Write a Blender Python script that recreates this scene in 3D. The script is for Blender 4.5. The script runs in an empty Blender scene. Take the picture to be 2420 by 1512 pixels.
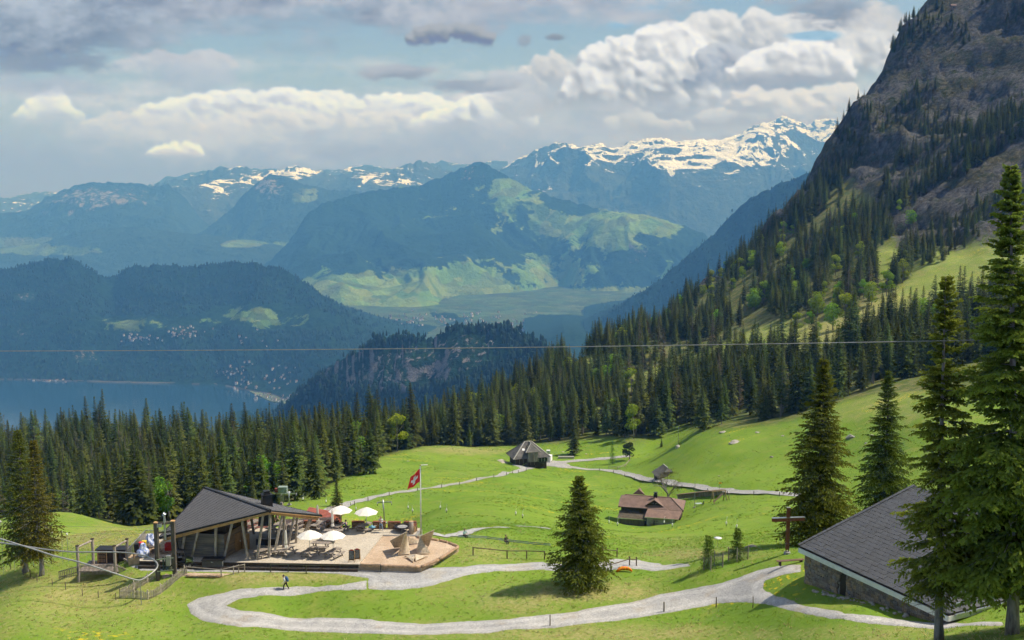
import bpy, bmesh, math, random
import numpy as np
from mathutils import Vector, Matrix
R = math.radians
SC = bpy.context.scene
COL = SC.collection
# ------------------------------------------------------------------ camera, sky, sun, exposure
CAMZ, PITCH = 41.0, R(7.2)
cam = bpy.data.cameras.new('camera'); camo = bpy.data.objects.new('camera', cam); COL.objects.link(camo)
cam.sensor_width = 36; cam.lens = 36; cam.clip_start = 1; cam.clip_end = 200000
camo.location = (0, 0, CAMZ); camo.rotation_euler = (R(90) - PITCH, 0, 0)
SC.camera = camo
SUN_AZ, SUN_EL = R(82), R(54)          # azimuth measured from +Y towards +X
sund = Vector((math.sin(SUN_AZ) * math.cos(SUN_EL), math.cos(SUN_AZ) * math.cos(SUN_EL), math.sin(SUN_EL)))
sl = bpy.data.lights.new('sun', 'SUN'); sl.energy = 4.8; sl.angle = R(0.55); sl.color = (1.0, 0.955, 0.89)
so = bpy.data.objects.new('sun', sl); COL.objects.link(so); so.rotation_euler = sund.to_track_quat('Z', 'Y').to_euler()
SC.view_settings.view_transform = 'Standard'; SC.view_settings.look = 'None'
SC.view_settings.exposure = 0.24; SC.view_settings.gamma = 1.0
SC.render.engine = 'CYCLES'
SC.cycles.max_bounces = 5; SC.cycles.diffuse_bounces = 2; SC.cycles.glossy_bounces = 2
SC.cycles.transmission_bounces = 3; SC.cycles.volume_bounces = 0; SC.cycles.transparent_max_bounces = 8
SC.cycles.use_denoising = True
SC.cycles.use_adaptive_sampling = True; SC.cycles.adaptive_threshold = 0.03; SC.cycles.adaptive_min_samples = 8
SC.cycles.caustics_reflective = False; SC.cycles.caustics_refractive = False

def srgb(r, g, b):
    f = lambda c: (c / 255 / 12.92) if c / 255 <= 0.04045 else ((c / 255 + 0.055) / 1.055) ** 2.4
    return (f(r), f(g), f(b), 1.0)

class NT:                                # tiny node-tree helper
    def __init__(s, tree): s.t = tree; s.n = tree.nodes; s.l = tree.links
    def new(s, typ, **kw):
        nd = s.n.new(typ)
        for k, v in kw.items(): setattr(nd, k, v)
        return nd
    def put(s, sock, v):
        if hasattr(v, 'is_output') or isinstance(v, bpy.types.NodeSocket): s.l.new(v, sock)
        else:
            try: sock.default_value = v
            except Exception: sock.default_value = tuple(v)[:3]
    def math(s, op, a, b=None, c=None, clamp=False):
        nd = s.new('ShaderNodeMath', operation=op); nd.use_clamp = clamp
        s.put(nd.inputs[0], a)
        if b is not None: s.put(nd.inputs[1], b)
        if c is not None: s.put(nd.inputs[2], c)
        return nd.outputs[0]
    def vmath(s, op, a, b=None):
        nd = s.new('ShaderNodeVectorMath', operation=op); s.put(nd.inputs[0], a)
        if b is not None: s.put(nd.inputs[1], b)
        return nd.outputs[1] if op in ('LENGTH', 'DOT_PRODUCT') else nd.outputs[0]
    def mix(s, f, a, b, blend='MIX'):
        nd = s.new('ShaderNodeMix', data_type='RGBA', blend_type=blend)
        s.put(nd.inputs[0], f); s.put(nd.inputs[6], a); s.put(nd.inputs[7], b)
        return nd.outputs[2]
    def ramp(s, v, lo, hi, smooth=True):
        nd = s.new('ShaderNodeMapRange'); nd.interpolation_type = 'SMOOTHSTEP' if smooth else 'LINEAR'
        s.put(nd.inputs[0], v); s.put(nd.inputs[1], lo); s.put(nd.inputs[2], hi)
        return nd.outputs[0]
    def noise(s, vec, scale, detail=4, rough=0.5, dist=0.0, dim='3D'):
        nd = s.new('ShaderNodeTexNoise', noise_dimensions=dim); s.put(nd.inputs['Vector'], vec)
        nd.inputs['Scale'].default_value = scale; nd.inputs['Detail'].default_value = detail
        nd.inputs['Roughness'].default_value = rough; nd.inputs['Distortion'].default_value = dist
        return nd.outputs[0]
    def voro(s, vec, scale, feature='F1', detail=0, out='Distance', dim='3D'):
        nd = s.new('ShaderNodeTexVoronoi', feature=feature, voronoi_dimensions=dim); s.put(nd.inputs['Vector'], vec)
        nd.inputs['Scale'].default_value = scale
        if 'Detail' in nd.inputs: nd.inputs['Detail'].default_value = detail
        return nd.outputs[out]
    def mapping(s, vec, scale=(1, 1, 1), loc=(0, 0, 0), rot=(0, 0, 0)):
        nd = s.new('ShaderNodeMapping'); s.put(nd.inputs[0], vec)
        nd.inputs[1].default_value = loc; nd.inputs[2].default_value = rot; nd.inputs[3].default_value = scale
        return nd.outputs[0]

def px_dir(x, y):                        # picture coordinates on a 2420-wide frame -> azimuth, elevation of that direction
    u, v = (x - 1210) / 2420, (y - 756) / 2420
    d = Vector((u, math.cos(PITCH) - v * math.sin(PITCH), -math.sin(PITCH) - v * math.cos(PITCH))).normalized()
    return math.atan2(d.x, d.y), math.asin(d.z)

# ------------------------------------------------------------------ numpy noise
def _h(ix, iy, s):
    n = (ix.astype(np.int64) * 374761393 + iy.astype(np.int64) * 668265263 + s * 974634777) & 0x7fffffff
    n = ((n ^ (n >> 13)) * 1274126177) & 0x7fffffff
    n = n ^ (n >> 16)
    return (n & 0xffff) / 32767.5 - 1.0
def vnoise(x, y, s=0):
    x = np.asarray(x, float); y = np.asarray(y, float)
    ix, iy = np.floor(x), np.floor(y); fx, fy = x - ix, y - iy
    fx = fx * fx * fx * (fx * (fx * 6 - 15) + 10); fy = fy * fy * fy * (fy * (fy * 6 - 15) + 10)
    a, b, c, d = _h(ix, iy, s), _h(ix + 1, iy, s), _h(ix, iy + 1, s), _h(ix + 1, iy + 1, s)
    return (a * (1 - fx) + b * fx) * (1 - fy) + (c * (1 - fx) + d * fx) * fy
def fbm(x, y, s=0, o=5, g=0.5):
    t = 0; a = 1; n = 0
    for i in range(o):
        t = t + a * vnoise(x * 2 ** i + 17.3 * i, y * 2 ** i - 9.1 * i, s + i); n += a; a *= g
    return t / n
def ridged(x, y, s=0, o=5, g=0.5):
    t = 0; a = 1; n = 0
    for i in range(o):
        t = t + a * (1 - np.abs(vnoise(x * 2 ** i + 3.7 * i, y * 2 ** i + 5.9 * i, s + i)) * 2); n += a; a *= g
    return t / n

# ------------------------------------------------------------------ clouds: billows modelled as piled spheres and lit from the sun's side, laid on the dome by azimuth and elevation
HAZE, HAZE_COL, HAZE_TOP, HAZE_END, HAZE_SRC = 9.3e-5, (.125, .40, 1.0), 1750.0, 23200.0, (.52, .47, .46)
SKW, SKH = 1792, 420
SKA, SKE0, SKE1 = R(34), R(-2.0), R(13.5)
def make_clouds():
    rng = np.random.RandomState(4)
    a = np.linspace(-SKA, SKA, SKW)[None, :]; e = np.linspace(SKE0, SKE1, SKH)[:, None]
    dx, dy, dz = np.sin(a) * np.cos(e), np.cos(a) * np.cos(e), np.sin(e) + 0 * a
    dep = dy * math.cos(PITCH) - dz * math.sin(PITCH); upc = dy * math.sin(PITCH) + dz * math.cos(PITCH)
    X = 1210 + 2420 * dx / dep; Y = 756 - 2420 * upc / dep
    S = lambda r, g, b: np.array(srgb(r, g, b)[:3])
    col = np.zeros((SKH, SKW, 3)); cov = np.zeros((SKH, SKW))
    def over(al, c):
        nonlocal col, cov
        al3 = al[..., None]; na = al + cov * (1 - al)
        col = np.where(na[..., None] > 1e-5, (c * al3 + col * (cov * (1 - al))[..., None]) / np.maximum(na, 1e-5)[..., None], c); cov = na
    sm = lambda x, a, b: (lambda t: t * t * (3 - 2 * t))(np.clip((x - a) / (b - a), 0, 1))
    W1, W2 = fbm(X / 46, Y / 40, 5, 6, .55), fbm(X / 46 + 31, Y / 40 + 7, 8, 6, .55)
    XX = X + 13 * W1; YY = Y + 11 * W2
    soft1 = fbm(X / 260 + .3 * W1, Y / 70, 15, 6, .55); soft2 = fbm(X / 120, Y / 46, 25, 6, .6); fine = fbm(X / 34, Y / 26, 35, 5, .6)
    L = np.array([0.55, 0.75, 0.36]); vfine = fbm(X / 11, Y / 9, 65, 3, .6); XM, YM = X[SKH // 2], Y[:, SKW // 2]; dX = X[0, 1] - X[0, 0]; dY = abs(Y[1, 0] - Y[0, 0])
    def blur(h, n):
        for _ in range(n):
            h = (np.roll(h, 1, 0) + 2 * h + np.roll(h, -1, 0)) / 4; h = (np.roll(h, 1, 1) + 2 * h + np.roll(h, -1, 1)) / 4
        return h
    def sheet(x, y, rx, ry, top, bot, amp=.5, edge=.6, tex=None, gv=.4, gn=.5, op=1.0):
        tex = soft1 if tex is None else tex
        q = np.hypot((X - x) / rx, (Y - y) / ry); d = 1 - q + amp * (tex * 1.6 + .35 * fine)
        lit = np.clip(.5 - gv * (Y - y) / ry + gn * (soft2 + .5 * fine), 0, 1)[..., None]
        over(sm(d, 0, edge) * op, bot + (top - bot) * lit)
    def cum(prof, base, r, n, top, bot, op=1.0, soft=5.0, basefade=14, flat=1.0, depth=1.0):
        """prof: upper outline as picture points; base: height of its flat foot."""
        prof = np.array(prof, float); x0, x1 = prof[0, 0], prof[-1, 0]
        kx = ((XM > x0 - r - 40) & (XM < x1 + r + 40)).nonzero()[0]; ky = ((YM > prof[:, 1].min() - 45) & (YM < base + r + 55)).nonzero()[0]
        w = (slice(ky[0], ky[-1] + 1), slice(kx[0], kx[-1] + 1)); xm, ym = XM[w[1]], YM[w[0]]
        Xw, Yw, XXw, YYw = X[w], Y[w], XX[w], YY[w]; Hh = np.full(Xw.shape, -1.0)
        def puff(cx, cy, rr, z):
            k0, k1 = np.searchsorted(xm, [cx - rr - 17, cx + rr + 17]); m1, m0 = len(ym) - np.searchsorted(ym[::-1], [cy - rr / flat - 30, cy + rr / flat + 30])
            if k1 <= k0 or m1 <= m0: return
            s = (slice(m0, m1), slice(k0, k1))
            d2 = rr * rr - (XXw[s] - cx) ** 2 - ((YYw[s] - cy) * flat) ** 2
            np.maximum(Hh[s], np.where(d2 > 0, z + np.sqrt(np.maximum(d2, 0)), -1), out=Hh[s])
        for _ in range(n):
            cx = rng.uniform(x0, x1); yt = np.interp(cx, prof[:, 0], prof[:, 1]); rr = r * rng.uniform(.55, 1.2)
            rr = min(rr, max((base - yt) * .75, 4)); cy = yt + rr / flat + max(base - yt - 1.4 * rr / flat, 0) * rng.uniform(0, 1) ** 1.6; z = rng.uniform(0, r) * depth
            puff(cx, cy, rr, z)
            for _ in range(7):
                t = rng.uniform(0, 2 * math.pi); k = rng.uniform(.5, 1.0); r2 = rr * rng.uniform(.25, .5)
                px_, py_ = cx + math.cos(t) * rr * k, cy - math.sin(t) * rr * k / flat
                if py_ - r2 / flat < np.interp(px_, prof[:, 0], prof[:, 1]) - 6: continue
                puff(px_, py_, r2, z + rr * math.sqrt(max(1 - k * k, 0)) - r2 * .2)
        ins = Hh > -.5; Hs = np.where(ins, Hh, 0) + 3.0 * fine[w] + 0.8 * vfine[w]
        Hb = blur(Hs, 8); gx = np.gradient(Hb, axis=1) / dX; gy = np.gradient(Hb, axis=0) / dY
        nn = np.sqrt(gx * gx + gy * gy + 1); lam = np.clip((-gx * L[0] - gy * L[1] + L[2]) / nn, -.3, 1)
        Hc = blur(Hs, 26); gx2 = np.gradient(Hc, axis=1) / dX; gy2 = np.gradient(Hc, axis=0) / dY
        mass = np.clip((-gx2 * L[0] - gy2 * L[1]) * 1.3, -.4, .4)
        t = np.clip((base - Yw) / np.maximum(base - np.interp(Xw, prof[:, 0], prof[:, 1]), 8), 0, 1.1)
        lit = np.clip(.10 + .28 * lam + .50 * t + .60 * mass + .26 * soft2[w], 0, 1)[..., None]
        al = sm(blur(ins.astype(float), 7) + .16 * fine[w] + .10 * soft2[w], .06, 1.05)
        al = np.minimum(al, sm(Yw + 10 * fine[w], base + 6, base - basefade) if basefade else 1)
        full = np.zeros((SKH, SKW)); full[w] = al * op; cc = np.zeros((SKH, SKW, 3)); cc[w] = bot + (top - bot) * lit
        over(full, cc)
    Wt, Cr, Pale, G1, G2, G3, Hz = S(243, 240, 235), S(224, 220, 215), S(196, 201, 207), S(172, 180, 190), S(142, 156, 176), S(118, 136, 160), S(158, 180, 200)
    # clear air paling towards the horizon
    over(np.clip(.12 + .8 * sm(Y, 120, 420), 0, 1) * 1.0, Hz + 0 * X[..., None])
    sheet(500, 300, 900, 150, Cr, S(168, 184, 202), .5, .8, None, .35, .5, .85)
    sheet(1750, 300, 800, 150, Cr, S(164, 178, 194), .5, .8, None, .3, .6, .9)
    sheet(0, 380, 700, 100, S(170, 186, 202), S(150, 172, 194), .5, .9, None, .3, .4, .6)
    sheet(1130, 350, 500, 80, S(182, 192, 204), S(156, 174, 194), .5, .9, None, .3, .4, .7)
    cum([(40, 270), (80, 225), (110, 205), (140, 200), (165, 222), (180, 260)], 300, 22, 40, Wt, Pale, .95, basefade=60)
    cum([(180, 300), (260, 268), (340, 250), (420, 262), (520, 280)], 330, 26, 40, Cr, Pale, .7, basefade=50)
    cum([(320, 262), (350, 236), (420, 224), (500, 212), (600, 206), (700, 210), (790, 212), (860, 218), (940, 222), (1010, 216), (1060, 236)], 300, 24, 150, Wt, Pale, .97, basefade=60, flat=1.5)
    cum([(480, 290), (560, 262), (680, 256), (760, 262), (860, 254), (960, 262), (1000, 280)], 330, 24, 90, Cr, S(186, 193, 202), .85, basefade=60, flat=1.6)
    cum([(345, 362), (380, 345), (410, 336), (432, 324), (455, 335), (474, 352)], 368, 14, 30, Wt, S(206, 206, 208), .95, basefade=8, flat=1.3)
    cum([(990, 280), (1030, 256), (1070, 244), (1110, 232), (1150, 205), (1190, 190), (1230, 195), (1260, 225)], 318, 24, 110, Wt, S(180, 188, 198), .97, basefade=45)
    sheet(1150, 300, 200, 40, Pale, S(172, 184, 198), .5, .8, soft2, .3, .4, .7)
    cum([(1240, 160), (1270, 132), (1310, 124), (1345, 140), (1360, 180)], 230, 22, 36, Cr, G1, .9, basefade=40)
    sheet(1290, 235, 150, 60, Pale, G1, .6, .7, soft2, .4, .5, .9)
    # tall cumulus on the right
    sheet(1640, 250, 360, 90, Pale, S(164, 174, 188), .45, .6, soft2, .4, .6, .97)
    cum([(1500, 110), (1540, 62), (1580, 38), (1640, 30), (1700, 22), (1800, 20), (1900, 30), (1990, 20), (2080, 30), (2150, 60)], 200, 40, 90, S(232, 229, 224), S(170, 178, 188), .97, basefade=60)
    cum([(1345, 200), (1365, 150), (1400, 112), (1440, 92), (1470, 80), (1500, 88), (1530, 62), (1570, 44), (1620, 52), (1655, 90), (1665, 150), (1640, 200)][:11], 262, 30, 150, Wt, S(168, 176, 186), 1.0, basefade=50)
    cum([(1640, 170), (1665, 120), (1700, 98), (1740, 96), (1775, 120), (1790, 170)], 215, 24, 50, Pale, G2, .95, basefade=30)
    cum([(1735, 165), (1770, 128), (1810, 104), (1850, 92), (1900, 90), (1950, 98), (1990, 112), (2010, 150)], 196, 26, 110, Wt, S(178, 184, 192), 1.0, basefade=12, flat=1.2)
    sheet(1850, 192, 170, 26, G1, G2, .5, .6, soft2, .4, .4, .8)
    cum([(1660, 262), (1740, 212), (1820, 205), (1900, 200), (1990, 196), (2080, 200), (2200, 190)], 300, 28, 110, S(232, 226, 218), S(178, 185, 194), .9, basefade=70, flat=1.4)
    cum([(1430, 285), (1460, 262), (1500, 248), (1540, 262), (1590, 268), (1625, 290)], 322, 18, 50, Cr, S(176, 185, 196), .85, basefade=50)
    sheet(1420, 262, 150, 36, Pale, G1, .5, .7, soft2, .4, .5, .8)
    over(sm(1 - np.hypot((X - 1520) / 95, (Y - 20 - (1520 - X) * .55) / 34) + .5 * soft2, 0, .5) * .8, S(140, 186, 212) + 0 * X[..., None])
    over(sm(1 - np.hypot((X - 1930) / 85, (Y - 84) / 15) + .4 * soft2, 0, .5) * .8, S(140, 186, 212) + 0 * X[..., None])
    sheet(1960, 22, 130, 46, G1, G3, .6, .6, soft2, .5, .6, .9)
    sheet(2120, 40, 120, 50, Cr, G1, .6, .6, soft2, .4, .6, .8)
    # small dark clouds in the gap and the grey shelf above
    sheet(950, 172, 95, 26, S(182, 188, 196), S(142, 154, 172), .55, .5, soft2, .55, .5, .95)
    sheet(1090, 198, 120, 22, G1, S(146, 158, 176), .55, .5, soft2, .5, .5, .9)
    sheet(1190, 186, 60, 18, Pale, G1, .5, .5, soft2, .5, .5, .85)
    cum([(255, 165), (280, 135), (340, 122), (400, 116), (460, 120), (520, 124), (545, 145)], 190, 26, 60, S(206, 207, 210), S(166, 180, 196), .9, basefade=60, flat=1.6)
    sheet(430, 185, 150, 40, S(190, 197, 206), S(160, 176, 194), .5, .7, soft2, .4, .5, .7)
    sheet(520, -40, 950, 155, S(188, 195, 204), S(138, 152, 172), .3, .45, None, .25, .75, 1.0)
    sheet(1250, -30, 480, 105, S(204, 206, 210), S(160, 171, 187), .35, .5, None, .3, .6, 1.0)
    sheet(90, 60, 340, 135, S(178, 189, 201), S(122, 140, 162), .35, .5, soft2, .45, .7, 1.0)
    sheet(125, 150, 160, 36, S(152, 166, 183), S(126, 143, 165), .4, .7, soft2, .3, .5, .85)
    sheet(110, 200, 230, 40, S(182, 192, 204), S(150, 168, 188), .5, .8, soft2, .3, .5, .7)
    cum([(965, 92), (985, 66), (1020, 56), (1075, 50), (1120, 56), (1152, 78)], 106, 20, 60, S(172, 177, 184), S(124, 136, 152), .97, basefade=9, flat=1.7)
    sheet(1314, 88, 40, 13, S(160, 167, 177), S(128, 140, 157), .45, .5, soft2, .5, .4, .95)
    sheet(1240, 95, 22, 26, S(168, 176, 187), S(140, 152, 170), .6, .6, soft2, .4, .4, .8)
    out = np.ones((SKH, SKW, 4), np.float32); 
    # the sky stands behind the valley haze: give it the radiance that, seen through that air, has the colours above
    Lp = np.minimum((HAZE_TOP - CAMZ) / np.maximum(np.sin(e), .004), HAZE_END / np.maximum(np.cos(e) * np.cos(a), .3))
    for k in range(3):
        Tr = np.exp(-HAZE * HAZE_COL[k] * Lp); col[..., k] = np.clip((col[..., k] / 1.18 - HAZE_SRC[k] * (1 - Tr)) / Tr, .03, 1.5)
    out[..., :3] = col; out[..., 3] = np.clip(cov, 0, 1)
    return out
def build_world():
    w = bpy.data.worlds.new('World'); SC.world = w; w.use_nodes = True
    w.cycles.sampling_method = 'MANUAL'; w.cycles.sample_map_resolution = 512
    g = NT(w.node_tree); g.n.clear()
    sky = g.new('ShaderNodeTexSky', sky_type='NISHITA'); sky.sun_disc = False
    sky.sun_elevation = SUN_EL; sky.sun_rotation = SUN_AZ; sky.altitude = 1400; sky.air_density = 1.0; sky.dust_density = 1.0
    img = bpy.data.images.new('cloud dome', SKW, SKH, alpha=True, float_buffer=True); img.colorspace_settings.name = 'Non-Color'; img.alpha_mode = 'CHANNEL_PACKED'
    img.pixels.foreach_set(make_clouds().ravel()); img.pack()
    sp = g.new('ShaderNodeSeparateXYZ'); g.l.new(g.new('ShaderNodeTexCoord').outputs['Generated'], sp.inputs[0])
    az = g.math('ARCTAN2', sp.outputs[0], sp.outputs[1]); el = g.math('ARCSINE', sp.outputs[2])
    cb = g.new('ShaderNodeCombineXYZ'); g.l.new(g.math('MULTIPLY_ADD', az, 1 / (2 * SKA), 0.5), cb.inputs[0])
    v = g.math('MULTIPLY_ADD', el, 1 / (SKE1 - SKE0), -SKE0 / (SKE1 - SKE0))      # above the modelled band the same cloud cover is repeated up to the zenith
    g.l.new(g.math('ADD', g.math('MINIMUM', v, .5), g.math('PINGPONG', g.math('MAXIMUM', g.math('SUBTRACT', v, .5), 0.0), .45)), cb.inputs[1])
    ti = g.new('ShaderNodeTexImage', image=img, interpolation='Cubic', extension='MIRROR'); g.l.new(cb.outputs[0], ti.inputs[0])
    bg0 = g.new('ShaderNodeBackground'); g.l.new(sky.outputs[0], bg0.inputs[0]); bg0.inputs[1].default_value = 0.09
    bg1 = g.new('ShaderNodeBackground'); g.l.new(ti.outputs[0], bg1.inputs[0]); bg1.inputs[1].default_value = 1.0
    ms = g.new('ShaderNodeMixShader'); g.l.new(ti.outputs[1], ms.inputs[0]); g.l.new(bg0.outputs[0], ms.inputs[1]); g.l.new(bg1.outputs[0], ms.inputs[2])
    o = g.new('ShaderNodeOutputWorld'); g.l.new(ms.outputs[0], o.inputs[0])
build_world()

# ------------------------------------------------------------------ picture <-> place
def ray(x, y):
    u, v = (x - 1210) / 2420, (y - 756) / 2420
    return Vector((u, math.cos(PITCH) - v * math.sin(PITCH), -math.sin(PITCH) - v * math.cos(PITCH)))
def P(x, y, d): return Vector((0, 0, CAMZ)) + ray(x, y) * d
def onz(x, y, z=0.0):
    r = ray(x, y); return Vector((0, 0, CAMZ)) + r * ((z - CAMZ) / r.z)
def Zf(ox, oy, s): return lambda a, b: ((ox + a * s) / 1.6926, (oy + b * s) / 1.6926)
Z1 = Zf(200, 1900, .3307); Z2 = Zf(1000, 1850, .3719); Z3 = Zf(600, 1900, .2893); Z4 = Zf(1900, 1700, .4132)
Z5 = Zf(2000, 1900, .4545); Z6 = Zf(3000, 1900, .4529); ZH = Zf(1960, 1720, .1653); ZF = Zf(2420, 1920, .1653)
ZT = Zf(1000, 2020, .172); ZP = Zf(1500, 2080, .1653); ZL = Zf(0, 2080, .1983)

# ------------------------------------------------------------------ materials
MATS = {}
def _new(name):
    m = bpy.data.materials.new(name); m.use_nodes = True; g = NT(m.node_tree); g.n.clear()
    b = g.new('ShaderNodeBsdfPrincipled'); o = g.new('ShaderNodeOutputMaterial'); g.l.new(b.outputs[0], o.inputs[0])
    return m, g, b
def mat(name, c, rough=0.75, var=0.25, scale=4.0, bump=0.15, bscale=None, metal=0.0, stretch=(1, 1, 1), c2=None, spec=0.3, rnd=0.12, trans=0.0, coat=0.0):
    if name in MATS: return MATS[name]
    m, g, b = _new(name)
    tc = g.new('ShaderNodeTexCoord').outputs['Object']
    v = g.mapping(tc, stretch)
    n = g.noise(v, scale, 5, 0.6)
    c = tuple(c)[:3] + (1,)
    c2 = tuple(c2)[:3] + (1,) if c2 else tuple(x * (1 - var) for x in c[:3]) + (1,)
    col = g.mix(g.ramp(n, 0.32, 0.68), c2, tuple(min(1, x * (1 + var * 0.4)) for x in c[:3]) + (1,))
    if rnd:
        oi = g.new('ShaderNodeObjectInfo').outputs['Random']
        hs = g.new('ShaderNodeHueSaturation'); g.l.new(col, hs.inputs['Color'])
        g.l.new(g.math('MULTIPLY_ADD', oi, 2 * rnd, 1 - rnd), hs.inputs['Value']); col = hs.outputs[0]
    g.l.new(col, b.inputs['Base Color']); b.inputs['Roughness'].default_value = rough; b.inputs['Metallic'].default_value = metal
    b.inputs['Specular IOR Level'].default_value = spec
    if coat: b.inputs['Coat Weight'].default_value = coat
    if trans: b.inputs['Transmission Weight'].default_value = trans
    if bump:
        bp = g.new('ShaderNodeBump'); bp.inputs['Strength'].default_value = bump; bp.inputs['Distance'].default_value = 0.05
        g.l.new(g.noise(v, bscale or scale * 5, 4, 0.6), bp.inputs['Height']); g.l.new(bp.outputs[0], b.inputs['Normal'])
    MATS[name] = m; return m

# ------------------------------------------------------------------ mesh helpers
class MB:
    def __init__(s): s.v = []; s.f = []; s.mi = []
    def face(s, pts, mi=0):
        k = len(s.v); s.v += [tuple(p) for p in pts]; s.f.append(tuple(range(k, k + len(pts)))); s.mi.append(mi); return s
    def mesh(s, vs, fs, mi=0):
        k = len(s.v); s.v += [tuple(p) for p in vs]; s.f += [tuple(i + k for i in f) for f in fs]; s.mi += [mi] * len(fs); return s
    def hexa(s, b, t, mi=0):           # 4 bottom + 4 top points, both counter-clockwise from above
        return s.mesh(list(b) + list(t), [(3, 2, 1, 0), (4, 5, 6, 7), (0, 1, 5, 4), (1, 2, 6, 5), (2, 3, 7, 6), (3, 0, 4, 7)], mi)
    def box(s, c, d, rz=0.0, mi=0, taper=1.0):
        ca, sa = math.cos(rz), math.sin(rz); hx, hy, hz = d[0] / 2, d[1] / 2, d[2] / 2
        q = [(-hx, -hy), (hx, -hy), (hx, hy), (-hx, hy)]
        f = lambda x, y, z, k: (c[0] + (x * ca - y * sa) * k, c[1] + (x * sa + y * ca) * k, c[2] + z)
        return s.hexa([f(x, y, -hz, 1) for x, y in q], [f(x, y, hz, taper) for x, y in q], mi)
    def beam(s, a, b, w, h, up=(0, 0, 1), mi=0, w2=None, h2=None):
        a, b = Vector(a), Vector(b); d = (b - a)
        if d.length < 1e-6: return s
        d.normalize(); up = Vector(up)
        if abs(d.dot(up)) > 0.99: up = Vector((0, 1, 0))
        x = d.cross(up).normalized(); y = x.cross(d)
        w2 = w if w2 is None else w2; h2 = h if h2 is None else h2
        r0 = [a - x * w / 2 - y * h / 2, a + x * w / 2 - y * h / 2, a + x * w / 2 + y * h / 2, a - x * w / 2 + y * h / 2]
        r1 = [b - x * w2 / 2 - y * h2 / 2, b + x * w2 / 2 - y * h2 / 2, b + x * w2 / 2 + y * h2 / 2, b - x * w2 / 2 + y * h2 / 2]
        return s.mesh(r0 + r1, [(0, 1, 2, 3), (7, 6, 5, 4), (4, 5, 1, 0), (5, 6, 2, 1), (6, 7, 3, 2), (7, 4, 0, 3)], mi)
    def tube(s, pts, r, n=8, mi=0, cap=True):
        pts = [Vector(p) for p in pts]; m = len(pts); rs = r if isinstance(r, (list, tuple)) else [r] * m
        rings = []; px = None
        for i, p in enumerate(pts):
            d = (pts[min(i + 1, m - 1)] - pts[max(i - 1, 0)]).normalized()
            if px is None:
                u = Vector((0, 0, 1)) if abs(d.z) < 0.9 else Vector((0, 1, 0)); px = d.cross(u).normalized()
            else:
                px = (px - d * px.dot(d)).normalized()
            py = d.cross(px)
            rings.append([p + (px * math.cos(2 * math.pi * k / n) + py * math.sin(2 * math.pi * k / n)) * rs[i] for k in range(n)])
        fs = [(i * n + k, i * n + (k + 1) % n, (i + 1) * n + (k + 1) % n, (i + 1) * n + k) for i in range(m - 1) for k in range(n)]
        if cap: fs += [tuple(range(n - 1, -1, -1)), tuple((m - 1) * n + k for k in range(n))]
        return s.mesh([q for rg in rings for q in rg], fs, mi)
    def lathe(s, prof, n=16, c=(0, 0, 0), mi=0):
        vs = [(c[0] + r * math.cos(2 * math.pi * k / n), c[1] + r * math.sin(2 * math.pi * k / n), c[2] + z) for r, z in prof for k in range(n)]
        fs = [(i * n + k, i * n + (k + 1) % n, (i + 1) * n + (k + 1) % n, (i + 1) * n + k) for i in range(len(prof) - 1) for k in range(n)]
        fs += [tuple(range(n - 1, -1, -1)), tuple((len(prof) - 1) * n + k for k in range(n))]
        return s.mesh(vs, fs, mi)
    def prism(s, poly, z0, z1, mi=0):
        n = len(poly); vs = [(x, y, z0) for x, y in poly] + [(x, y, z1) for x, y in poly]
        return s.mesh(vs, [tuple(range(n - 1, -1, -1)), tuple(range(n, 2 * n))] + [(i, (i + 1) % n, n + (i + 1) % n, n + i) for i in range(n)], mi)
    def data(s, name, mats, smooth=False):
        me = bpy.data.meshes.new(name); me.from_pydata(s.v, [], s.f)
        for m in (mats if isinstance(mats, (list, tuple)) else [mats]): me.materials.append(m)
        if any(s.mi): me.polygons.foreach_set('material_index', s.mi)
        if smooth: me.polygons.foreach_set('use_smooth', [True] * len(me.polygons))
        me.update(); return me
    def wbuild(s, name, mats, parent, **kw):      # points given in world space
        q = parent
        off = Vector((0, 0, 0))
        while q is not None: off += q.location; q = q.parent
        s.v = [(v[0] - off.x, v[1] - off.y, v[2] - off.z) for v in s.v]; return s.build(name, mats, parent, **kw)
    def build(s, name, mats, parent=None, smooth=False, bevel=0.0):
        o = bpy.data.objects.new(name, s.data(name, mats, smooth)); COL.objects.link(o)
        if parent: o.parent = parent
        if bevel:
            md = o.modifiers.new('bevel', 'BEVEL'); md.width = bevel; md.segments = 2; md.limit_method = 'ANGLE'
        return o
def np_mesh(name, verts, faces, mats, smooth=False, mi=None):
    me = bpy.data.meshes.new(name); n, m = len(verts), len(faces); k = faces.shape[1]
    me.vertices.add(n); me.vertices.foreach_set('co', np.ascontiguousarray(verts, np.float32).ravel())
    me.loops.add(m * k); me.loops.foreach_set('vertex_index', np.ascontiguousarray(faces, np.int32).ravel())
    me.polygons.add(m); me.polygons.foreach_set('loop_start', np.arange(0, m * k, k, dtype=np.int32))
    me.polygons.foreach_set('loop_total', np.full(m, k, np.int32))
    if mi is not None: me.polygons.foreach_set('material_index', np.asarray(mi, np.int32))
    me.polygons.foreach_set('use_smooth', np.full(m, bool(smooth)))
    for x in (mats if isinstance(mats, (list, tuple)) else [mats]): me.materials.append(x)
    me.update(calc_edges=True); return me
def link(name, me, parent=None):
    o = bpy.data.objects.new(name, me); COL.objects.link(o)
    if parent: o.parent = parent
    return o
def tag(o, label=None, cat=None, group=None, kind=None):
    if label: o['label'] = label
    if cat: o['category'] = cat
    if group: o['group'] = group
    if kind: o['kind'] = kind
    return o
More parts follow.
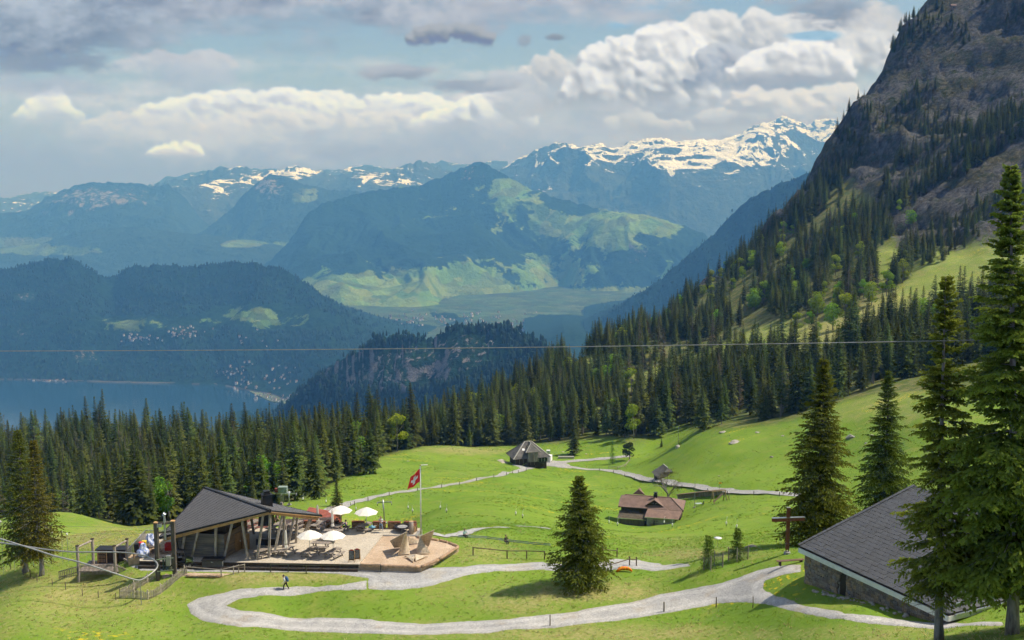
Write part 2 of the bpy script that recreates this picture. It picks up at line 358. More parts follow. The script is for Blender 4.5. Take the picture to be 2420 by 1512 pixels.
def thing(name, label, cat, loc=(0, 0, 0), rz=0.0, group=None):
    o = bpy.data.objects.new(name, None); COL.objects.link(o); o.empty_display_size = 0.2
    o.location = loc; o.rotation_euler = (0, 0, rz); return tag(o, label, cat, group)
def copy_tree(o, parent=None):
    c = o.copy(); COL.objects.link(c); c.parent = parent
    for ch in list(o.children): copy_tree(ch, c)
    return c
# ------------------------------------------------------------------ terrain of the near slope, as one height field
CP = [  # picture x, y and distance of ground that can be seen (2420-wide frame)
 (0,1512,97),(300,1512,97),(600,1512,97),(1000,1512,97),(1300,1512,95),(1600,1512,92),(1800,1512,86),(2000,1512,78),(2220,1512,67),(2420,1512,58),
 (0,1440,105),(200,1440,107),(450,1450,107),(700,1450,106),(1000,1490,100),(1000,1440,105),(1300,1475,99),(1560,1440,101),(1690,1415,101),(1300,1430,103),
 (675,1395,110),(450,1400,111),(200,1380,114),(0,1340,126),(100,1355,119),(300,1345,116),(60,1280,150),(250,1255,148),(330,1258,140),(170,1290,136),(0,1250,180),
 (600,1345,113.4),(850,1340,113.6),(1060,1340,114),(1080,1290,120.5),(1000,1340,114),(900,1380,110),(1150,1400,107.5),
 (1368,1382,108),(1250,1390,107.5),(1368,1330,116),(1200,1340,115.5),(1480,1330,114.5),(1400,1300,125),(1200,1290,128),(1200,1250,150),(1200,1210,200),(1200,1180,250),(1200,1130,330),(1245,1095,400),(1200,1062,440),
 (1050,1250,160),(1050,1200,215),(1050,1140,310),(1050,1085,390),(1050,1055,430),
 (1545,1238,260),(1545,1260,215),(1545,1300,150),(1545,1340,122),(1545,1390,107),(1545,1180,300),(1545,1130,350),(1545,1080,400),(1545,1062,425),
 (1700,1160,280),(1700,1100,320),(1700,1040,350),(1700,1016,368),(1850,1010,345),(1850,1090,300),(1850,1165,258),(1850,1220,190),(1850,1255,160),(1850,1285,120),(1860,1310,105),(1740,1330,107),(1680,1345,106.5),
 (1700,1220,215),(1700,1270,150),(1700,1300,122),(1890,1375,94),(1890,1340,99),(2000,1440,84),(2000,1406,89),(2240,1478,78),(2300,1475,74),(2420,1470,70),
 (2000,950,352),(2050,1080,270),(2100,935,335),(2000,1180,228),(2000,1290,112),(2200,1000,270),(2200,1100,200),(2200,1180,130),(2420,1150,110),(2420,1050,170),(2420,940,270),(2100,1250,116),
 (1500,1045,432),(1500,950,560),(1500,860,680),(1500,800,800),(1650,1012,385),(1650,960,480),(1650,900,560),(1650,840,650),(1650,760,780),(1650,700,900),
 (1830,980,380),(1830,920,450),(1830,800,600),(1830,700,750),(1830,600,900),(1830,540,1000),(2000,890,420),(2000,800,520),(2000,700,640),(2000,600,780),(2000,500,900),(2000,400,980),(2000,275,1060),
 (2140,880,390),(2140,800,480),(2140,700,600),(2140,600,720),(2140,500,830),(2140,300,960),(2140,150,1040),(2140,62,1100),
 (2300,800,440),(2300,650,600),(2300,500,760),(2300,300,900),(2300,150,980),(2300,0,1060),(2300,-150,1150),
 (2420,800,400),(2420,650,560),(2420,500,700),(2420,300,840),(2420,0,1000),(2420,-200,1120),(2800,700,480),(2800,300,760),(2800,0,920),(2800,-300,1080),(2800,1000,200),(3100,600,450),(3100,0,850),(3100,1100,120),
 (870,1120,330),(740,1180,268),(800,1205,235),(905,1243,232),(900,1080,382),(820,1160,285),(600,1215,240),(300,1243,232),(170,1216,230),(400,1240,228),(0,1230,215),
]
CD = [  # hidden or unseen ground: picture x, distance, metres below the camera per metre of distance
 (900,160,.350),(900,195,.343),(600,160,.352),(600,195,.338),(400,165,.352),(400,195,.348),(200,180,.336),(750,140,.36),(980,150,.343),(1000,185,.328),
 (0,300,.315),(0,500,.248),(250,300,.308),(250,520,.245),(400,350,.29),(400,520,.262),(700,350,.28),(700,540,.272),(1000,520,.262),(1000,600,.245),(1150,600,.2215),(1250,660,.196),(1350,730,.1735),(560,300,.30),(550,520,.272),
 (0,700,.37),(400,700,.38),(700,720,.38),(1000,800,.36),(1250,850,.30),(1400,900,.24),(1500,1000,.21),(1650,1050,.16),(1830,1130,.09),(2000,1180,.0),(2140,1220,-.12),
 (0,1000,.45),(400,1000,.46),(700,1000,.46),(1000,1100,.44),(1300,1150,.38),(1500,1300,.30),(1700,1350,.22),(1900,1400,.12),(2200,1400,-.1),(2420,1400,-.2),(0,1700,.48),(500,1700,.48),(1000,1700,.46),(1500,1700,.36),(2000,1700,.2),(2420,1700,0.0),
 (-250,120,.37),(-250,200,.33),(-250,350,.31),(-250,500,.25),(-250,800,.42),(-250,1200,.46),(-250,100,.42),(-500,150,.35),(-500,400,.32),(-500,900,.40),
 (1210,60,.62),(600,60,.66),(1800,50,.54),(2300,40,.5),(0,60,.66),(1210,30,.9),(0,30,.95),(2400,25,.7),(1210,14,1.2),(0,14,1.2),(2420,14,1.0),(2900,60,.36),(2900,30,.5),
]
def _ar(x, y): return np.arctan2(x, y), np.log(np.hypot(x, y))
_pts = []
for x, y, d in CP:
    q = P(x, y, d); r = math.hypot(q.x, q.y); _pts.append((math.atan2(q.x, q.y) * 1.6, math.log(r), (CAMZ - q.z) / r))
for x, d, gg in CD: _pts.append((math.atan2((x - 1210) / 2420, 1.0) * 1.6, math.log(d * math.hypot(1, (x - 1210) / 2420)), gg))
_pts = np.array(_pts); _n = len(_pts)
def _phi(r2): return np.where(r2 > 1e-12, 0.5 * r2 * np.log(np.maximum(r2, 1e-12)), 0)
_A = np.zeros((_n + 3, _n + 3)); _d2 = ((_pts[:, None, :2] - _pts[None, :, :2]) ** 2).sum(-1)
_A[:_n, :_n] = _phi(_d2) + np.eye(_n) * 2e-5; _A[:_n, _n] = 1; _A[:_n, _n + 1:] = _pts[:, :2]; _A[_n:, :_n] = _A[:_n, _n:].T
_w = np.linalg.solve(_A, np.concatenate([_pts[:, 2], [0, 0, 0]]))
NA, NR = 420, 560
AZ = np.linspace(R(-46), R(46), NA); LR = np.linspace(math.log(13), math.log(1800), NR)
_ga, _gl = np.meshgrid(AZ, LR)
def _rbf(a, l):
    a = a.ravel() * 1.6; l = l.ravel(); out = np.zeros_like(a)
    for i in range(0, len(a), 20000):
        s = slice(i, i + 20000); d2 = (a[s, None] - _pts[None, :, 0]) ** 2 + (l[s, None] - _pts[None, :, 1]) ** 2
        out[s] = _phi(d2) @ _w[:_n] + _w[_n] + _w[_n + 1] * a[s] + _w[_n + 2] * l[s]
    return out
_g = _rbf(_ga, _gl).reshape(_ga.shape)
_rr = np.exp(_gl); GX, GY = np.sin(_ga) * _rr, np.cos(_ga) * _rr
GZ = CAMZ - _g * _rr
# terrace and forecourt are level ground: flatten under them
def poly_sd(px, py, poly):               # signed distance to polygon (negative inside)
    d = np.full(px.shape, 1e18); ins = np.zeros(px.shape, bool); n = len(poly)
    for i in range(n):
        ax, ay = poly[i]; bx, by = poly[(i + 1) % n]; ex, ey = bx - ax, by - ay
        t = np.clip(((px - ax) * ex + (py - ay) * ey) / (ex * ex + ey * ey + 1e-12), 0, 1)
        d = np.minimum(d, (px - ax - t * ex) ** 2 + (py - ay - t * ey) ** 2)
        c = ((ay > py) != (by > py)) & (px < (bx - ax) * (py - ay) / ((by - ay) if abs(by - ay) > 1e-12 else 1e-12) + ax)
        ins ^= c
    return np.where(ins, -1, 1) * np.sqrt(d)
TERR = [tuple(onz(*q)[:2]) for q in [(345, 1327), (1032, 1333), (1062, 1333), (1084, 1291), (1002, 1262), (994, 1247), (690, 1246), (330, 1266)]]
sd = poly_sd(GX, GY, TERR); k = np.clip(1 - (sd - 0.5) / 4.0, 0, 1); k = k * k * (3 - 2 * k)
GZ = GZ * (1 - k) + (-0.75) * k
FLATK = k
def to_px(X, Y, Zz):                      # world -> picture coordinates and depth (arrays)
    dz = Zz - CAMZ; dep = Y * math.cos(PITCH) - dz * math.sin(PITCH); upc = Y * math.sin(PITCH) + dz * math.cos(PITCH)
    return 1210 + 2420 * X / dep, 756 - 2420 * upc / dep, dep
# relief: hummocks on the meadows, bigger folds farther out, broken rock on the cliff
sl_y = np.gradient(GZ, axis=0) / np.maximum(np.gradient(_rr, axis=0), 1e-6)
sl_x = np.gradient(GZ, axis=1) / np.maximum(_rr * np.gradient(_ga, axis=1), 1e-6)
SLOPE = np.hypot(sl_x, sl_y)
near = 1 - FLATK
GZ = GZ + near * 0.10 * fbm(GX / 3.1, GY / 3.1, 3, 3) + near * np.clip((_rr - 90) / 150, 0, 1) * (0.85 * fbm(GX / 17, GY / 17, 9, 4) + 0.28 * fbm(GX / 6, GY / 6, 19, 3))
_qx, _qy, _qd = to_px(GX, GY, GZ)
CLREG = np.clip(-poly_sd(_qx, _qy, [(1945, 420), (2040, 520), (2110, 630), (2190, 650), (2300, 610), (2600, 580), (2600, -400), (1900, -400)]) / 60, 0, 1) * (_rr > 520)
cliff = np.maximum(np.clip((SLOPE - 0.55) / 0.5, 0, 1), CLREG * .75) * np.clip((_rr - 500) / 250, 0, 1) * (GX > 150)
rk = ridged(GX / 95 + GY / 260 + 0.3 * fbm(GX / 60, GY / 60, 77, 3), GZ / 190 + GY / 400, 21, 6, 0.58)
GZ = GZ + cliff * (26 * (rk - 0.25) + 13 * ridged(GX / 24 + GY / 60, GY / 40 + GZ / 70, 31, 4, 0.6))
far = np.clip((_rr - 420) / 250, 0, 1)
GZ = GZ + far * (1 - cliff) * 5.0 * fbm(GX / 70, GY / 70, 41, 4)
def H(x, y):
    a = (np.arctan2(x, y) - AZ[0]) / (AZ[1] - AZ[0]); l = (np.log(np.hypot(x, y)) - LR[0]) / (LR[1] - LR[0])
    a = np.clip(a, 0, NA - 1.001); l = np.clip(l, 0, NR - 1.001); i = np.floor(l).astype(int); j = np.floor(a).astype(int); fi, fj = l - i, a - j
    return (GZ[i, j] * (1 - fj) + GZ[i, j + 1] * fj) * (1 - fi) + (GZ[i + 1, j] * (1 - fj) + GZ[i + 1, j + 1] * fj) * fi
_D = np.exp(np.linspace(math.log(40), math.log(1700), 2600))
def hit(x, y, dmin=40.0):                # where the sight line through a picture point meets the ground
    r = ray(x, y); d = _D[_D >= dmin]
    z = CAMZ + r.z * d; h = H(r.x * d, r.y * d); k = np.nonzero(z <= h)[0]
    if len(k) == 0: return None
    i = k[0]
    if i == 0: dd = d[0]
    else:
        a, b = (z - h)[i - 1], (z - h)[i]; dd = d[i - 1] + (d[i] - d[i - 1]) * a / (a - b)
    q = Vector((r.x * dd, r.y * dd, 0)); q.z = float(H(q.x, q.y)); return q
def G(x, y):
    return Vector((x, y, float(H(x, y))))
def grid_faces(nr, nc):
    i, j = np.meshgrid(np.arange(nr - 1), np.arange(nc - 1), indexing='ij'); a = (i * nc + j).ravel()
    return np.stack([a, a + 1, a + nc + 1, a + nc], 1)

# ---- ground material: fresh grass, dry grass, forest floor and rock, mixed by masks of its own
def add_attr(me, name, vals):
    at = me.attributes.new(name, 'FLOAT', 'POINT'); at.data.foreach_set('value', np.asarray(vals, np.float32).ravel())
def ground_material():
    m, g, b = _new('alpine meadow ground')
    geo = g.new('ShaderNodeNewGeometry'); pos = geo.outputs['Position']
    at = lambda n: (lambda nd: nd.outputs['Fac'])(g.new('ShaderNodeAttribute', attribute_name=n))
    dry, wood, rock = at('dry'), at('wood'), at('rock')
    big = g.noise(pos, 0.035, 4, 0.55); mid = g.noise(pos, 0.25, 5, 0.6); fine = g.noise(g.mapping(pos, (1, 1, 0.4)), 2.6, 5, 0.75); vf = g.noise(pos, 9.0, 3, 0.7)
    fresh = g.mix(g.ramp(big, 0.35, 0.65), (0.135, 0.235, 0.024, 1), (0.185, 0.285, 0.032, 1))
    fresh = g.mix(g.ramp(mid, 0.50, 0.72), fresh, (0.21, 0.27, 0.04, 1))
    fresh = g.mix(g.math('MULTIPLY', g.ramp(fine, 0.45, 0.75), 0.4), fresh, (0.10, 0.18, 0.018, 1))
    straw = g.mix(g.ramp(fine, 0.35, 0.65), (0.25, 0.24, 0.075, 1), (0.40, 0.34, 0.15, 1))
    df = g.math('MULTIPLY', g.ramp(g.math('ADD', dry, g.math('MULTIPLY', g.math('SUBTRACT', g.math('ADD', mid, g.math('MULTIPLY', fine, 1.6)), 1.3), 0.85)), 0.10, 1.0), 0.85)
    c = g.mix(df, fresh, straw)
    c = g.mix(g.math('MULTIPLY', g.ramp(vf, 0.45, 0.8), 0.3), c, g.mix(0.5, c, (0.05, 0.08, 0.012, 1)))
    # buttercup patches
    fl = g.math('MULTIPLY', g.ramp(g.noise(g.mapping(pos, (0.5, 1, 1)), 0.06, 3, 0.5), 0.60, 0.66), g.ramp(g.noise(pos, 1.6, 2, 0.5), 0.56, 0.64))
    c = g.mix(g.math('MULTIPLY', fl, g.math('SUBTRACT', 1.0, df)), c, (0.62, 0.47, 0.02, 1))
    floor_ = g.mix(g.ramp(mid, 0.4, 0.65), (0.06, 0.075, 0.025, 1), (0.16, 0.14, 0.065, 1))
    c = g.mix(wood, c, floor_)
    # rock face: grey limestone bands with straw-coloured ledges
    rn = g.noise(g.mapping(pos, (0.6, 0.6, 1.6), rot=(0.25, -0.35, 0)), 0.035, 8, 0.68); rf = g.noise(g.mapping(pos, (1, 1, 0.6)), 0.25, 6, 0.7)
    stone = g.mix(g.ramp(rf, 0.35, 0.68), (0.046, 0.046, 0.046, 1), (0.145, 0.140, 0.132, 1))
    ledge = g.mix(g.ramp(rf, 0.4, 0.7), (0.050, 0.052, 0.028, 1), (0.140, 0.125, 0.068, 1))
    rc = g.mix(g.ramp(rn, 0.47, 0.60), stone, ledge)
    rc = g.mix(g.ramp(g.noise(pos, 0.09, 5, 0.7), 0.50, 0.64), rc, (0.040, 0.052, 0.022, 1))
    c = g.mix(g.ramp(g.math('ADD', rock, g.math('MULTIPLY', g.math('SUBTRACT', rf, 0.5), 0.8)), 0.35, 0.75), c, rc)
    g.l.new(c, b.inputs['Base Color']); b.inputs['Roughness'].default_value = 0.9; b.inputs['Specular IOR Level'].default_value = 0.1
    bp = g.new('ShaderNodeBump'); bp.inputs['Strength'].default_value = 0.45; bp.inputs['Distance'].default_value = 0.12
    g.l.new(g.math('ADD', fine, g.math('MULTIPLY', vf, 0.6)), bp.inputs['Height'])
    b2 = g.new('ShaderNodeBump'); b2.inputs['Distance'].default_value = 5.0; g.l.new(g.math('MULTIPLY', rock, 0.9), b2.inputs['Strength'])
    g.l.new(g.math('ADD', rf, g.math('MULTIPLY', rn, 1.5)), b2.inputs['Height']); g.l.new(bp.outputs[0], b2.inputs['Normal']); g.l.new(b2.outputs[0], b.inputs['Normal'])
    return m
# masks, from where the places lie on the slope
PXX, PXY, PXD = to_px(GX, GY, GZ)
def blobmask(cx, cy, rx, ry): return np.clip(1.25 - np.hypot((PXX - cx) / rx, (PXY - cy) / ry), 0, 1)
dry = 0.22 + 0.22 * fbm(GX / 30, GY / 30, 55, 4)
for q in [(230, 1400, 330, 60, .5), (120, 1470, 380, 40, .25), (700, 1362, 220, 22, .55), (560, 1370, 120, 22, .4), (1250, 1415, 260, 40, .35), (1440, 1395, 160, 26, .5), (1650, 1310, 180, 18, .45), (1500, 1500, 500, 26, .4), (900, 1490, 700, 30, .2), (1120, 1300, 160, 40, .4), (2150, 1500, 350, 30, .3), (260, 1275, 180, 30, .5), (2120, 960, 200, 60, .35), (1120, 1065, 180, 12, .5), (1560, 1275, 160, 18, .3), (2050, 760, 300, 110, .7), (1600, 830, 260, 60, .3), (1800, 1235, 220, 20, .1)]:
    dry = np.maximum(dry, np.clip(blobmask(*q[:4]) * q[4] + dry, 0, 1))
dry = np.where(PXD > 500, np.maximum(dry, 0.5), dry)
lush = np.clip(blobmask(1400, 1160, 600, 90) * 0.8 + blobmask(1800, 1090, 330, 90) * 0.6 + blobmask(1500, 1270, 600, 60) * 0.7, 0, 1)
dry = np.clip(dry - lush * 0.32, 0, 1)
SL2 = np.hypot(np.gradient(GZ, axis=1) / (_rr * np.gradient(_ga, axis=1)), np.gradient(GZ, axis=0) / np.gradient(_rr, axis=0))
rockm = np.maximum(np.clip((SLOPE - 0.62) / 0.3, 0, 1) * np.clip((_rr - 560) / 200, 0, 1) * (GX > 150), CLREG * .9)
def inpoly(px, py, poly): return poly_sd(px, py, poly) < 0
def interp(x, tab): t = np.array(tab, float); return np.interp(x, t[:, 0], t[:, 1])
FRONT = [(-400, 250), (0, 238), (120, 262), (170, 262), (215, 236), (400, 228), (560, 240), (700, 268), (740, 284), (800, 318), (870, 345), (900, 385), (1000, 432), (1180, 458), (1300, 452), (1450, 448), (1560, 455)]
BACK = [(-400, 560), (300, 560), (420, 520), (640, 520), (700, 560), (1000, 620), (1250, 700), (1350, 770), (1560, 860)]
F3 = [(1440, 960), (1500, 790), (1650, 700), (1830, 535), (1930, 445), (1965, 400), (2010, 420), (2080, 500), (2170, 610), (2130, 680), (1960, 755), (1830, 760), (1600, 855), (1450, 915)]
F4 = [(1560, 905), (1700, 868), (1900, 830), (2080, 782), (2200, 730), (2419, 690), (2560, 690), (2560, 900), (2080, 930), (1990, 950), (1900, 985), (1800, 1008), (1640, 1018), (1600, 1000), (1560, 1030), (1480, 1052), (1430, 1000)]
F5 = [(2040, 470), (2150, 350), (2419, 240), (2500, 240), (2500, 330), (2230, 430), (2090, 530)]
CLEAR = [[(1325, 845), (1460, 838), (1450, 880), (1390, 905), (1340, 880)], [(1450, 895), (1620, 850), (1780, 785), (1830, 762), (1850, 800), (1640, 868), (1500, 925)], [(965, 960), (1010, 950), (1015, 1000), (985, 1010)], [(1400, 960), (1430, 955), (1430, 1020), (1405, 1030)], [(2060, 600), (2130, 560), (2140, 640), (2080, 680)]]
def forest_mask(px, py, d):
    a = (px < 1520) & (d > interp(px, FRONT)) & (d < interp(px, BACK))
    b = inpoly(px, py, F3) | inpoly(px, py, F4)
    for c in CLEAR: 
        k = inpoly(px, py, c); a &= ~k; b &= ~k
    return a, b
fa, fb = forest_mask(PXX, PXY, PXD)
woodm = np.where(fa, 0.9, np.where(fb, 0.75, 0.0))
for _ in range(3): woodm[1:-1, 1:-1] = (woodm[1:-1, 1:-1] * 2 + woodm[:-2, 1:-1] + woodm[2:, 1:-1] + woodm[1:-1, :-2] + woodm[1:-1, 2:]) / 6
GROUND = ground_material()
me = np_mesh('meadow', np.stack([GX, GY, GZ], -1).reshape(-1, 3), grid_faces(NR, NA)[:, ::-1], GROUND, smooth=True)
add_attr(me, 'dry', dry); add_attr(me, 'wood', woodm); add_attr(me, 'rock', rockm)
tag(link('meadow_slope', me), 'green alpine meadow slope with cliff and forest floor', None, None, 'structure')

# ------------------------------------------------------------------ far country: lake, valley floor, hills, mountains
LAKEZ = CAMZ - 996
def far_material(name, forest, meadow, rock, fm=0.5, rk=0.6, snow=None, fscale=0.03, mscale=0.0012, haze=0.0):
    m, g, b = _new(name)
    geo = g.new('ShaderNodeNewGeometry'); pos = geo.outputs['Position']; nz = g.new('ShaderNodeSeparateXYZ'); g.l.new(geo.outputs['Normal'], nz.inputs[0])
    pz = g.new('ShaderNodeSeparateXYZ'); g.l.new(pos, pz.inputs[0])
    n1 = g.noise(pos, mscale, 6, 0.62, 0.6); n2 = g.noise(pos, fscale, 4, 0.7); n3 = g.noise(pos, mscale * 5, 6, 0.65)
    fo = g.mix(g.ramp(n2, 0.3, 0.7), tuple(x * 0.55 for x in forest[:3]) + (1,), tuple(x * 1.35 for x in forest[:3]) + (1,))
    cells = g.voro(g.mapping(pos, (1, 1, 0.3)), mscale * 5.5, 'F1', 0, 'Color')
    mw = g.mix(g.ramp(n3, 0.3, 0.7), meadow, tuple(x * 1.5 for x in meadow[:3]) + (1,))
    hs = g.new('ShaderNodeHueSaturation'); g.l.new(mw, hs.inputs['Color']); sv = g.new('ShaderNodeSeparateXYZ'); g.l.new(cells, sv.inputs[0])
    g.l.new(g.math('MULTIPLY_ADD', sv.outputs[0], 0.7, 0.65), hs.inputs['Value']); g.l.new(g.math('MULTIPLY_ADD', sv.outputs[1], 0.06, 0.455), hs.inputs['Hue']); mw = hs.outputs[0]
    at = g.new('ShaderNodeAttribute', attribute_name='open').outputs['Fac']
    fsel = g.ramp(g.math('ADD', g.math('ADD', at, g.math('MULTIPLY', g.math('SUBTRACT', n1, 0.5), 1.6)), g.math('MULTIPLY', g.math('SUBTRACT', n3, 0.5), 0.9)), fm - 0.02, fm + 0.02)
    c = g.mix(fsel, fo, mw)
    rn = g.ramp(g.math('ADD', nz.outputs[2], g.math('MULTIPLY', g.math('SUBTRACT', n3, 0.5), 0.7)), rk + 0.06, rk - 0.06)
    ra = g.new('ShaderNodeAttribute', attribute_name='bare').outputs['Fac']
    rn = g.math('MAXIMUM', g.math('MULTIPLY', rn, g.ramp(ra, 0.0, 0.3)), g.ramp(g.math('ADD', ra, g.math('MULTIPLY', g.math('SUBTRACT', g.noise(g.mapping(pos, (1.6, 1.6, 0.7)), mscale * 9, 6, 0.7), 0.5), 1.8)), 0.62, 0.74))
    c = g.mix(rn, c, g.mix(g.ramp(n2, 0.3, 0.7), tuple(x * 0.7 for x in rock[:3]) + (1,), rock))
    if snow:
        sa = g.new('ShaderNodeAttribute', attribute_name='snow').outputs['Fac']
        sn = g.noise(g.mapping(pos, (1, 1, 1.5)), mscale * 3.4, 9, 0.72, 1.2)
        s_ = g.ramp(g.math('ADD', g.math('ADD', sa, g.math('MULTIPLY', g.math('SUBTRACT', sn, 0.5), 3.4)), g.math('MULTIPLY', g.math('SUBTRACT', nz.outputs[2], 0.88), 1.6)), 0.28, 0.34)
        c = g.mix(s_, c, snow)
    g.l.new(c, b.inputs['Base Color']); b.inputs['Roughness'].default_value = 0.95; b.inputs['Specular IOR Level'].default_value = 0.05
    bp = g.new('ShaderNodeBump'); bp.inputs['Strength'].default_value = 1.0; bp.inputs['Distance'].default_value = 0.6 / fscale
    g.l.new(g.math('ADD', n2, g.math('MULTIPLY', n3, 0.8 * fscale / (mscale * 5) * 0.35)), bp.inputs['Height']); g.l.new(bp.outputs[0], b.inputs['Normal'])
    return m
def mountain(name, label, sil, dc, df, mtl, footz=None, amp=100, L=1500, prof=1.0, back=0.5, nc=300, nr=130, seed=1, jag=6.0, openf=None, baref=None, snowf=None, spur=0.0, foot=None):
    """sil: crest as picture points; dc / df: distance of crest / foot (tables over picture x)."""
    nc = int(nc * .8); nr = int(nr * .8)
    sil = np.array(sil, float); xs = np.linspace(sil[0, 0], sil[-1, 0], nc); ys = np.interp(xs, sil[:, 0], sil[:, 1])
    tab = lambda t: np.interp(xs, *np.array(t, float).T) if isinstance(t, list) else np.full(nc, float(t))
    DC, DF = tab(dc), tab(df)
    u, v = (xs - 1210) / 2420, (ys - 756) / 2420
    ry, rz = math.cos(PITCH) - v * math.sin(PITCH), -math.sin(PITCH) - v * math.cos(PITCH)
    CX, CY, CZ = u * DC, ry * DC, CAMZ + rz * DC
    JG = jag * fbm(xs * nc / (sil[-1, 0] - sil[0, 0]) * 0.35, xs * 0, seed + 70, 4) * 2
    FZ = tab(footz) if footz is not None else np.full(nc, LAKEZ - 5)
    t = np.concatenate([np.linspace(0, 1, nr), 1 + np.linspace(0, 1, nr // 3)[1:]]); T = t[:, None]
    sc = DF / DC
    f1 = np.minimum(T, 1); bk = np.maximum(T - 1, 0)
    X = CX * (sc + (1 - sc) * f1 + bk * back); Y = CY * (sc + (1 - sc) * f1 + bk * back)
    pr = f1 ** prof
    Zm = FZ + (CZ - FZ) * pr; Zm = Zm - bk * (CZ - FZ) * 0.9
    env = np.sin(np.pi * np.clip(f1, 0, 1)) ** 0.8 + 0.8 * bk
    wx = X / L + 0.5 * fbm(X / L / 0.7, Y / L / 0.7, seed + 5, 3); wy = Y / L
    rel = ridged(wx, wy * 0.8, seed, 6, 0.52) - 0.35
    Zm = Zm + env * amp * rel + JG * np.where(T <= 1, f1 ** 14, (1 - np.minimum(bk * 6, 1)))
    if spur: Zm = Zm + env * spur * (ridged(wx * 0.5 + wy * 0.2, wy * 0.12, seed + 11, 3, 0.5) - 0.4)
    me = np_mesh(name, np.stack([X, Y, Zm], -1).reshape(-1, 3), grid_faces(len(t), nc)[:, ::-1], mtl, smooth=True)
    px, py, _ = to_px(X, Y, Zm); hh = (Zm - FZ) / np.maximum(CZ - FZ, 1)
    z = np.zeros_like(X)
    add_attr(me, 'open', (openf(px, py, hh) if openf else z)); add_attr(me, 'bare', (baref(px, py, hh) if baref else z)); add_attr(me, 'snow', (snowf(px, py, hh) if snowf else z))
    o = tag(link(name, me), label, None, None, 'structure')
    FAR[name] = (X, Y, Zm, px, py)
    return o
FAR = {}
FO = (0.012, 0.034, 0.018); ME = (0.085, 0.155, 0.040, 1); RKc = (0.23, 0.215, 0.20, 1); SNW = (0.80, 0.86, 0.96, 1)
m_near = far_material('forested hill', FO, (0.06, 0.11, 0.034, 1), (0.21, 0.195, 0.19, 1), 0.55, 0.55, None, 0.045, 0.0032)
m_mid = far_material('forested mountain', FO, ME, (0.26, 0.24, 0.22, 1), 0.36, 0.45, None, 0.02, 0.0011)
m_far = far_material('hazy mountain', (0.024, 0.044, 0.024), (0.075, 0.12, 0.04, 1), (0.26, 0.25, 0.24, 1), 0.55, 0.55, None, 0.012, 0.0006)
m_snow = far_material('snow mountain', (0.05, 0.065, 0.035), (0.15, 0.16, 0.07, 1), (0.11, 0.105, 0.11, 1), 0.5, 0.9, SNW, 0.010, 0.00072)
el = lambda px, py, cx, cy, rx, ry: np.clip(1.4 - np.hypot((px - cx) / rx, (py - cy) / ry) * 1.0, 0, 1)
# cliff-faced wooded hill above the lake
mountain('cliff_hill', 'dark wooded hill with pale cliff bands in front of the valley town', [(560, 1060), (650, 985), (700, 935), (760, 880), (830, 835), (880, 808), (905, 796), (960, 792), (1000, 800), (1030, 798), (1060, 772), (1100, 765), (1140, 772), (1150, 778), (1185, 768), (1215, 774), (1250, 792), (1290, 812), (1330, 838), (1400, 880), (1480, 930)],
         [(560, 3000), (1480, 2500)], [(560, 2650), (900, 2150), (1480, 1900)], m_near, amp=70, L=330, prof=0.62, seed=3, jag=8, nc=420, nr=170,
         baref=lambda px, py, h: np.clip(el(px, py, 900, 870, 190, 50) * .5 + el(px, py, 1120, 820, 110, 50) * .52 + el(px, py, 1000, 850, 120, 60) * .35, 0, .55) * (py < 930))
# long hill on the far shore
mountain('lakeside_hill', 'long forested hill behind the lake with a village on its shelf', [(-420, 700), (-250, 660), (-100, 645), (0, 640), (60, 625), (120, 611), (160, 610), (200, 628), (235, 650), (265, 656), (300, 634), (340, 628), (400, 626), (470, 627), (540, 620), (600, 622), (650, 632), (700, 655), (740, 680), (780, 710), (830, 745), (870, 775), (905, 800), (960, 850), (1040, 905), (1120, 950)],
         [(-420, 6800), (540, 6500), (1120, 5400)], [(-420, 5300), (0, 5320), (500, 5200), (640, 4900), (800, 4350), (1120, 4000)], m_near, amp=190, L=1300, prof=1.15, seed=8, jag=12, nc=440, nr=190, spur=60,
         openf=lambda px, py, h: np.clip(el(px, py, 330, 770, 150, 26) + el(px, py, 600, 745, 130, 30) * .9 + el(px, py, 270, 680, 60, 40) * .5 + el(px, py, 720, 760, 120, 30) * .6, 0, 1) * .62,
         baref=lambda px, py, h: np.clip(el(px, py, 200, 840, 60, 28) + el(px, py, 60, 785, 40, 15) + el(px, py, 60, 700, 40, 18) + el(px, py, 400, 860, 60, 26) * .6, 0, 1) * .55)
# valley floor with the town
vx = np.linspace(-9000, 9000, 260); vy = np.linspace(5200, 17000, 240); VX, VY = np.meshgrid(vx, vy)
VZ = LAKEZ + 8 + 10 * fbm(VX / 900, VY / 900, 60, 3); ppx, ppy, _ = to_px(VX, VY, VZ)
VZ = np.where((ppx < 700) & (VY > 9800) | (ppx < 830) & (VY < 7500), LAKEZ - 30, VZ)
m_valley = far_material('valley fields', FO, (0.045, 0.078, 0.030, 1), RKc, 0.18, -1, None, 0.02, 0.0016)
me = np_mesh('valley_floor', np.stack([VX, VY, VZ], -1).reshape(-1, 3), grid_faces(240, 260)[:, ::-1], m_valley, True)
add_attr(me, 'open', np.full(VX.shape, .55)); add_attr(me, 'bare', np.zeros(VX.shape))
tag(link('valley_floor', me), 'flat green valley floor around the distant town', None, None, 'structure')
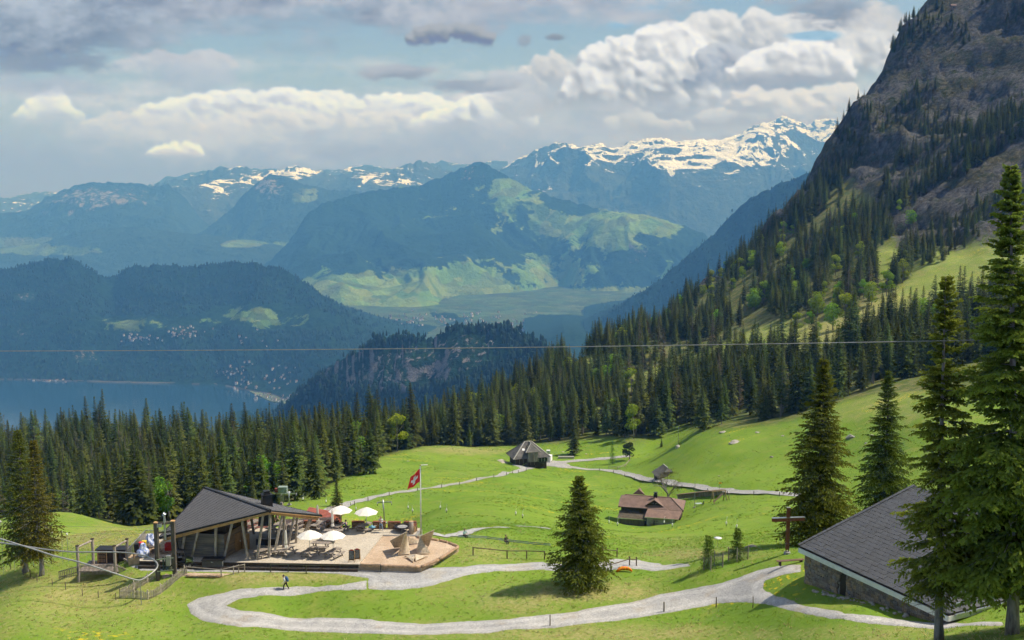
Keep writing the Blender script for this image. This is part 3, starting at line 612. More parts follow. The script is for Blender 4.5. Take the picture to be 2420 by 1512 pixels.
# the pointed green mountain in the middle
mountain('green_mountain', 'pointed green mountain in the centre with forest and alpine pasture', [(420, 760), (560, 665), (640, 620), (690, 560), (720, 510), (760, 482), (820, 462), (870, 452), (920, 446), (990, 436), (1040, 420), (1085, 400), (1110, 386), (1130, 383), (1155, 390), (1190, 412), (1240, 442), (1300, 462), (1370, 482), (1450, 498), (1530, 512), (1600, 530), (1660, 548), (1700, 590), (1760, 650), (1850, 720)],
         [(420, 11000), (1130, 12500), (1850, 10500)], [(420, 9900), (640, 9300), (800, 8700), (1200, 8500), (1500, 8300), (1850, 7800)], m_mid, amp=480, L=1900, prof=1.3, seed=14, jag=14, nc=460, nr=230, spur=430,
         openf=lambda px, py, h: np.clip(el(px, py, 900, 690, 230, 60) + el(px, py, 1280, 650, 260, 60) * .8 + el(px, py, 1420, 530, 260, 50) * .95 + el(px, py, 1200, 450, 80, 45) * .8 + (py > 680) * .75, 0, 1) * .66,
         baref=lambda px, py, h: el(px, py, 1110, 410, 60, 30) * .5 + el(px, py, 1510, 600, 40, 30) * .5)
# the dark ridge falling from the right
mountain('dark_ridge', 'dark blue forested ridge descending behind the near slope', [(1380, 790), (1480, 712), (1560, 660), (1640, 590), (1700, 540), (1735, 500), (1770, 470), (1830, 440), (1890, 415), (1930, 400), (2000, 370), (2150, 330), (2400, 300)],
         [(1380, 6000), (1735, 6000), (2400, 5200)], [(1380, 5600), (1700, 4800), (2400, 3800)], m_near, amp=120, L=900, prof=0.9, seed=23, jag=7, nc=300, nr=130)
mountain('wooded_spur', 'low wooded spur at the foot of the dark ridge', [(1240, 815), (1300, 800), (1330, 785), (1360, 790), (1420, 812), (1500, 800), (1600, 740), (1700, 700)], 5600, 4700, m_near, amp=60, L=600, prof=0.8, seed=29, nc=160, nr=70)
# mountains across the lake
mountain('hazy_massif', 'flat-topped hazy mountain across the lake on the left', [(-500, 640), (-250, 560), (-80, 520), (0, 505), (60, 498), (110, 466), (170, 440), (215, 430), (300, 432), (350, 440), (400, 436), (440, 470), (480, 520), (540, 560), (640, 600)], 15800, 13400, m_far, amp=400, L=2200, prof=0.8, seed=33, jag=20, nc=300, nr=130, spur=250,
         openf=lambda px, py, h: (py > 560) * .55, baref=lambda px, py, h: el(px, py, 230, 470, 180, 40) * .65)
mountain('steep_peak', 'steep hazy peak with a rocky brow left of the green mountain', [(380, 620), (460, 560), (540, 500), (585, 450), (625, 420), (638, 410), (665, 414), (720, 436), (780, 448), (840, 450), (900, 470), (1000, 520)], 14600, 12600, m_far, amp=380, L=2100, prof=0.85, seed=37, jag=12, nc=260, nr=130, spur=260,
         openf=lambda px, py, h: el(px, py, 720, 460, 130, 30) * .6 + (py > 570) * .45, baref=lambda px, py, h: el(px, py, 630, 440, 50, 35) * .7)
mountain('lakeside_foothills', 'low hazy foothills with fields along the far lake shore', [(-400, 600), (0, 590), (80, 580), (160, 555), (220, 540), (330, 535), (420, 548), (500, 556), (600, 565), (700, 590)], 13200, 12000, m_far, amp=140, L=1500, prof=0.9, seed=41, nc=220, nr=90,
         openf=lambda px, py, h: el(px, py, 120, 590, 170, 20) * .7 + el(px, py, 560, 575, 70, 12) * .8)
# snow ranges
mountain('snow_range_far', 'hazy snow-streaked ridge above the lake mountains', [(150, 470), (250, 452), (330, 440), (420, 425), (470, 412), (520, 398), (570, 392), (620, 408), (660, 400), (700, 392), (740, 402), (790, 412), (850, 402), (900, 410), (940, 398), (985, 380), (1010, 386), (1050, 402), (1120, 420), (1200, 440)], 18600, 16000, m_snow, footz=-500.0, back=.1, amp=400, L=1900, prof=0.8, seed=45, jag=30, nc=380, nr=110, spur=250,
         snowf=lambda px, py, h: np.clip(el(px, py, 560, 430, 130, 34) * .40 + el(px, py, 700, 405, 60, 16) * .5 + el(px, py, 930, 425, 90, 26) * .42 - .2, -.3, 1))
mountain('snow_range', 'snow-covered mountain range with dark rock ridges on the right', [(1080, 450), (1150, 418), (1200, 390), (1250, 362), (1300, 340), (1330, 337), (1370, 346), (1420, 340), (1450, 352), (1490, 334), (1530, 328), (1560, 325), (1600, 334), (1650, 330), (1700, 330), (1740, 320), (1770, 300), (1800, 290), (1830, 288), (1870, 296), (1900, 312), (1940, 335), (1990, 352), (2100, 380)], 17500, 14400, m_snow, footz=-650.0, back=.1, amp=640, L=1750, prof=0.75, seed=52, jag=18, nc=460, nr=180, spur=300,
         snowf=lambda px, py, h: np.clip((h - 0.62) * .7 + .10 + el(px, py, 1640, 370, 220, 50) * .40 + el(px, py, 1820, 340, 140, 50) * .38 + el(px, py, 1230, 385, 60, 26) * .25 - .12, -.2, .62))
mountain('snow_peak', 'bright white snow peak behind the snowy range', [(1720, 330), (1780, 305), (1820, 290), (1850, 272), (1880, 284), (1910, 296), (1930, 282), (1960, 280), (1990, 285), (2060, 300)], 20500, 18600, m_snow, footz=0.0, back=.08, amp=320, L=1500, prof=0.8, seed=58, jag=16, nc=200, nr=90,
         snowf=lambda px, py, h: np.full(px.shape, .6))
mountain('back_range', 'pale distant range fading into the haze', [(-600, 470), (-200, 468), (0, 470), (100, 455), (200, 450), (320, 446), (420, 415), (560, 390), (640, 402), (760, 400), (860, 392), (960, 400), (1060, 378), (1120, 386), (1200, 380)], 21800, 19600, m_snow, footz=-400.0, back=.05, amp=320, L=1900, prof=0.7, seed=61, jag=45, nc=260, nr=60,
         snowf=lambda px, py, h: np.full(px.shape, -.05))
# pale shore line under the far hill
X_, Y_, Z_, _, _ = FAR['lakeside_hill']; sp_ = []
for j in range(X_.shape[1]):
    k = np.nonzero(Z_[:, j] > LAKEZ + .5)[0]
    if len(k): sp_.append((X_[k[0], j], Y_[k[0], j]))
sp_ = np.array(sp_); vv = np.concatenate([np.c_[sp_[:, 0], sp_[:, 1] - 4, np.full(len(sp_), LAKEZ + 1.0)], np.c_[sp_[:, 0], sp_[:, 1] + 6, np.full(len(sp_), LAKEZ + 7.0)]]); nn_ = len(sp_)
tag(link('lake_shore', np_mesh('lake_shore', vv, np.array([[i, i + 1, nn_ + i + 1, nn_ + i] for i in range(nn_ - 1)]), mat('pale shore stones', (.11, .11, .10), .9, .6, .004, 0))), 'thin pale shore line at the foot of the far hill', None, None, 'structure')
# lake
def lake_material():
    m, g, b = _new('lake water'); geo = g.new('ShaderNodeNewGeometry')
    b.inputs['Base Color'].default_value = (0.012, 0.045, 0.085, 1); b.inputs['Roughness'].default_value = 0.12; b.inputs['Specular IOR Level'].default_value = 0.35
    bp = g.new('ShaderNodeBump'); bp.inputs['Strength'].default_value = 0.5; bp.inputs['Distance'].default_value = 1.0
    g.l.new(g.noise(geo.outputs['Position'], 0.03, 5, 0.6), bp.inputs['Height']); g.l.new(bp.outputs[0], b.inputs['Normal']); return m
tag(MB().face([(-30000, 1500, LAKEZ), (30000, 1500, LAKEZ), (30000, 23000, LAKEZ), (-30000, 23000, LAKEZ)]).build('lake', lake_material()), 'deep blue lake below the forest', None, None, 'structure')
# haze: one even body of air round everything
def build_haze():
    m = bpy.data.materials.new('haze air'); m.use_nodes = True; g = NT(m.node_tree); g.n.clear()
    v = g.new('ShaderNodeVolumePrincipled'); o = g.new('ShaderNodeOutputMaterial'); g.l.new(v.outputs[0], o.inputs['Volume'])
    v.inputs['Color'].default_value = HAZE_COL + (1,); v.inputs['Absorption Color'].default_value = (1, 1, 1, 1)
    v.inputs['Density'].default_value = HAZE; v.inputs['Anisotropy'].default_value = 0.0
    b = MB().box((0, HAZE_END / 2 - 1500, (HAZE_TOP - 1060) / 2), (64000, HAZE_END + 3000, HAZE_TOP + 1060)); o = b.build('haze', m); o['kind'] = 'stuff'; o['label'] = 'blue haze filling the valley air'
    o.display_type = 'WIRE'
build_haze()
# ------------------------------------------------------------------ trees
def leaf_material(name, c_in, c_tip, var=0.25, transl=0.25, rnd=0.25, hue=0.03):
    if name in MATS: return MATS[name]
    m = bpy.data.materials.new(name); m.use_nodes = True; g = NT(m.node_tree); g.n.clear()
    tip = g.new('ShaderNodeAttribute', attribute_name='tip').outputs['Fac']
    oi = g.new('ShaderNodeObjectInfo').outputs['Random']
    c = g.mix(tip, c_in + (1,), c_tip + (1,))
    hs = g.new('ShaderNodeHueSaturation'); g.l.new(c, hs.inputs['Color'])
    g.l.new(g.math('MULTIPLY_ADD', oi, 2 * rnd, 1 - rnd), hs.inputs['Value'])
    g.l.new(g.math('MULTIPLY_ADD', g.math('FRACT', g.math('MULTIPLY', oi, 7.31)), 2 * hue, 0.5 - hue), hs.inputs['Hue'])
    d = g.new('ShaderNodeBsdfDiffuse'); g.l.new(hs.outputs[0], d.inputs[0]); t = g.new('ShaderNodeBsdfTranslucent'); g.l.new(hs.outputs[0], t.inputs[0])
    ms = g.new('ShaderNodeMixShader'); ms.inputs[0].default_value = transl; g.l.new(d.outputs[0], ms.inputs[1]); g.l.new(t.outputs[0], ms.inputs[2])
    o = g.new('ShaderNodeOutputMaterial'); g.l.new(ms.outputs[0], o.inputs[0]); MATS[name] = m; return m
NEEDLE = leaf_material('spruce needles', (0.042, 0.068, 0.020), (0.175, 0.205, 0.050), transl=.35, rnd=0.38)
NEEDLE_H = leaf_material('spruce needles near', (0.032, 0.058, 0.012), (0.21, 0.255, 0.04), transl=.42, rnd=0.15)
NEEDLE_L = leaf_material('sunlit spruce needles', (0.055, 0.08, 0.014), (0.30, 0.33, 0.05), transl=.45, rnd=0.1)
NEEDLE_Y = leaf_material('yellow-green spruce needles', (0.055, 0.065, 0.012), (0.20, 0.20, 0.035), rnd=0.12)
LARCH = leaf_material('larch needles', (0.07, 0.13, 0.02), (0.17, 0.30, 0.05), rnd=0.15)
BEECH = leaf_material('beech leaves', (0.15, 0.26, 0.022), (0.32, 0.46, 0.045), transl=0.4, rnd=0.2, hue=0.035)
DULL = leaf_material('budding leaves', (0.10, 0.10, 0.04), (0.17, 0.15, 0.07), rnd=0.2)
PINE = leaf_material('pine needles', (0.02, 0.035, 0.012), (0.06, 0.08, 0.03), rnd=0.1)
BARK = mat('bark', (0.13, 0.105, 0.085), 0.95, 0.5, 3.0, 0.5, 14, stretch=(2, 2, 0.5))
BARKG = mat('grey bark', (0.24, 0.22, 0.20), 0.95, 0.5, 2.5, 0.5, 12, stretch=(2, 2, 0.4))

def quads(O, D, Lg, Wd, S):
    """diamond-shaped sprays: origin, unit direction, length, width, side vector"""
    mid = O + D * (Lg * 0.45)[:, None]; w = S * Wd[:, None]
    V = np.stack([O, mid + w, O + D * Lg[:, None], mid - w], 1).reshape(-1, 3)
    return V, np.arange(len(V)).reshape(-1, 4)
def unit(v): return v / np.maximum(np.linalg.norm(v, axis=-1, keepdims=True), 1e-9)
def spruce_arrays(seed, Ht=20.0, Rb=3.2, zc=0.06, whorl=0.5, nbr=7, ntw=5, sub=0, gaps=0.0, lean=None, power=0.85):
    rng = np.random.RandomState(seed); br = []
    z = Ht * zc + 0.2
    while z < Ht * 0.985:
        t = (z - Ht * zc) / (Ht * (1 - zc)); Lz = Rb * (1 - t) ** power * (0.55 + 0.45 * min(1, t * 7 + .25)) + 0.12
        n = max(3, int(nbr * (0.6 + 0.4 * (1 - t)) + rng.randint(0, 2))); a0 = rng.uniform(0, 6.28)
        for k in range(n):
            if rng.rand() < gaps: continue
            L = Lz * rng.uniform(0.62, 1.18); az = a0 + 6.283 * k / n + rng.uniform(-.3, .3)
            if lean: L *= 1 + lean[0] * math.cos(az - lean[1])
            br.append((z + rng.uniform(-.25, .25) * whorl, az, L, t))
        z += whorl * (1.15 - 0.5 * t) * rng.uniform(.8, 1.2)
    br = np.array(br); nb = len(br); zz, az, L, t = br.T
    tilt = np.radians(-14 + 52 * t ** 1.3) + rng.normal(0, .09, nb); droop = 0.30 * (1 - t) ** .6; upt = 0.18 * (1 - t)
    def bp(s, i):
        r = L[i] * s * np.cos(tilt[i]); h = zz[i] + L[i] * (np.sin(tilt[i]) * s - droop[i] * s * s + upt[i] * s ** 3)
        return np.stack([r * np.cos(az[i]), r * np.sin(az[i]), h], -1)
    Os, Ds, Ls, Ws, Ss, Tp = [], [], [], [], [], []
    i = np.arange(nb)
    for k in range(ntw):
        for sd in ((-1, 1) if k < ntw - 1 else (0,)):
            s = (k + 0.5 + rng.uniform(-.3, .3, nb)) / ntw * 0.97 if sd else np.full(nb, 0.72)
            s = np.clip(s, .08, .95); o = bp(s, i); f = unit(bp(np.minimum(s + .05, 1), i) - bp(s - .05, i))
            side = np.stack([-np.sin(az), np.cos(az), np.zeros(nb)], -1)
            b = rng.uniform(.7, 1.15, nb)[:, None] * (1 if sd else 0)
            d = unit(f * np.cos(b) + side * sd * np.sin(b) + np.array([0, 0, -1.0]) * rng.uniform(.05, .45, nb)[:, None])
            ln = L * (0.42 * (1 - .5 * s)) * rng.uniform(.7, 1.25, nb) if sd else L * 0.36 * np.ones(nb)
            ln = np.maximum(ln, .22)
            if sub:
                for q in range(sub):                              # small sprigs along each twig
                    f2 = (q + rng.uniform(.1, .9, nb)) / sub; o2 = o + d * (ln * f2)[:, None]
                    sg = 1 if q % 2 else -1; side2 = unit(np.cross(d, np.array([0, 0, 1.0])))
                    d2 = unit(d * .8 + side2 * sg * rng.uniform(.3, .9, nb)[:, None] + np.array([0, 0, -1.0]) * rng.uniform(-.1, .7, nb)[:, None] + rng.normal(0, .15, (nb, 3)))
                    l2 = np.clip(ln * .42 * (1 - .4 * f2), .16, .46) * rng.uniform(.7, 1.3, nb)
                    Os.append(o2); Ds.append(d2); Ls.append(l2); Ws.append(l2 * .17 + .018); Ss.append(unit(np.cross(d2, rng.normal(0, 1, (nb, 3)) * [1, 1, .4]))); Tp.append(np.clip((s + .35 * f2) * .8 + rng.uniform(-.2, .2, nb), 0, 1))
            else:
                sv = unit(np.cross(d, np.array([0, 0, 1.0])) * 1.0 + np.array([0, 0, 1.0]) * rng.uniform(-.9, .3, nb)[:, None])
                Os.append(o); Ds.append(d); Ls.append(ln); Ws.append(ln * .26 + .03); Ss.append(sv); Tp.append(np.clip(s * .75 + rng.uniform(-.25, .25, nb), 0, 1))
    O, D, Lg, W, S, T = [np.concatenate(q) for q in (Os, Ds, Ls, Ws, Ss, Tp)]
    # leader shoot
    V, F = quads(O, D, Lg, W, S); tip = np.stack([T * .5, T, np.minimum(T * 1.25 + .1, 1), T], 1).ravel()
    return V, F, tip, (zz, az, L, tilt)
def trunk_mb(Ht, r0, seed=0, n=8, bend=0.15, flare=1.35):
    rng = random.Random(seed); m = MB(); k = 12; a = rng.uniform(0, 6.28)
    pts = [(bend * math.sin(i / k * 3 + a) * (i > 0), bend * math.cos(i / k * 2.3 + a) * (i > 0) - bend * math.cos(a) * 0, Ht * 0.99 * (i / k) ** 1.15 - (0.5 if i == 0 else 0)) for i in range(k + 1)]
    rs = [r0 * ((1 - i / k) ** 0.8 * (flare if i == 0 else 1.08 if i == 1 else 1) + .02) for i in range(k + 1)]
    return m.tube(pts, rs, n)
def crown_mesh(name, V, F, tip, m):
    me = np_mesh(name, V, F, m); add_attr(me, 'tip', tip); return me
def join_tree(name, V, F, tip, mb, m1, m2):
    tv = np.array(mb.v); tf = [f for f in mb.f if len(f) == 4]
    VV = np.concatenate([V, tv]); FF = np.concatenate([F, np.array(tf) + len(V)])
    me = np_mesh(name, VV, FF, [m1, m2], mi=[0] * len(F) + [1] * len(tf)); add_attr(me, 'tip', np.concatenate([tip, np.zeros(len(tv))])); return me
def lobed_arrays(seed, Ht, Rw, nl=14, per=120, leaf=.42, z0=.28, squash=1.0):
    rng = np.random.RandomState(seed); Os = []; Tp = []
    for k in range(nl):
        h = rng.uniform(z0, .92); rad = Rw * math.sqrt(max(.05, 1 - ((h - .55) / .48) ** 2)) * rng.uniform(.35, .8); a = rng.uniform(0, 6.28)
        c = np.array([math.cos(a) * rad, math.sin(a) * rad, Ht * h]); rl = Rw * rng.uniform(.32, .52)
        d = unit(rng.normal(0, 1, (per, 3))); rr = rl * rng.uniform(.55, 1.05, per) ** .6
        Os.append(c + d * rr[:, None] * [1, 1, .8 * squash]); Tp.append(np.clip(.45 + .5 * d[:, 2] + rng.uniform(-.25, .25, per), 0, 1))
    O = np.concatenate(Os); T = np.concatenate(Tp); n = len(O); D = unit(rng.normal(0, 1, (n, 3)) + [0, 0, -.3]); S = unit(np.cross(D, rng.normal(0, 1, (n, 3))))
    Lg = leaf * rng.uniform(.6, 1.5, n); V, F = quads(O - D * (Lg / 2)[:, None], D, Lg, Lg * .42, S)
    return V, F, np.repeat(T, 4)
def limbs_mb(seed, Ht, Rw, r0, z0=.25):
    rng = random.Random(seed); m = MB(); m.tube([(0, 0, -.4), (.1, 0, Ht * .2), (-.05, .1, Ht * .5), (.05, 0, Ht * .85)], [r0 * 1.3, r0, r0 * .6, r0 * .15], 8)
    for k in range(8):
        a = k * 2.4 + rng.uniform(-.4, .4); h = Ht * rng.uniform(z0, .6); e = Rw * rng.uniform(.5, .85)
        m.tube([(0, 0, h), (math.cos(a) * e * .5, math.sin(a) * e * .5, h + Ht * .12), (math.cos(a) * e, math.sin(a) * e, h + Ht * .22)], [r0 * .4, r0 * .25, r0 * .08], 5)
    return m
# kinds for the forest, built once: (joined mesh, crown mesh, trunk mesh), all about 20 m tall
KIND = []
for sd, rb, zc, wh, nb, nt, gp in [(1, 4.5, .05, .52, 8, 5, .03), (2, 3.7, .10, .50, 8, 5, .05), (3, 4.9, .08, .55, 8, 5, .06), (4, 3.3, .20, .55, 7, 5, .12), (5, 3.6, .14, .6, 6, 4, .42)]:
    V, F, tip, _ = spruce_arrays(sd, 20, rb, zc, wh, nb, nt, 0, gp); tm = trunk_mb(20, .27, sd, 6)
    nm_ = NEEDLE if sd != 5 else leaf_material('dying spruce needles', (.075, .07, .045), (.17, .155, .09), rnd=.2)
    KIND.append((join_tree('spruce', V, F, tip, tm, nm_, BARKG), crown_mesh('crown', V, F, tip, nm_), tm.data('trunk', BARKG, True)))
BK = []
for sd, rw, nl in [(11, 4.4, 15), (12, 3.6, 13), (13, 5.0, 17)]:
    V, F, tip = lobed_arrays(sd, 14, rw, nl, 130, .5); tm = limbs_mb(sd, 14, rw, .22)
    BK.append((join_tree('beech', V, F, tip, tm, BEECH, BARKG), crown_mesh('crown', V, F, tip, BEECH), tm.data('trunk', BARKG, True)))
for V, F, tip in [lobed_arrays(14, 14, 3.6, 13, 90, .38)]:
    tm = limbs_mb(14, 14, 3.6, .2); BK.append((join_tree('budding', V, F, tip, tm, DULL, BARKG), crown_mesh('crown', V, F, tip, DULL), tm.data('trunk', BARKG, True)))
# where the forest stands
rng = np.random.RandomState(7)
pts = []
def scatter(n, dlo, dhi, xlo, xhi, sel, keep=1.0):
    d = np.sqrt(rng.uniform(dlo ** 2, dhi ** 2, n)); x = rng.uniform(xlo, xhi, n); u = (x - 1210) / 2420
    X, Y = u * d, d * 1.0; Zz = H(X, Y); px, py, dp = to_px(X, Y, Zz); fa, fb = forest_mask(px, py, dp); k = sel(px, py, dp, fa, fb, X, Y)
    return np.stack([X, Y, Zz, px, py, dp], 1)[k]
A1 = scatter(15000, 215, 860, -150, 1560, lambda px, py, d, fa, fb, X, Y: fa & (rng.rand(len(px)) < .8))
A2 = scatter(17000, 360, 1050, 1400, 2560, lambda px, py, d, fa, fb, X, Y: fb & (rng.rand(len(px)) < .42 + .9 * fbm(X / 45, Y / 45, 95, 3)) & ~((px < 1520) & fa))
A3 = scatter(9000, 700, 1250, 1850, 2560, lambda px, py, d, fa, fb, X, Y: inpoly(px, py, F5) & (fbm(X / 40, Y / 40, 90, 3) > .05))
# trees along the skyline of the cliff and scattered on its ledges
A4 = scatter(16000, 850, 1300, 1850, 2500, lambda px, py, d, fa, fb, X, Y: (fbm(X / 35, Y / 50, 91, 4) > .16) & (py < 640) & (rng.rand(len(px)) < .45))
sky_t = []
for x, y, n in [(1940, 440, 9), (1962, 385, 10), (1985, 325, 9), (2000, 285, 8), (2015, 240, 7), (2030, 205, 6), (2046, 165, 6), (2062, 140, 6), (2080, 122, 6), (2098, 104, 6), (2112, 88, 6), (2126, 78, 5), (2138, 66, 5), (2210, 12, 3)]:
    for _ in range(n):
        q = None; yy = y + rng.uniform(-8, 34); xx = x + rng.uniform(-12, 22)
        q = hit(xx, yy, 700)
        if q: px, py, dp = to_px(q.x, q.y, q.z); sky_t.append((q.x, q.y, q.z, px, py, dp))
A5 = np.array(sky_t)
A6 = scatter(9000, 600, 1100, 1950, 2560, lambda px, py, d, fa, fb, X, Y: inpoly(px, py, [(2150, 570), (2300, 480), (2500, 420), (2500, 540), (2300, 580), (2190, 650)]) & (fbm(X / 30, Y / 30, 97, 3) > .0) & (rng.rand(len(px)) < .6)); A4 = np.concatenate([A4, A6])
T = np.concatenate([A1, A2, A3, A4, A5]); kindr = np.concatenate([np.full(len(A1), 1.0), np.full(len(A2), .98), np.full(len(A3), .8), np.full(len(A4), .55), np.full(len(A5), .62)])
# thin out: no two trunks closer than their spacing
cell = {}; keep = []
for i in rng.permutation(len(T)):
    s = 4.4 if T[i, 5] < 420 and T[i, 3] < 800 else 5.4; c = (int(T[i, 0] // s), int(T[i, 1] // s))
    if any((T[j, 0] - T[i, 0]) ** 2 + (T[j, 1] - T[i, 1]) ** 2 < s * s * .55 for a in (-1, 0, 1) for b in (-1, 0, 1) for j in cell.get((c[0] + a, c[1] + b), ())): continue
    cell.setdefault(c, []).append(i); keep.append(i)
T = T[keep]; kindr = kindr[keep]
LEAFY = [(2028, 615, 14, 0), (1975, 650, 15, 1), (2150, 535, 13, 2), (2122, 505, 12, 1), (2040, 705, 12, 0), (2095, 700, 16, 1), (2060, 722, 14, 2), (2133, 668, 15, 0), (1997, 772, 19, 1), (1968, 780, 15, 2), (1912, 775, 10, 1), (1883, 790, 13, 1), (1935, 785, 6, 0), (2172, 775, 15, 2), (1805, 720, 18, 1), (1782, 735, 17, 2), (1772, 640, 14, 0), (1845, 610, 14, 2), (1870, 560, 11, 1), (1730, 690, 12, 1), (1492, 935, 16, 1), (1300, 838, 11, 0), (1330, 842, 9, 2), (1210, 905, 10, 3), (2112, 712, 8, 3), (1700, 660, 11, 0), (1950, 700, 10, 1), (1905, 640, 10, 2), (1660, 700, 10, 2), (1755, 665, 12, 0), (1750, 590, 11, 1)]
_k = np.ones(len(T), bool)
for x, y, hh, kk in LEAFY:
    q = hit(x, y)
    if q is None: continue
    dq = to_px(q.x, q.y, q.z)[2]; _k &= ~((np.abs(T[:, 3] - x) < 15) & (T[:, 5] < dq + 4) & (T[:, 5] > dq - 90) & (T[:, 4] < y + 62))
T = T[_k]; kindr = kindr[_k]; n = len(T)
sc = np.clip(rng.normal(1.0, .24, n), .45, 1.45) * kindr * np.where(T[:, 3] < 900, np.interp(T[:, 5], [230, 330, 460, 520], [.72, .84, 1.0, 1.06]), .98)
kd = rng.choice(5, n, p=[.31, .29, .18, .17, .05]); rot = rng.uniform(0, 6.28, n)
leafy = rng.rand(n) < np.where((T[:, 3] > 1500) & (T[:, 3] < 2000) & (T[:, 4] > 560) & (T[:, 4] < 800), .06, np.where((T[:, 3] > 640) & (T[:, 3] < 1500), .05, .012))
leafy &= kindr > .9
sc = np.where(leafy, np.clip(sc, .7, 1.1), sc); kd = np.where(leafy, 5 + rng.choice(4, n, p=[.35, .35, .2, .1]), kd)
hgt = np.where(leafy, 14, 20) * sc
# visible area of each tree, front to back on a coarse screen, to find the largest 300
order = np.argsort(T[:, 5]); S4 = 5; cover = np.zeros((1512 // S4 + 2, 2420 // S4 + 2), bool); vis = np.zeros(n)
for i in order:
    hp = hgt[i] * 2420 / T[i, 5]; wp = hp * .13
    x0, x1, y0, y1 = [int(v) for v in ((T[i, 3] - wp) / S4, (T[i, 3] + wp) / S4 + 1, (T[i, 4] - hp) / S4, T[i, 4] / S4 + 1)]
    x0, y0 = max(x0, 0), max(y0, 0); b = cover[y0:y1, x0:x1]; vis[i] = (~b).sum(); b[:] = True
ind = [i for i in np.argsort(-vis) if not leafy[i]][:285]; indl = [i for i in np.argsort(-vis) if leafy[i]][:40]
ind_set = set(ind) | set(indl)
def tree_obj(name, label, group, me_c, me_t, loc, rz, s, cat='tree', sz=None):
    t = thing(name, label, cat, loc, rz, group); t.scale = (s, s, sz or s)
    link('crown', me_c, t); link('trunk', me_t, t); return t
def zone(i):
    x, y, d = T[i, 3], T[i, 4], T[i, 5]
    if x < 190: return 'l1'
    if x < 420: return 'l2'
    if x < 700: return 'left'
    if x < 960: return 'm1'
    if x < 1180: return 'm2'
    if x < 1340: return 'mid'
    if x < 1500: return 'm4'
    if d < 560 and x < 2100: return 'e1' if x < 1640 else 'edge' if x < 1850 else 'e3'
    if y < 480: return 's1'
    if y < 680: return 's2' if x < 1840 else 'slope'
    return 's4' if x < 1840 else 's5'
LAB = {'left': ('dark green spruce in the dense forest behind the wooden shelter', 'spruces behind the shelter'), 'mid': ('dark spruce in the wood behind the grey pyramid-roofed barn', 'spruces behind the pyramid barn'),
       'l1': ('dark spruce in the forest behind the two yellowish spruces', 'spruces behind the yellowish pair'), 'l2': ('dark spruce in the forest above the grassy bank left of the shelter', 'spruces above the grassy bank'), 'm1': ('dark spruce at the forest corner left of the green meadow', 'spruces at the forest corner'), 'm2': ('dark spruce in the wood left of the pyramid barn', 'spruces left of the pyramid barn'), 'm4': ('dark spruce in the wood behind the larch and the round pine', 'spruces behind larch and pine'), 'e1': ('dark spruce at the hollow left of the knoll stand', 'spruces left of the knoll stand'), 'e3': ('dark spruce in the belt behind the tall pointed spruce', 'spruces behind the tall pointed spruce'), 's1': ('small dark spruce high on the cliff ledges and skyline', 'spruces high on the cliff'), 's2': ('dark spruce along the left skyline of the wooded slope', 'spruces on the slope skyline'), 's4': ('dark spruce low on the wooded slope left of the pale grass band', 'spruces low on the slope, left'), 's5': ('dark spruce around the pale grass band below the cliff', 'spruces round the pale grass band'),
       'edge': ('tall dark spruce in the stand above the bouldery meadow knoll', 'spruces above the meadow knoll'), 'slope': ('dark spruce on the steep wooded slope under the cliff', 'spruces on the slope below the cliff')}
LABL = {'left': ('fresh green broadleaf tree among the spruces behind the shelter', 'broadleaf trees behind the shelter'), 'mid': ('fresh green broadleaf tree in the wood behind the pyramid barn', 'broadleaf trees behind the barn'),
        'edge': ('fresh green broadleaf tree among spruces above the meadow knoll', 'broadleaf trees above the knoll'), 'slope': ('bright green beech among dark spruces on the steep slope', 'beeches on the wooded slope')}
for i in ind:
    l, gr = LAB[zone(i)]; k = KIND[kd[i]]; tree_obj('spruce_tree', l, gr, k[1], k[2], T[i, :3] - [0, 0, .2], rot[i], sc[i] * rng.uniform(.8, 1.2), sz=sc[i] * rng.uniform(.95, 1.12))
for i in indl:
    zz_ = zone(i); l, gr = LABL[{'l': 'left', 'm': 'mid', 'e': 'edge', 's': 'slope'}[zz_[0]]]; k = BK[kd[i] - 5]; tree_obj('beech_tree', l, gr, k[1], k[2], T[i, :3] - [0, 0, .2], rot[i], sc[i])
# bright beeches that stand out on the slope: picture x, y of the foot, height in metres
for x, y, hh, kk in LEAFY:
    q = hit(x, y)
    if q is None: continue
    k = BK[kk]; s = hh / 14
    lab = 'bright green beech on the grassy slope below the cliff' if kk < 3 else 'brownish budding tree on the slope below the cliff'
    tree_obj('beech_tree', lab, 'beeches standing out below the cliff' if kk < 3 else 'budding trees below the cliff', k[1], k[2], q - Vector((0, 0, .2)), rng.uniform(0, 6.28), s)
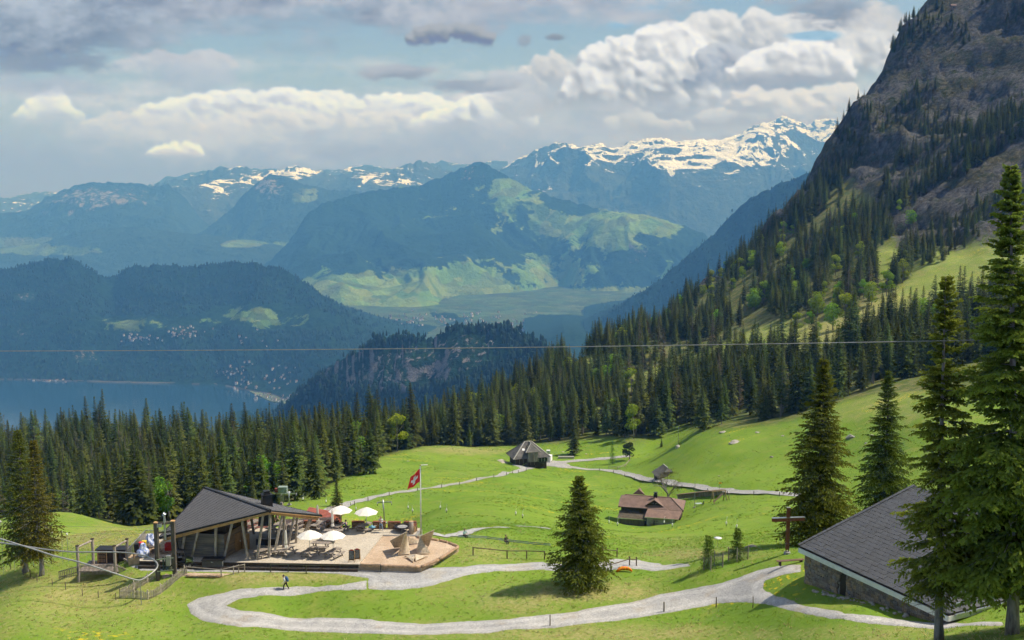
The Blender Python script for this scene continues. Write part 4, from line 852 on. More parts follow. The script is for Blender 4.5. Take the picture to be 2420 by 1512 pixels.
# everything else in the forest: one mass
def instancer(name, label, pos, scl, rotz, idx, meshes, kind='stuff'):
    col = bpy.data.collections.new(name + '_kinds')
    for k, m in enumerate(meshes):
        o = bpy.data.objects.new('%s_kind_%02d' % (name, k), m); col.objects.link(o)
    me = bpy.data.meshes.new(name); me.vertices.add(len(pos)); me.vertices.foreach_set('co', np.ascontiguousarray(pos, np.float32).ravel())
    add_attr(me, 'scl', scl); add_attr(me, 'rz', rotz); at = me.attributes.new('idx', 'INT', 'POINT'); at.data.foreach_set('value', np.asarray(idx, np.int32))
    o = link(name, me); ng = bpy.data.node_groups.new(name, 'GeometryNodeTree')
    ng.interface.new_socket('Geometry', in_out='INPUT', socket_type='NodeSocketGeometry'); ng.interface.new_socket('Geometry', in_out='OUTPUT', socket_type='NodeSocketGeometry')
    N, Lk = ng.nodes, ng.links; gi, go = N.new('NodeGroupInput'), N.new('NodeGroupOutput')
    ci = N.new('GeometryNodeCollectionInfo'); ci.inputs[0].default_value = col; ci.inputs['Separate Children'].default_value = True; ci.inputs['Reset Children'].default_value = True
    ip = N.new('GeometryNodeInstanceOnPoints'); ip.inputs['Pick Instance'].default_value = True
    def na(nm, ty):
        a = N.new('GeometryNodeInputNamedAttribute'); a.data_type = ty; a.inputs[0].default_value = nm; return a.outputs[0]
    cx = N.new('ShaderNodeCombineXYZ'); Lk.new(na('rz', 'FLOAT'), cx.inputs[2]); cs = N.new('ShaderNodeCombineXYZ'); sa = na('scl', 'FLOAT')
    for j in range(3): Lk.new(sa, cs.inputs[j])
    Lk.new(gi.outputs[0], ip.inputs['Points']); Lk.new(ci.outputs[0], ip.inputs['Instance']); Lk.new(na('idx', 'INT'), ip.inputs['Instance Index']); Lk.new(cx.outputs[0], ip.inputs['Rotation']); Lk.new(cs.outputs[0], ip.inputs['Scale'])
    Lk.new(ip.outputs[0], go.inputs[0]); md = o.modifiers.new('instances', 'NODES'); md.node_group = ng
    return tag(o, label, None, None, kind)
rest = np.array([i for i in range(n) if i not in ind_set])
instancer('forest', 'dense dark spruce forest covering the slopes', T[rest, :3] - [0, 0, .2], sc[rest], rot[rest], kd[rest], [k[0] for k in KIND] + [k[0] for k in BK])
# low-poly crowns for the woods on the far hills
def far_woods():
    rng2 = np.random.RandomState(3); V, F = [], []
    me_s = []
    for sd, pr in [(1, [(0, .0), (3.6, .06), (2.6, .4), (1.2, .75), (0, 1)]), (2, [(0, .0), (4.2, .15), (5.0, .45), (3.4, .8), (0, 1)])]:
        m = MB(); m.lathe([(r * 1.0, z * 17) for r, z in pr], 7); v = np.array(m.v); v[:, :2] *= 1 + .3 * rng2.uniform(-1, 1, (len(v), 1)); m.v = [tuple(q) for q in v]
        me_s.append(m.data('far_tree', far_tree_mat if sd == 1 else far_tree_mat2))
    P_, S_, I_ = [], [], []
    for nm, cnt, fn in [('cliff_hill', 9000, lambda px, py: (px > 600) & (px < 1420) & (py < 1000)), ('lakeside_hill', 12000, lambda px, py: (px > -60) & (px < 1000) & (py < 900)), ('dark_ridge', 5000, lambda px, py: (px > 1400) & (px < 2000))]:
        X, Y, Zm, px, py = FAR[nm]; k = np.nonzero(fn(px, py).ravel())[0]
        op = np.zeros(X.size); a = bpy.data.objects[nm].data.attributes['open'].data; a.foreach_get('value', op); ba = np.zeros(X.size); bpy.data.objects[nm].data.attributes['bare'].data.foreach_get('value', ba)
        k = k[(op[k] < .25) & (ba[k] < .35)]; k = rng2.choice(k, cnt); sp = np.stack([X.ravel()[k], Y.ravel()[k], Zm.ravel()[k]], 1)
        sp[:, :2] += rng2.normal(0, 9, (cnt, 2)); P_.append(sp - [0, 0, 4]); S_.append(rng2.uniform(.6, 1.25, cnt) * (1.15 if nm == 'lakeside_hill' else .95)); I_.append((rng2.rand(cnt) < .35).astype(int))
    pos = np.concatenate(P_); instancer('distant_woods', 'far-off wooded hillsides beyond the lake', pos, np.concatenate(S_), rng2.uniform(0, 6.28, len(pos)), np.concatenate(I_), me_s)
far_tree_mat = mat('far conifer', (0.010, 0.027, 0.015), 0.95, 0.2, 0.2, 0, rnd=0.35); far_tree_mat2 = mat('far broadleaf', (0.016, 0.040, 0.016), 0.95, 0.2, 0.2, 0, rnd=0.35)
far_woods()

# single trees near the viewer
def hero(label, base, top_y, seed, Rb, zc, m_n, whorl=.34, nbr=8, ntw=7, sub=6, gaps=.05, lean=None, r0=.26, dead=0, d=None, power=.85, group=None, name='spruce_tree'):
    x, y, dd = base; q = P(x, y, dd) if d else hit(x, y); 
    if d: q.z = float(H(q.x, q.y))
    px, py, dp = to_px(q.x, q.y, q.z); Ht = (py - top_y) * dp / 2420 / math.cos(PITCH)
    t = thing(name, label, 'tree', q - Vector((0, 0, .15)), 0, group); V, F, tip, (zz, az, L, tl) = spruce_arrays(seed, Ht, Rb, zc, whorl, nbr, ntw, sub, gaps, lean, power)
    link('crown', crown_mesh('crown', V, F, tip, m_n), t); trunk_mb(Ht, r0, seed, 12, .12).build('trunk', BARKG if dead else BARK, t, True)
    rg = random.Random(seed); mb = MB()
    for i in range(0, len(zz), 2):                                   # bare branch wood seen between the sprays
        l = L[i] * .62; c, s_ = math.cos(az[i]), math.sin(az[i])
        mb.tube([(0, 0, zz[i]), (c * l * .5, s_ * l * .5, zz[i] + l * .5 * math.sin(tl[i]) - l * .04), (c * l, s_ * l, zz[i] + l * math.sin(tl[i]) - l * .18)], [.035, .022, .008], 4, cap=False)
    mb.build('branches', BARKG, t)
    if dead:
        mb = MB()
        for k in range(dead):
            h = Ht * rg.uniform(.08, .55); a = rg.uniform(0, 6.28); l = rg.uniform(.8, 2.6); c, s_ = math.cos(a), math.sin(a)
            mb.tube([(0, 0, h), (c * l * .5, s_ * l * .5, h - .1), (c * l, s_ * l, h - .35)], [.03, .018, .006], 4, cap=False)
            for b in range(3): mb.tube([(c * l * .6, s_ * l * .6, h - .15), (c * l * .8 + rg.uniform(-.4, .4), s_ * l * .8 + rg.uniform(-.4, .4), h - .15 + rg.uniform(-.4, .2))], [.012, .004], 3, cap=False)
        mb.build('dead_branches', mat('dead twigs', (.34, .31, .28), .95), t)
    return t
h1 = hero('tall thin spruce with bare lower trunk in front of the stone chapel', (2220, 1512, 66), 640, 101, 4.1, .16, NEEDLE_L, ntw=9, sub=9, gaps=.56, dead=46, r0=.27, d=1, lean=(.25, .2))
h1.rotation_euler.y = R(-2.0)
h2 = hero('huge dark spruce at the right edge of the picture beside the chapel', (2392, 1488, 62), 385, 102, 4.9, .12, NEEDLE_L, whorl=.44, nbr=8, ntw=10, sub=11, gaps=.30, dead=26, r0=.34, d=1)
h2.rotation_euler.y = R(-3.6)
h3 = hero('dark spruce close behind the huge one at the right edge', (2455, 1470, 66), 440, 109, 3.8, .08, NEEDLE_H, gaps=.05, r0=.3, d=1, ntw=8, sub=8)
hero('tall pointed spruce behind the timber cross', (1930, 1300, 116), 832, 103, 5.4, .05, NEEDLE_H, gaps=.18, r0=.3, d=1, ntw=8, sub=7)
hero('pointed spruce behind the chapel roof between the two taller ones', (2085, 1210, 142), 868, 104, 5.0, .05, NEEDLE_H, gaps=.18, r0=.28, d=1, ntw=7, sub=7)
hero('lone bushy spruce on the grass in the bend of the gravel path', (1368, 1384, 108), 1118, 105, 4.0, .10, NEEDLE_H, whorl=.27, nbr=9, ntw=7, sub=6, gaps=.2, r0=.27, power=.72)
hero('yellowish spruce at the left edge behind the slide rail', (62, 1352, 119), 1004, 106, 3.6, .14, NEEDLE_Y, gaps=.08, r0=.34, dead=10, ntw=6, sub=5)
hero('yellowish spruce with pale trunk next to the wooden play platform', (98, 1360, 117), 1030, 107, 3.2, .16, NEEDLE_Y, gaps=.1, r0=.26, dead=16, ntw=6, sub=5)
hero('small cone-shaped spruce beside the path behind the terrace', (796, 1200, 238), 1130, 108, 1.9, .03, NEEDLE_H, whorl=.3, nbr=8, ntw=5, sub=0, gaps=.0, r0=.14, power=.8)
for x, y, ty, lab in [(873, 1120, 985, 'tall spruce alone at the forest edge on the left of the meadow'), (742, 1180, 1020, 'broad spruce at the forest corner behind the shelter roof'), (822, 1122, 1040, 'spruce next to the corner of the forest above the meadow'), (1355, 1075, 985, 'brownish spruce to the right of the pyramid barn')]:
    q = hit(x, y); px, py, dp = to_px(q.x, q.y, q.z); s = (py - ty) * dp / 2420 / 20; k = KIND[2]; tree_obj('spruce_tree', lab, None, k[1], k[2], q - Vector((0, 0, .2)), x, s)
# light larch, round pine and small spruce near the barn track
V, F, tip, _ = spruce_arrays(61, 9, 2.2, .08, .4, 7, 5, 3, .1); q = hit(1447, 1097); t = thing('larch_tree', 'light green larch on the roadside right of the pyramid barn', 'tree', q); s = (1097 - 1040) * to_px(q.x, q.y, q.z)[2] / 2420 / 9; t.scale = (s, s, s)
link('crown', crown_mesh('crown', V, F, tip, LARCH), t); trunk_mb(9, .12, 3, 6).build('trunk', BARK, t, True)
V, F, tip = lobed_arrays(62, 9, 2.9, 18, 110, .4, .3); q = hit(1487, 1088); t = thing('pine_tree', 'round-crowned dark pine beside the light larch', 'tree', q); s = (1088 - 1040) * to_px(q.x, q.y, q.z)[2] / 2420 / 9; t.scale = (s, s, s)
link('crown', crown_mesh('crown', V, F, tip, PINE), t); limbs_mb(4, 9, 2.9, .16).build('trunk', BARK, t, True)
q = hit(1563, 1056); k = KIND[0]; tree_obj('spruce_tree', 'small bushy spruce alone on the meadow left of the summit cross', None, k[1], k[2], q, 0, .20, sz=.2)
# bare broadleaf tree behind the farmhouse
def bare_tree():
    q = P(*ZF(1545, 435), 285); q.z = float(H(q.x, q.y)); t = thing('bare_tree', 'leafless spreading tree behind the brown-roofed farmhouse', 'tree', q); rg = random.Random(5); tr, tw = MB(), MB()
    def grow(p, d, l, r, lev):
        e = p + d * l; mid = p + d * l * .5 + Vector((rg.uniform(-.1, .1), rg.uniform(-.1, .1), rg.uniform(-.05, .1))) * l
        (tr if lev < 3 else tw).tube([p, mid, e], [r, r * .8, r * .6], 6 if lev < 3 else 3, cap=False)
        if lev >= 5: return
        for k in range(3 if lev else 4):
            nd = (d + Vector((rg.uniform(-.9, .9), rg.uniform(-.9, .9), rg.uniform(-.25, .55)))).normalized(); grow(e if k else mid, nd, l * rg.uniform(.62, .82), r * .55, lev + 1)
    grow(Vector((0, 0, -.3)), Vector((-.12, 0, 1)).normalized(), 3.4, .34, 0); tr.build('trunk', BARKG, t, True); tw.build('twigs', mat('twigs', (.17, .14, .09), .95), t)
    V, F, tip = lobed_arrays(66, 9.5, 4.3, 16, 60, .16, .4); link('crown', crown_mesh('buds', V, F, tip, leaf_material('opening buds', (.12, .13, .03), (.2, .2, .06))), t)
bare_tree()
# grass: tufts on the near slope
GR1 = leaf_material('fresh grass blades', (0.16, 0.27, 0.03), (0.26, 0.37, 0.055), transl=.5, rnd=.2); GR2 = leaf_material('dry grass blades', (0.42, 0.38, 0.15), (0.62, 0.54, 0.28), transl=.5, rnd=.25)
GR3 = leaf_material('coarse tuft blades', (0.13, 0.21, 0.025), (0.24, 0.32, 0.05), transl=.45, rnd=.25)
def tuft(sd, m, hgt, nb=9):
    r_ = np.random.RandomState(sd); a = r_.uniform(0, 6.28, nb); O = np.stack([np.cos(a), np.sin(a), 0 * a], -1) * r_.uniform(0, .16, nb)[:, None]
    D = unit(np.stack([np.cos(a) * .7, np.sin(a) * .7, np.ones(nb) * .8], -1) + r_.normal(0, .2, (nb, 3))); V, F = quads(O, D, hgt * r_.uniform(.5, 1.2, nb), np.full(nb, .022), unit(np.cross(D, r_.normal(0, 1, (nb, 3)))))
    return crown_mesh('tuft', V, F, np.tile([0, .5, 1, .5], nb), m)
PATHS = []                                # filled by the paths, used to keep grass off them
def scatter_grass():
    r_ = np.random.RandomState(17); N = 44000; d = np.sqrt(r_.uniform(50 ** 2, 170 ** 2, N)); x = r_.uniform(-60, 2480, N); X = (x - 1210) / 2420 * d; Y = d
    Zz = H(X, Y); px, py, dp = to_px(X, Y, Zz); k = (py < 1530) & (px > -30) & (px < 2450)
    for poly, mg in PATHS: k &= ~(poly_sd(X, Y, poly) < mg)
    X, Y, Zz = X[k], Y[k], Zz[k]; a = (np.arctan2(X, Y) - AZ[0]) / (AZ[1] - AZ[0]); l = (np.log(np.hypot(X, Y)) - LR[0]) / (LR[1] - LR[0]); dm = dry[l.astype(int), a.astype(int)]
    isd = (r_.rand(len(X)) < np.clip(dm * 1.5 - .25, .03, .9)); pos = np.stack([X, Y, Zz - .03], 1); s = r_.uniform(.5, 1.25, len(X)); rz = r_.uniform(0, 6.28, len(X)); ii = r_.randint(0, 3, len(X))
    instancer('grass', 'short fresh meadow grass in the foreground', pos[~isd], s[~isd], rz[~isd], ii[~isd], [tuft(i, GR1, .17) for i in range(3)])
    N = 24000; d = np.sqrt(r_.uniform(140 ** 2, 440 ** 2, N)); x = r_.uniform(640, 2200, N); X2 = (x - 1210) / 2420 * d; Z2_ = H(X2, d); px, py, dp = to_px(X2, d, Z2_); fa2, fb2 = forest_mask(px, py, dp)
    k = ~fa2 & ~fb2 & (py > 1000) & (fbm(X2 / 9, d / 9, 33, 3) + .5 * fbm(X2 / 40, d / 40, 34, 2) > -.05)
    for poly, mg in PATHS: k &= ~(poly_sd(X2, d, poly) < .4)
    for XY in (path1[0], path2[0], path3[0]):
        for a_, b_ in XY: k &= (X2 - a_) ** 2 + (d - b_) ** 2 > 6.5
    instancer('meadow_tufts', 'coarse grass tufts over the middle meadow', np.stack([X2, d, Z2_ - .05], 1)[k], r_.uniform(.8, 2.0, int(k.sum())), r_.uniform(0, 6.28, int(k.sum())), r_.randint(0, 3, int(k.sum())), [tuft(i + 30, m_, .2) for i, m_ in enumerate((GR3, GR1, GR3))])
    instancer('dry_grass', 'straw-coloured dry grass tufts in the foreground', pos[isd], s[isd], rz[isd], ii[isd], [tuft(i + 9, GR2, .24) for i in range(3)])
# ------------------------------------------------------------------ paths and terrace
def gravel_material(name, c1, c2, sc=9.0, patch=None, edge=False):
    m, g, b = _new(name); pos = g.new('ShaderNodeNewGeometry').outputs['Position']
    n1 = g.noise(pos, 0.5, 4, 0.6); n2 = g.noise(pos, sc, 3, 0.7); n3 = g.voro(pos, sc * 1.3, 'F1', 0, 'Color'); sv = g.new('ShaderNodeSeparateXYZ'); g.l.new(n3, sv.inputs[0])
    c = g.mix(g.ramp(n1, 0.3, 0.7), c1 + (1,), c2 + (1,))
    if patch: c = g.mix(g.math('MULTIPLY', g.ramp(g.noise(pos, 0.35, 4, 0.6), 0.54, 0.66), 0.6), c, patch + (1,))
    if edge:
        ed = g.new('ShaderNodeAttribute', attribute_name='edge').outputs['Fac']; n5 = g.noise(pos, 1.8, 4, 0.7)
        e2 = g.math('ADD', ed, g.math('MULTIPLY', g.math('SUBTRACT', n5, 0.5), 0.6))
        c = g.mix(g.math('MULTIPLY', g.ramp(g.math('ABSOLUTE', g.math('SUBTRACT', e2, 0.95)), 0.45, 0.05), 0.35), c, tuple(min(1, x * 1.35) for x in c2) + (1,))
        c = g.mix(g.math('MULTIPLY', g.ramp(e2, 0.30, 0.0), .6), c, (.20, .185, .10, 1)); c = g.mix(g.ramp(e2, 0.10, -0.22), c, (.15, .22, .035, 1))
    hs = g.new('ShaderNodeHueSaturation'); g.l.new(c, hs.inputs['Color']); g.l.new(g.math('MULTIPLY_ADD', sv.outputs[0], 0.55, 0.72), hs.inputs['Value'])
    g.l.new(hs.outputs[0], b.inputs['Base Color']); b.inputs['Roughness'].default_value = 0.9; b.inputs['Specular IOR Level'].default_value = 0.15
    bp = g.new('ShaderNodeBump'); bp.inputs['Strength'].default_value = 0.6; bp.inputs['Distance'].default_value = 0.05; g.l.new(n2, bp.inputs['Height']); g.l.new(bp.outputs[0], b.inputs['Normal'])
    return m
GRAVEL = gravel_material('grey gravel', (.31, .31, .305), (.40, .395, .385), 9, (.40, .36, .29), True)
GRAVELW = gravel_material('pale gravel', (.33, .325, .315), (.44, .425, .40), 9, (.36, .31, .24), True)
TERRG = gravel_material('beige terrace grit', (.47, .41, .325), (.53, .47, .375), 12)
CHIPS = gravel_material('bark chips', (.44, .32, .215), (.55, .42, .30), 14, (.58, .47, .34))
ASPH = gravel_material('grey road', (.30, .295, .285), (.38, .37, .35), 5)
def drape(name, label, polyw, mtl, step=.3, dz=.05, jit=.25, kind='structure'):
    pw = np.array(polyw); x0, y0 = pw.min(0) - 1; x1, y1 = pw.max(0) + 1
    xs = np.arange(x0, x1, step); ys = np.arange(y0, y1, step); Xg, Yg = np.meshgrid(xs, ys)
    sdist = poly_sd(Xg, Yg, polyw) + jit * (1.3 * vnoise(Xg / 1.1, Yg / 1.1, 5) + .7 * vnoise(Xg / .4, Yg / .4, 6))
    ins = sdist < 0; f = grid_faces(len(ys), len(xs)); kf = ins.ravel()[f].sum(1) >= 1; f = f[kf]
    gy, gx = np.gradient(sdist, step); gn = np.maximum(np.hypot(gx, gy), .3); mv = np.clip(sdist, 0, 1.5 * step) / gn
    Xg = Xg - gx / gn * mv; Yg = Yg - gy / gn * mv
    used = np.unique(f); rm = np.full(Xg.size, -1); rm[used] = np.arange(len(used))
    V = np.stack([Xg.ravel()[used], Yg.ravel()[used], H(Xg.ravel()[used], Yg.ravel()[used]) + (dz + .03) * np.clip(-sdist.ravel()[used] / .45, 0, 1) - .03], 1)
    me_ = np_mesh(name, V, rm[f], mtl, True); add_attr(me_, 'edge', np.maximum(-sdist.ravel()[used], 0)); o = link(name, me_); PATHS.append((polyw, jit * .4)); return tag(o, label, None, None, kind)
def wpoly(pts): return [(lambda q: (q.x, q.y))(hit(*p)) for p in pts]
RA = [(300, 1338), (440, 1335), (850, 1337), (1000, 1341), (1100, 1337), (1200, 1331), (1285, 1326), (1300, 1333), (1290, 1346), (1180, 1350), (1100, 1362), (1030, 1384), (950, 1396), (866, 1395), (866, 1368), (800, 1357), (700, 1353), (560, 1354), (440, 1352), (330, 1350)]
RB = [(870, 1366), (870, 1396), (760, 1399), (640, 1408), (560, 1420), (538, 1430), (570, 1440), (640, 1449), (750, 1458), (900, 1466), (1050, 1470), (1200, 1462), (1350, 1445), (1470, 1425), (1560, 1402), (1640, 1388), (1700, 1377), (1750, 1362), (1790, 1346), (1840, 1336), (1896, 1334), (1896, 1352), (1850, 1360), (1812, 1372), (1806, 1388), (1830, 1405), (1900, 1427), (2000, 1448), (2100, 1459), (2250, 1468), (2375, 1469), (2375, 1479), (2250, 1484), (2150, 1482), (2050, 1476), (1960, 1464), (1880, 1447), (1800, 1429), (1740, 1425), (1690, 1427), (1640, 1438), (1560, 1452), (1420, 1472), (1300, 1486), (1150, 1498), (1000, 1501), (850, 1498), (700, 1492), (560, 1483), (480, 1469), (446, 1450), (437, 1428), (470, 1410), (540, 1396), (620, 1387), (700, 1383), (800, 1380), (858, 1371)]
RC = [(1285, 1328), (1400, 1337), (1440, 1322), (1500, 1321), (1560, 1331), (1640, 1338), (1600, 1342), (1480, 1345), (1400, 1353), (1285, 1348)]
drape('gravel_forecourt', 'grey gravel forecourt and lane in front of the terrace', wpoly(RA), GRAVEL, .22, .05, .07)
drape('gravel_path', 'pale gravel path curving in a hairpin across the foreground grass', wpoly(RB), GRAVELW, .22, .065, .07)
drape('gravel_spur', 'short gravel spur behind the lone spruce', wpoly(RC), GRAVEL, .25, .08, .14)
def strip(name, label, pts, w, mtl, dz=.09):
    q = [hit(*p) for p in pts]; L = [0]
    for a, b in zip(q, q[1:]): L.append(L[-1] + (b - a).to_2d().length)
    n = max(8, int(L[-1] / 1.5)); s = np.linspace(0, L[-1], n); X = np.interp(s, L, [p.x for p in q]); Y = np.interp(s, L, [p.y for p in q])
    for _ in range(6): X[1:-1] = (X[:-2] + 2 * X[1:-1] + X[2:]) / 4; Y[1:-1] = (Y[:-2] + 2 * Y[1:-1] + Y[2:]) / 4
    tx, ty = np.gradient(X), np.gradient(Y); ln = np.hypot(tx, ty); nx, ny = -ty / ln, tx / ln; c = 5; off = np.linspace(-.5, .5, c) * w
    XX = X[:, None] + nx[:, None] * off + .12 * w * vnoise(s[:, None] * .4, off[None] * .2 + 3, 3) * nx[:, None]; YY = Y[:, None] + ny[:, None] * off
    ZZ = np.maximum(H(XX, YY), H(X, Y)[:, None] - .15) + dz
    me_ = np_mesh(name, np.stack([XX, YY, ZZ], -1).reshape(-1, 3), grid_faces(n, c), mtl, True); add_attr(me_, 'edge', np.tile([.15, .7, 1.0, .7, .15], n))
    tag(link(name, me_), label, None, None, 'structure')
    return np.stack([X, Y], 1), np.stack([nx, ny], 1)
path1 = strip('footpath', 'narrow pale track climbing from the terrace to the pyramid barn', [(770, 1213), (800, 1200), (830, 1187), (880, 1174), (950, 1163), (1030, 1152), (1100, 1140), (1180, 1125), (1220, 1114), (1262, 1102)], 2.6, ASPH)
path2 = strip('farm_road', 'pale road winding across the meadow from the barn to the right', [(1262, 1102), (1300, 1098), (1340, 1102), (1370, 1108), (1410, 1109), (1450, 1113), (1500, 1124), (1560, 1137), (1620, 1148), (1680, 1157), (1725, 1163), (1790, 1164), (1850, 1167), (1900, 1172)], 3.4, ASPH, .12)
path3 = strip('farm_road', 'pale side road passing right of the pyramid barn to the larch', [(1300, 1096), (1330, 1092), (1380, 1087), (1430, 1084), (1490, 1078)], 3.0, ASPH, .15)
strip('footpath', 'short pale path curving over the meadow behind the play area', [(1040, 1268), (1080, 1264), (1110, 1256), (1150, 1248), (1190, 1246)], 2.2, GRAVEL)
strip('footpath', 'thin pale path left of the lone spruce top', [(1222, 1244), (1260, 1246), (1300, 1250)], 1.6, GRAVEL)
drape('gravel_yard', 'light gravel yard in front of the pyramid barn', wpoly([(1272, 1101), (1300, 1102), (1350, 1107), (1372, 1108), (1345, 1099), (1340, 1092), (1300, 1088), (1275, 1094)]), ASPH, .7, .2, .6)
drape('gravel_yard', 'dark gravel drive below the pyramid barn', wpoly([(1208, 1098), (1222, 1096), (1240, 1102), (1252, 1104), (1240, 1110)]), GRAVEL, .7, .2, .5)

WOODG = mat('weathered grey timber', (.36, .31, .26), .85, .4, 3, .3, 30, stretch=(1, 1, .3)); WOODT = mat('grey table boards', (.31, .265, .225), .85, .45, 5, .3, 30)
WOODL = mat('light spruce timber', (.56, .34, .15), .7, .25, 2, .2, 20); WOODB = mat('brown plank wall', (.24, .155, .085), .8, .35, 2.0, .3, 24, stretch=(.3, .3, 3), c2=(.15, .115, .09))
WOODD = mat('dark stained timber', (.06, .042, .032), .75, .4, 3, .2); CHAR = mat('charcoal metal', (.025, .025, .027), .45, .3, 2, .05, metal=.3); ROOFG = mat('dark grey roof tiles', (.115, .115, .12), .8, .3, 1.2, .25, 20)
STEEL = mat('galvanised steel', (.50, .53, .55), .35, .25, 2, .05, metal=.8); CANVAS = mat('cream canvas', (.80, .75, .66), .85, .08, 2, .1, 60); CONC = mat('concrete', (.34, .33, .31), .9, .3, 1.5, .2)
RUST = mat('rusty steel', (.23, .085, .045), .8, .4, 6, .2); WHITE = mat('white paint', (.78, .78, .77), .5, .08, 2, .03); BLACK = mat('black plastic', (.015, .015, .017), .5, .2, 2, .05)
LOGEND = mat('split firewood', (.50, .33, .18), .85, .45, 9, .3, 30); RED = mat('red plastic', (.62, .03, .02), .4, .15, 2, .03); YEL = mat('yellow plastic', (.80, .62, .02), .4, .12, 2, .03)
# terrace
def O3(p, z=0.0): q = onz(p[0], p[1], z); return (q.x, q.y)
tpoly = [O3(p) for p in [(330, 1325), (848, 1333), (905, 1263.5), (980, 1263.5), (994, 1247.5), (690, 1246), (560, 1249), (330, 1262)]]
terrace = MB().prism(tpoly, -2.2, 0, 0).build('terrace', TERRG); tag(terrace, 'beige grit terrace with picnic tables beside the shelter', None, None, 'structure'); PATHS.append((tpoly, .1))
MB().prism([O3((905, 1263.5)), O3((980, 1263.5)), O3((994, 1247.5)), O3((998, 1249)), O3((985, 1265)), O3((907, 1264.6))][::1], -2.0, -.03).build('retaining_wall', CONC, terrace)
for k, (z0, z1, off) in enumerate([(-.42, -.02, .06), (-.72, -.44, .45)]):
    a, b = Vector((*tpoly[0], 0)), Vector((*tpoly[1], 0)); e = (b - a).normalized(); nrm = Vector((e.y, -e.x, 0))
    n = 12
    for i in range(n):                                               # boards of the dark edging
        p, q = a + (b - a) * (i / n) + nrm * off, a + (b - a) * ((i + 1) / n - .0015) + nrm * off
        MB().beam((p.x, p.y, (z0 + z1) / 2), (q.x, q.y, (z0 + z1) / 2), .12 if k == 0 else .18, z1 - z0).build('edging_board', WOODD, terrace)
ppoly = [O3(p, -.05) for p in [(849, 1333.5), (995, 1338), (1084, 1290), (1037, 1275), (983, 1268.5), (980, 1264.5), (906, 1264.2)]]
PATHS.append((ppoly, .1)); tag(MB().prism(ppoly, -1.6, -.12).build('bark_chip_bed', CHIPS), 'brown bark chip play area in front of the flagpole', None, None, 'structure')
def log(a, b, r, name, label, mtl, group, rough=.06):
    a, b = Vector(a), Vector(b); n = 7; rg = random.Random(int(a.x * 100) & 1023); pts = [a + (b - a) * (i / n) + Vector((0, 0, rg.uniform(-.02, .02))) for i in range(n + 1)]
    o = MB().tube(pts, [r * rg.uniform(.93, 1.07) for _ in pts], 10).build(name, mtl, None, True); c = (a + b) / 2; me = o.data
    for v in me.vertices: v.co = v.co - a
    o.location = a; return tag(o, label, 'log', group)
LOGM = mat('peeled log', (.42, .28, .18), .85, .35, 3, .3)
lg = [(849, 1335), (995, 1339.5), (1038, 1322), (1084, 1291.5), (1060, 1282), (1037, 1276.5), (984, 1269)]
for i, lb in enumerate(['long peeled log edging the bark chip bed along the lane', 'peeled log at the lower right rim of the bark chip bed', 'peeled log at the right corner of the bark chip bed', 'short peeled log at the far right rim of the bark chip bed', 'short peeled log at the upper rim of the bark chip bed', 'thin peeled log from the terrace corner to the bark bed rim']):
    a, b = onz(*lg[i], -.05), onz(*lg[i + 1], -.05); e = (b - a).normalized() * .12; log(a + e, b - e, .17, 'edge_log', lb, LOGM, 'logs round the play area')

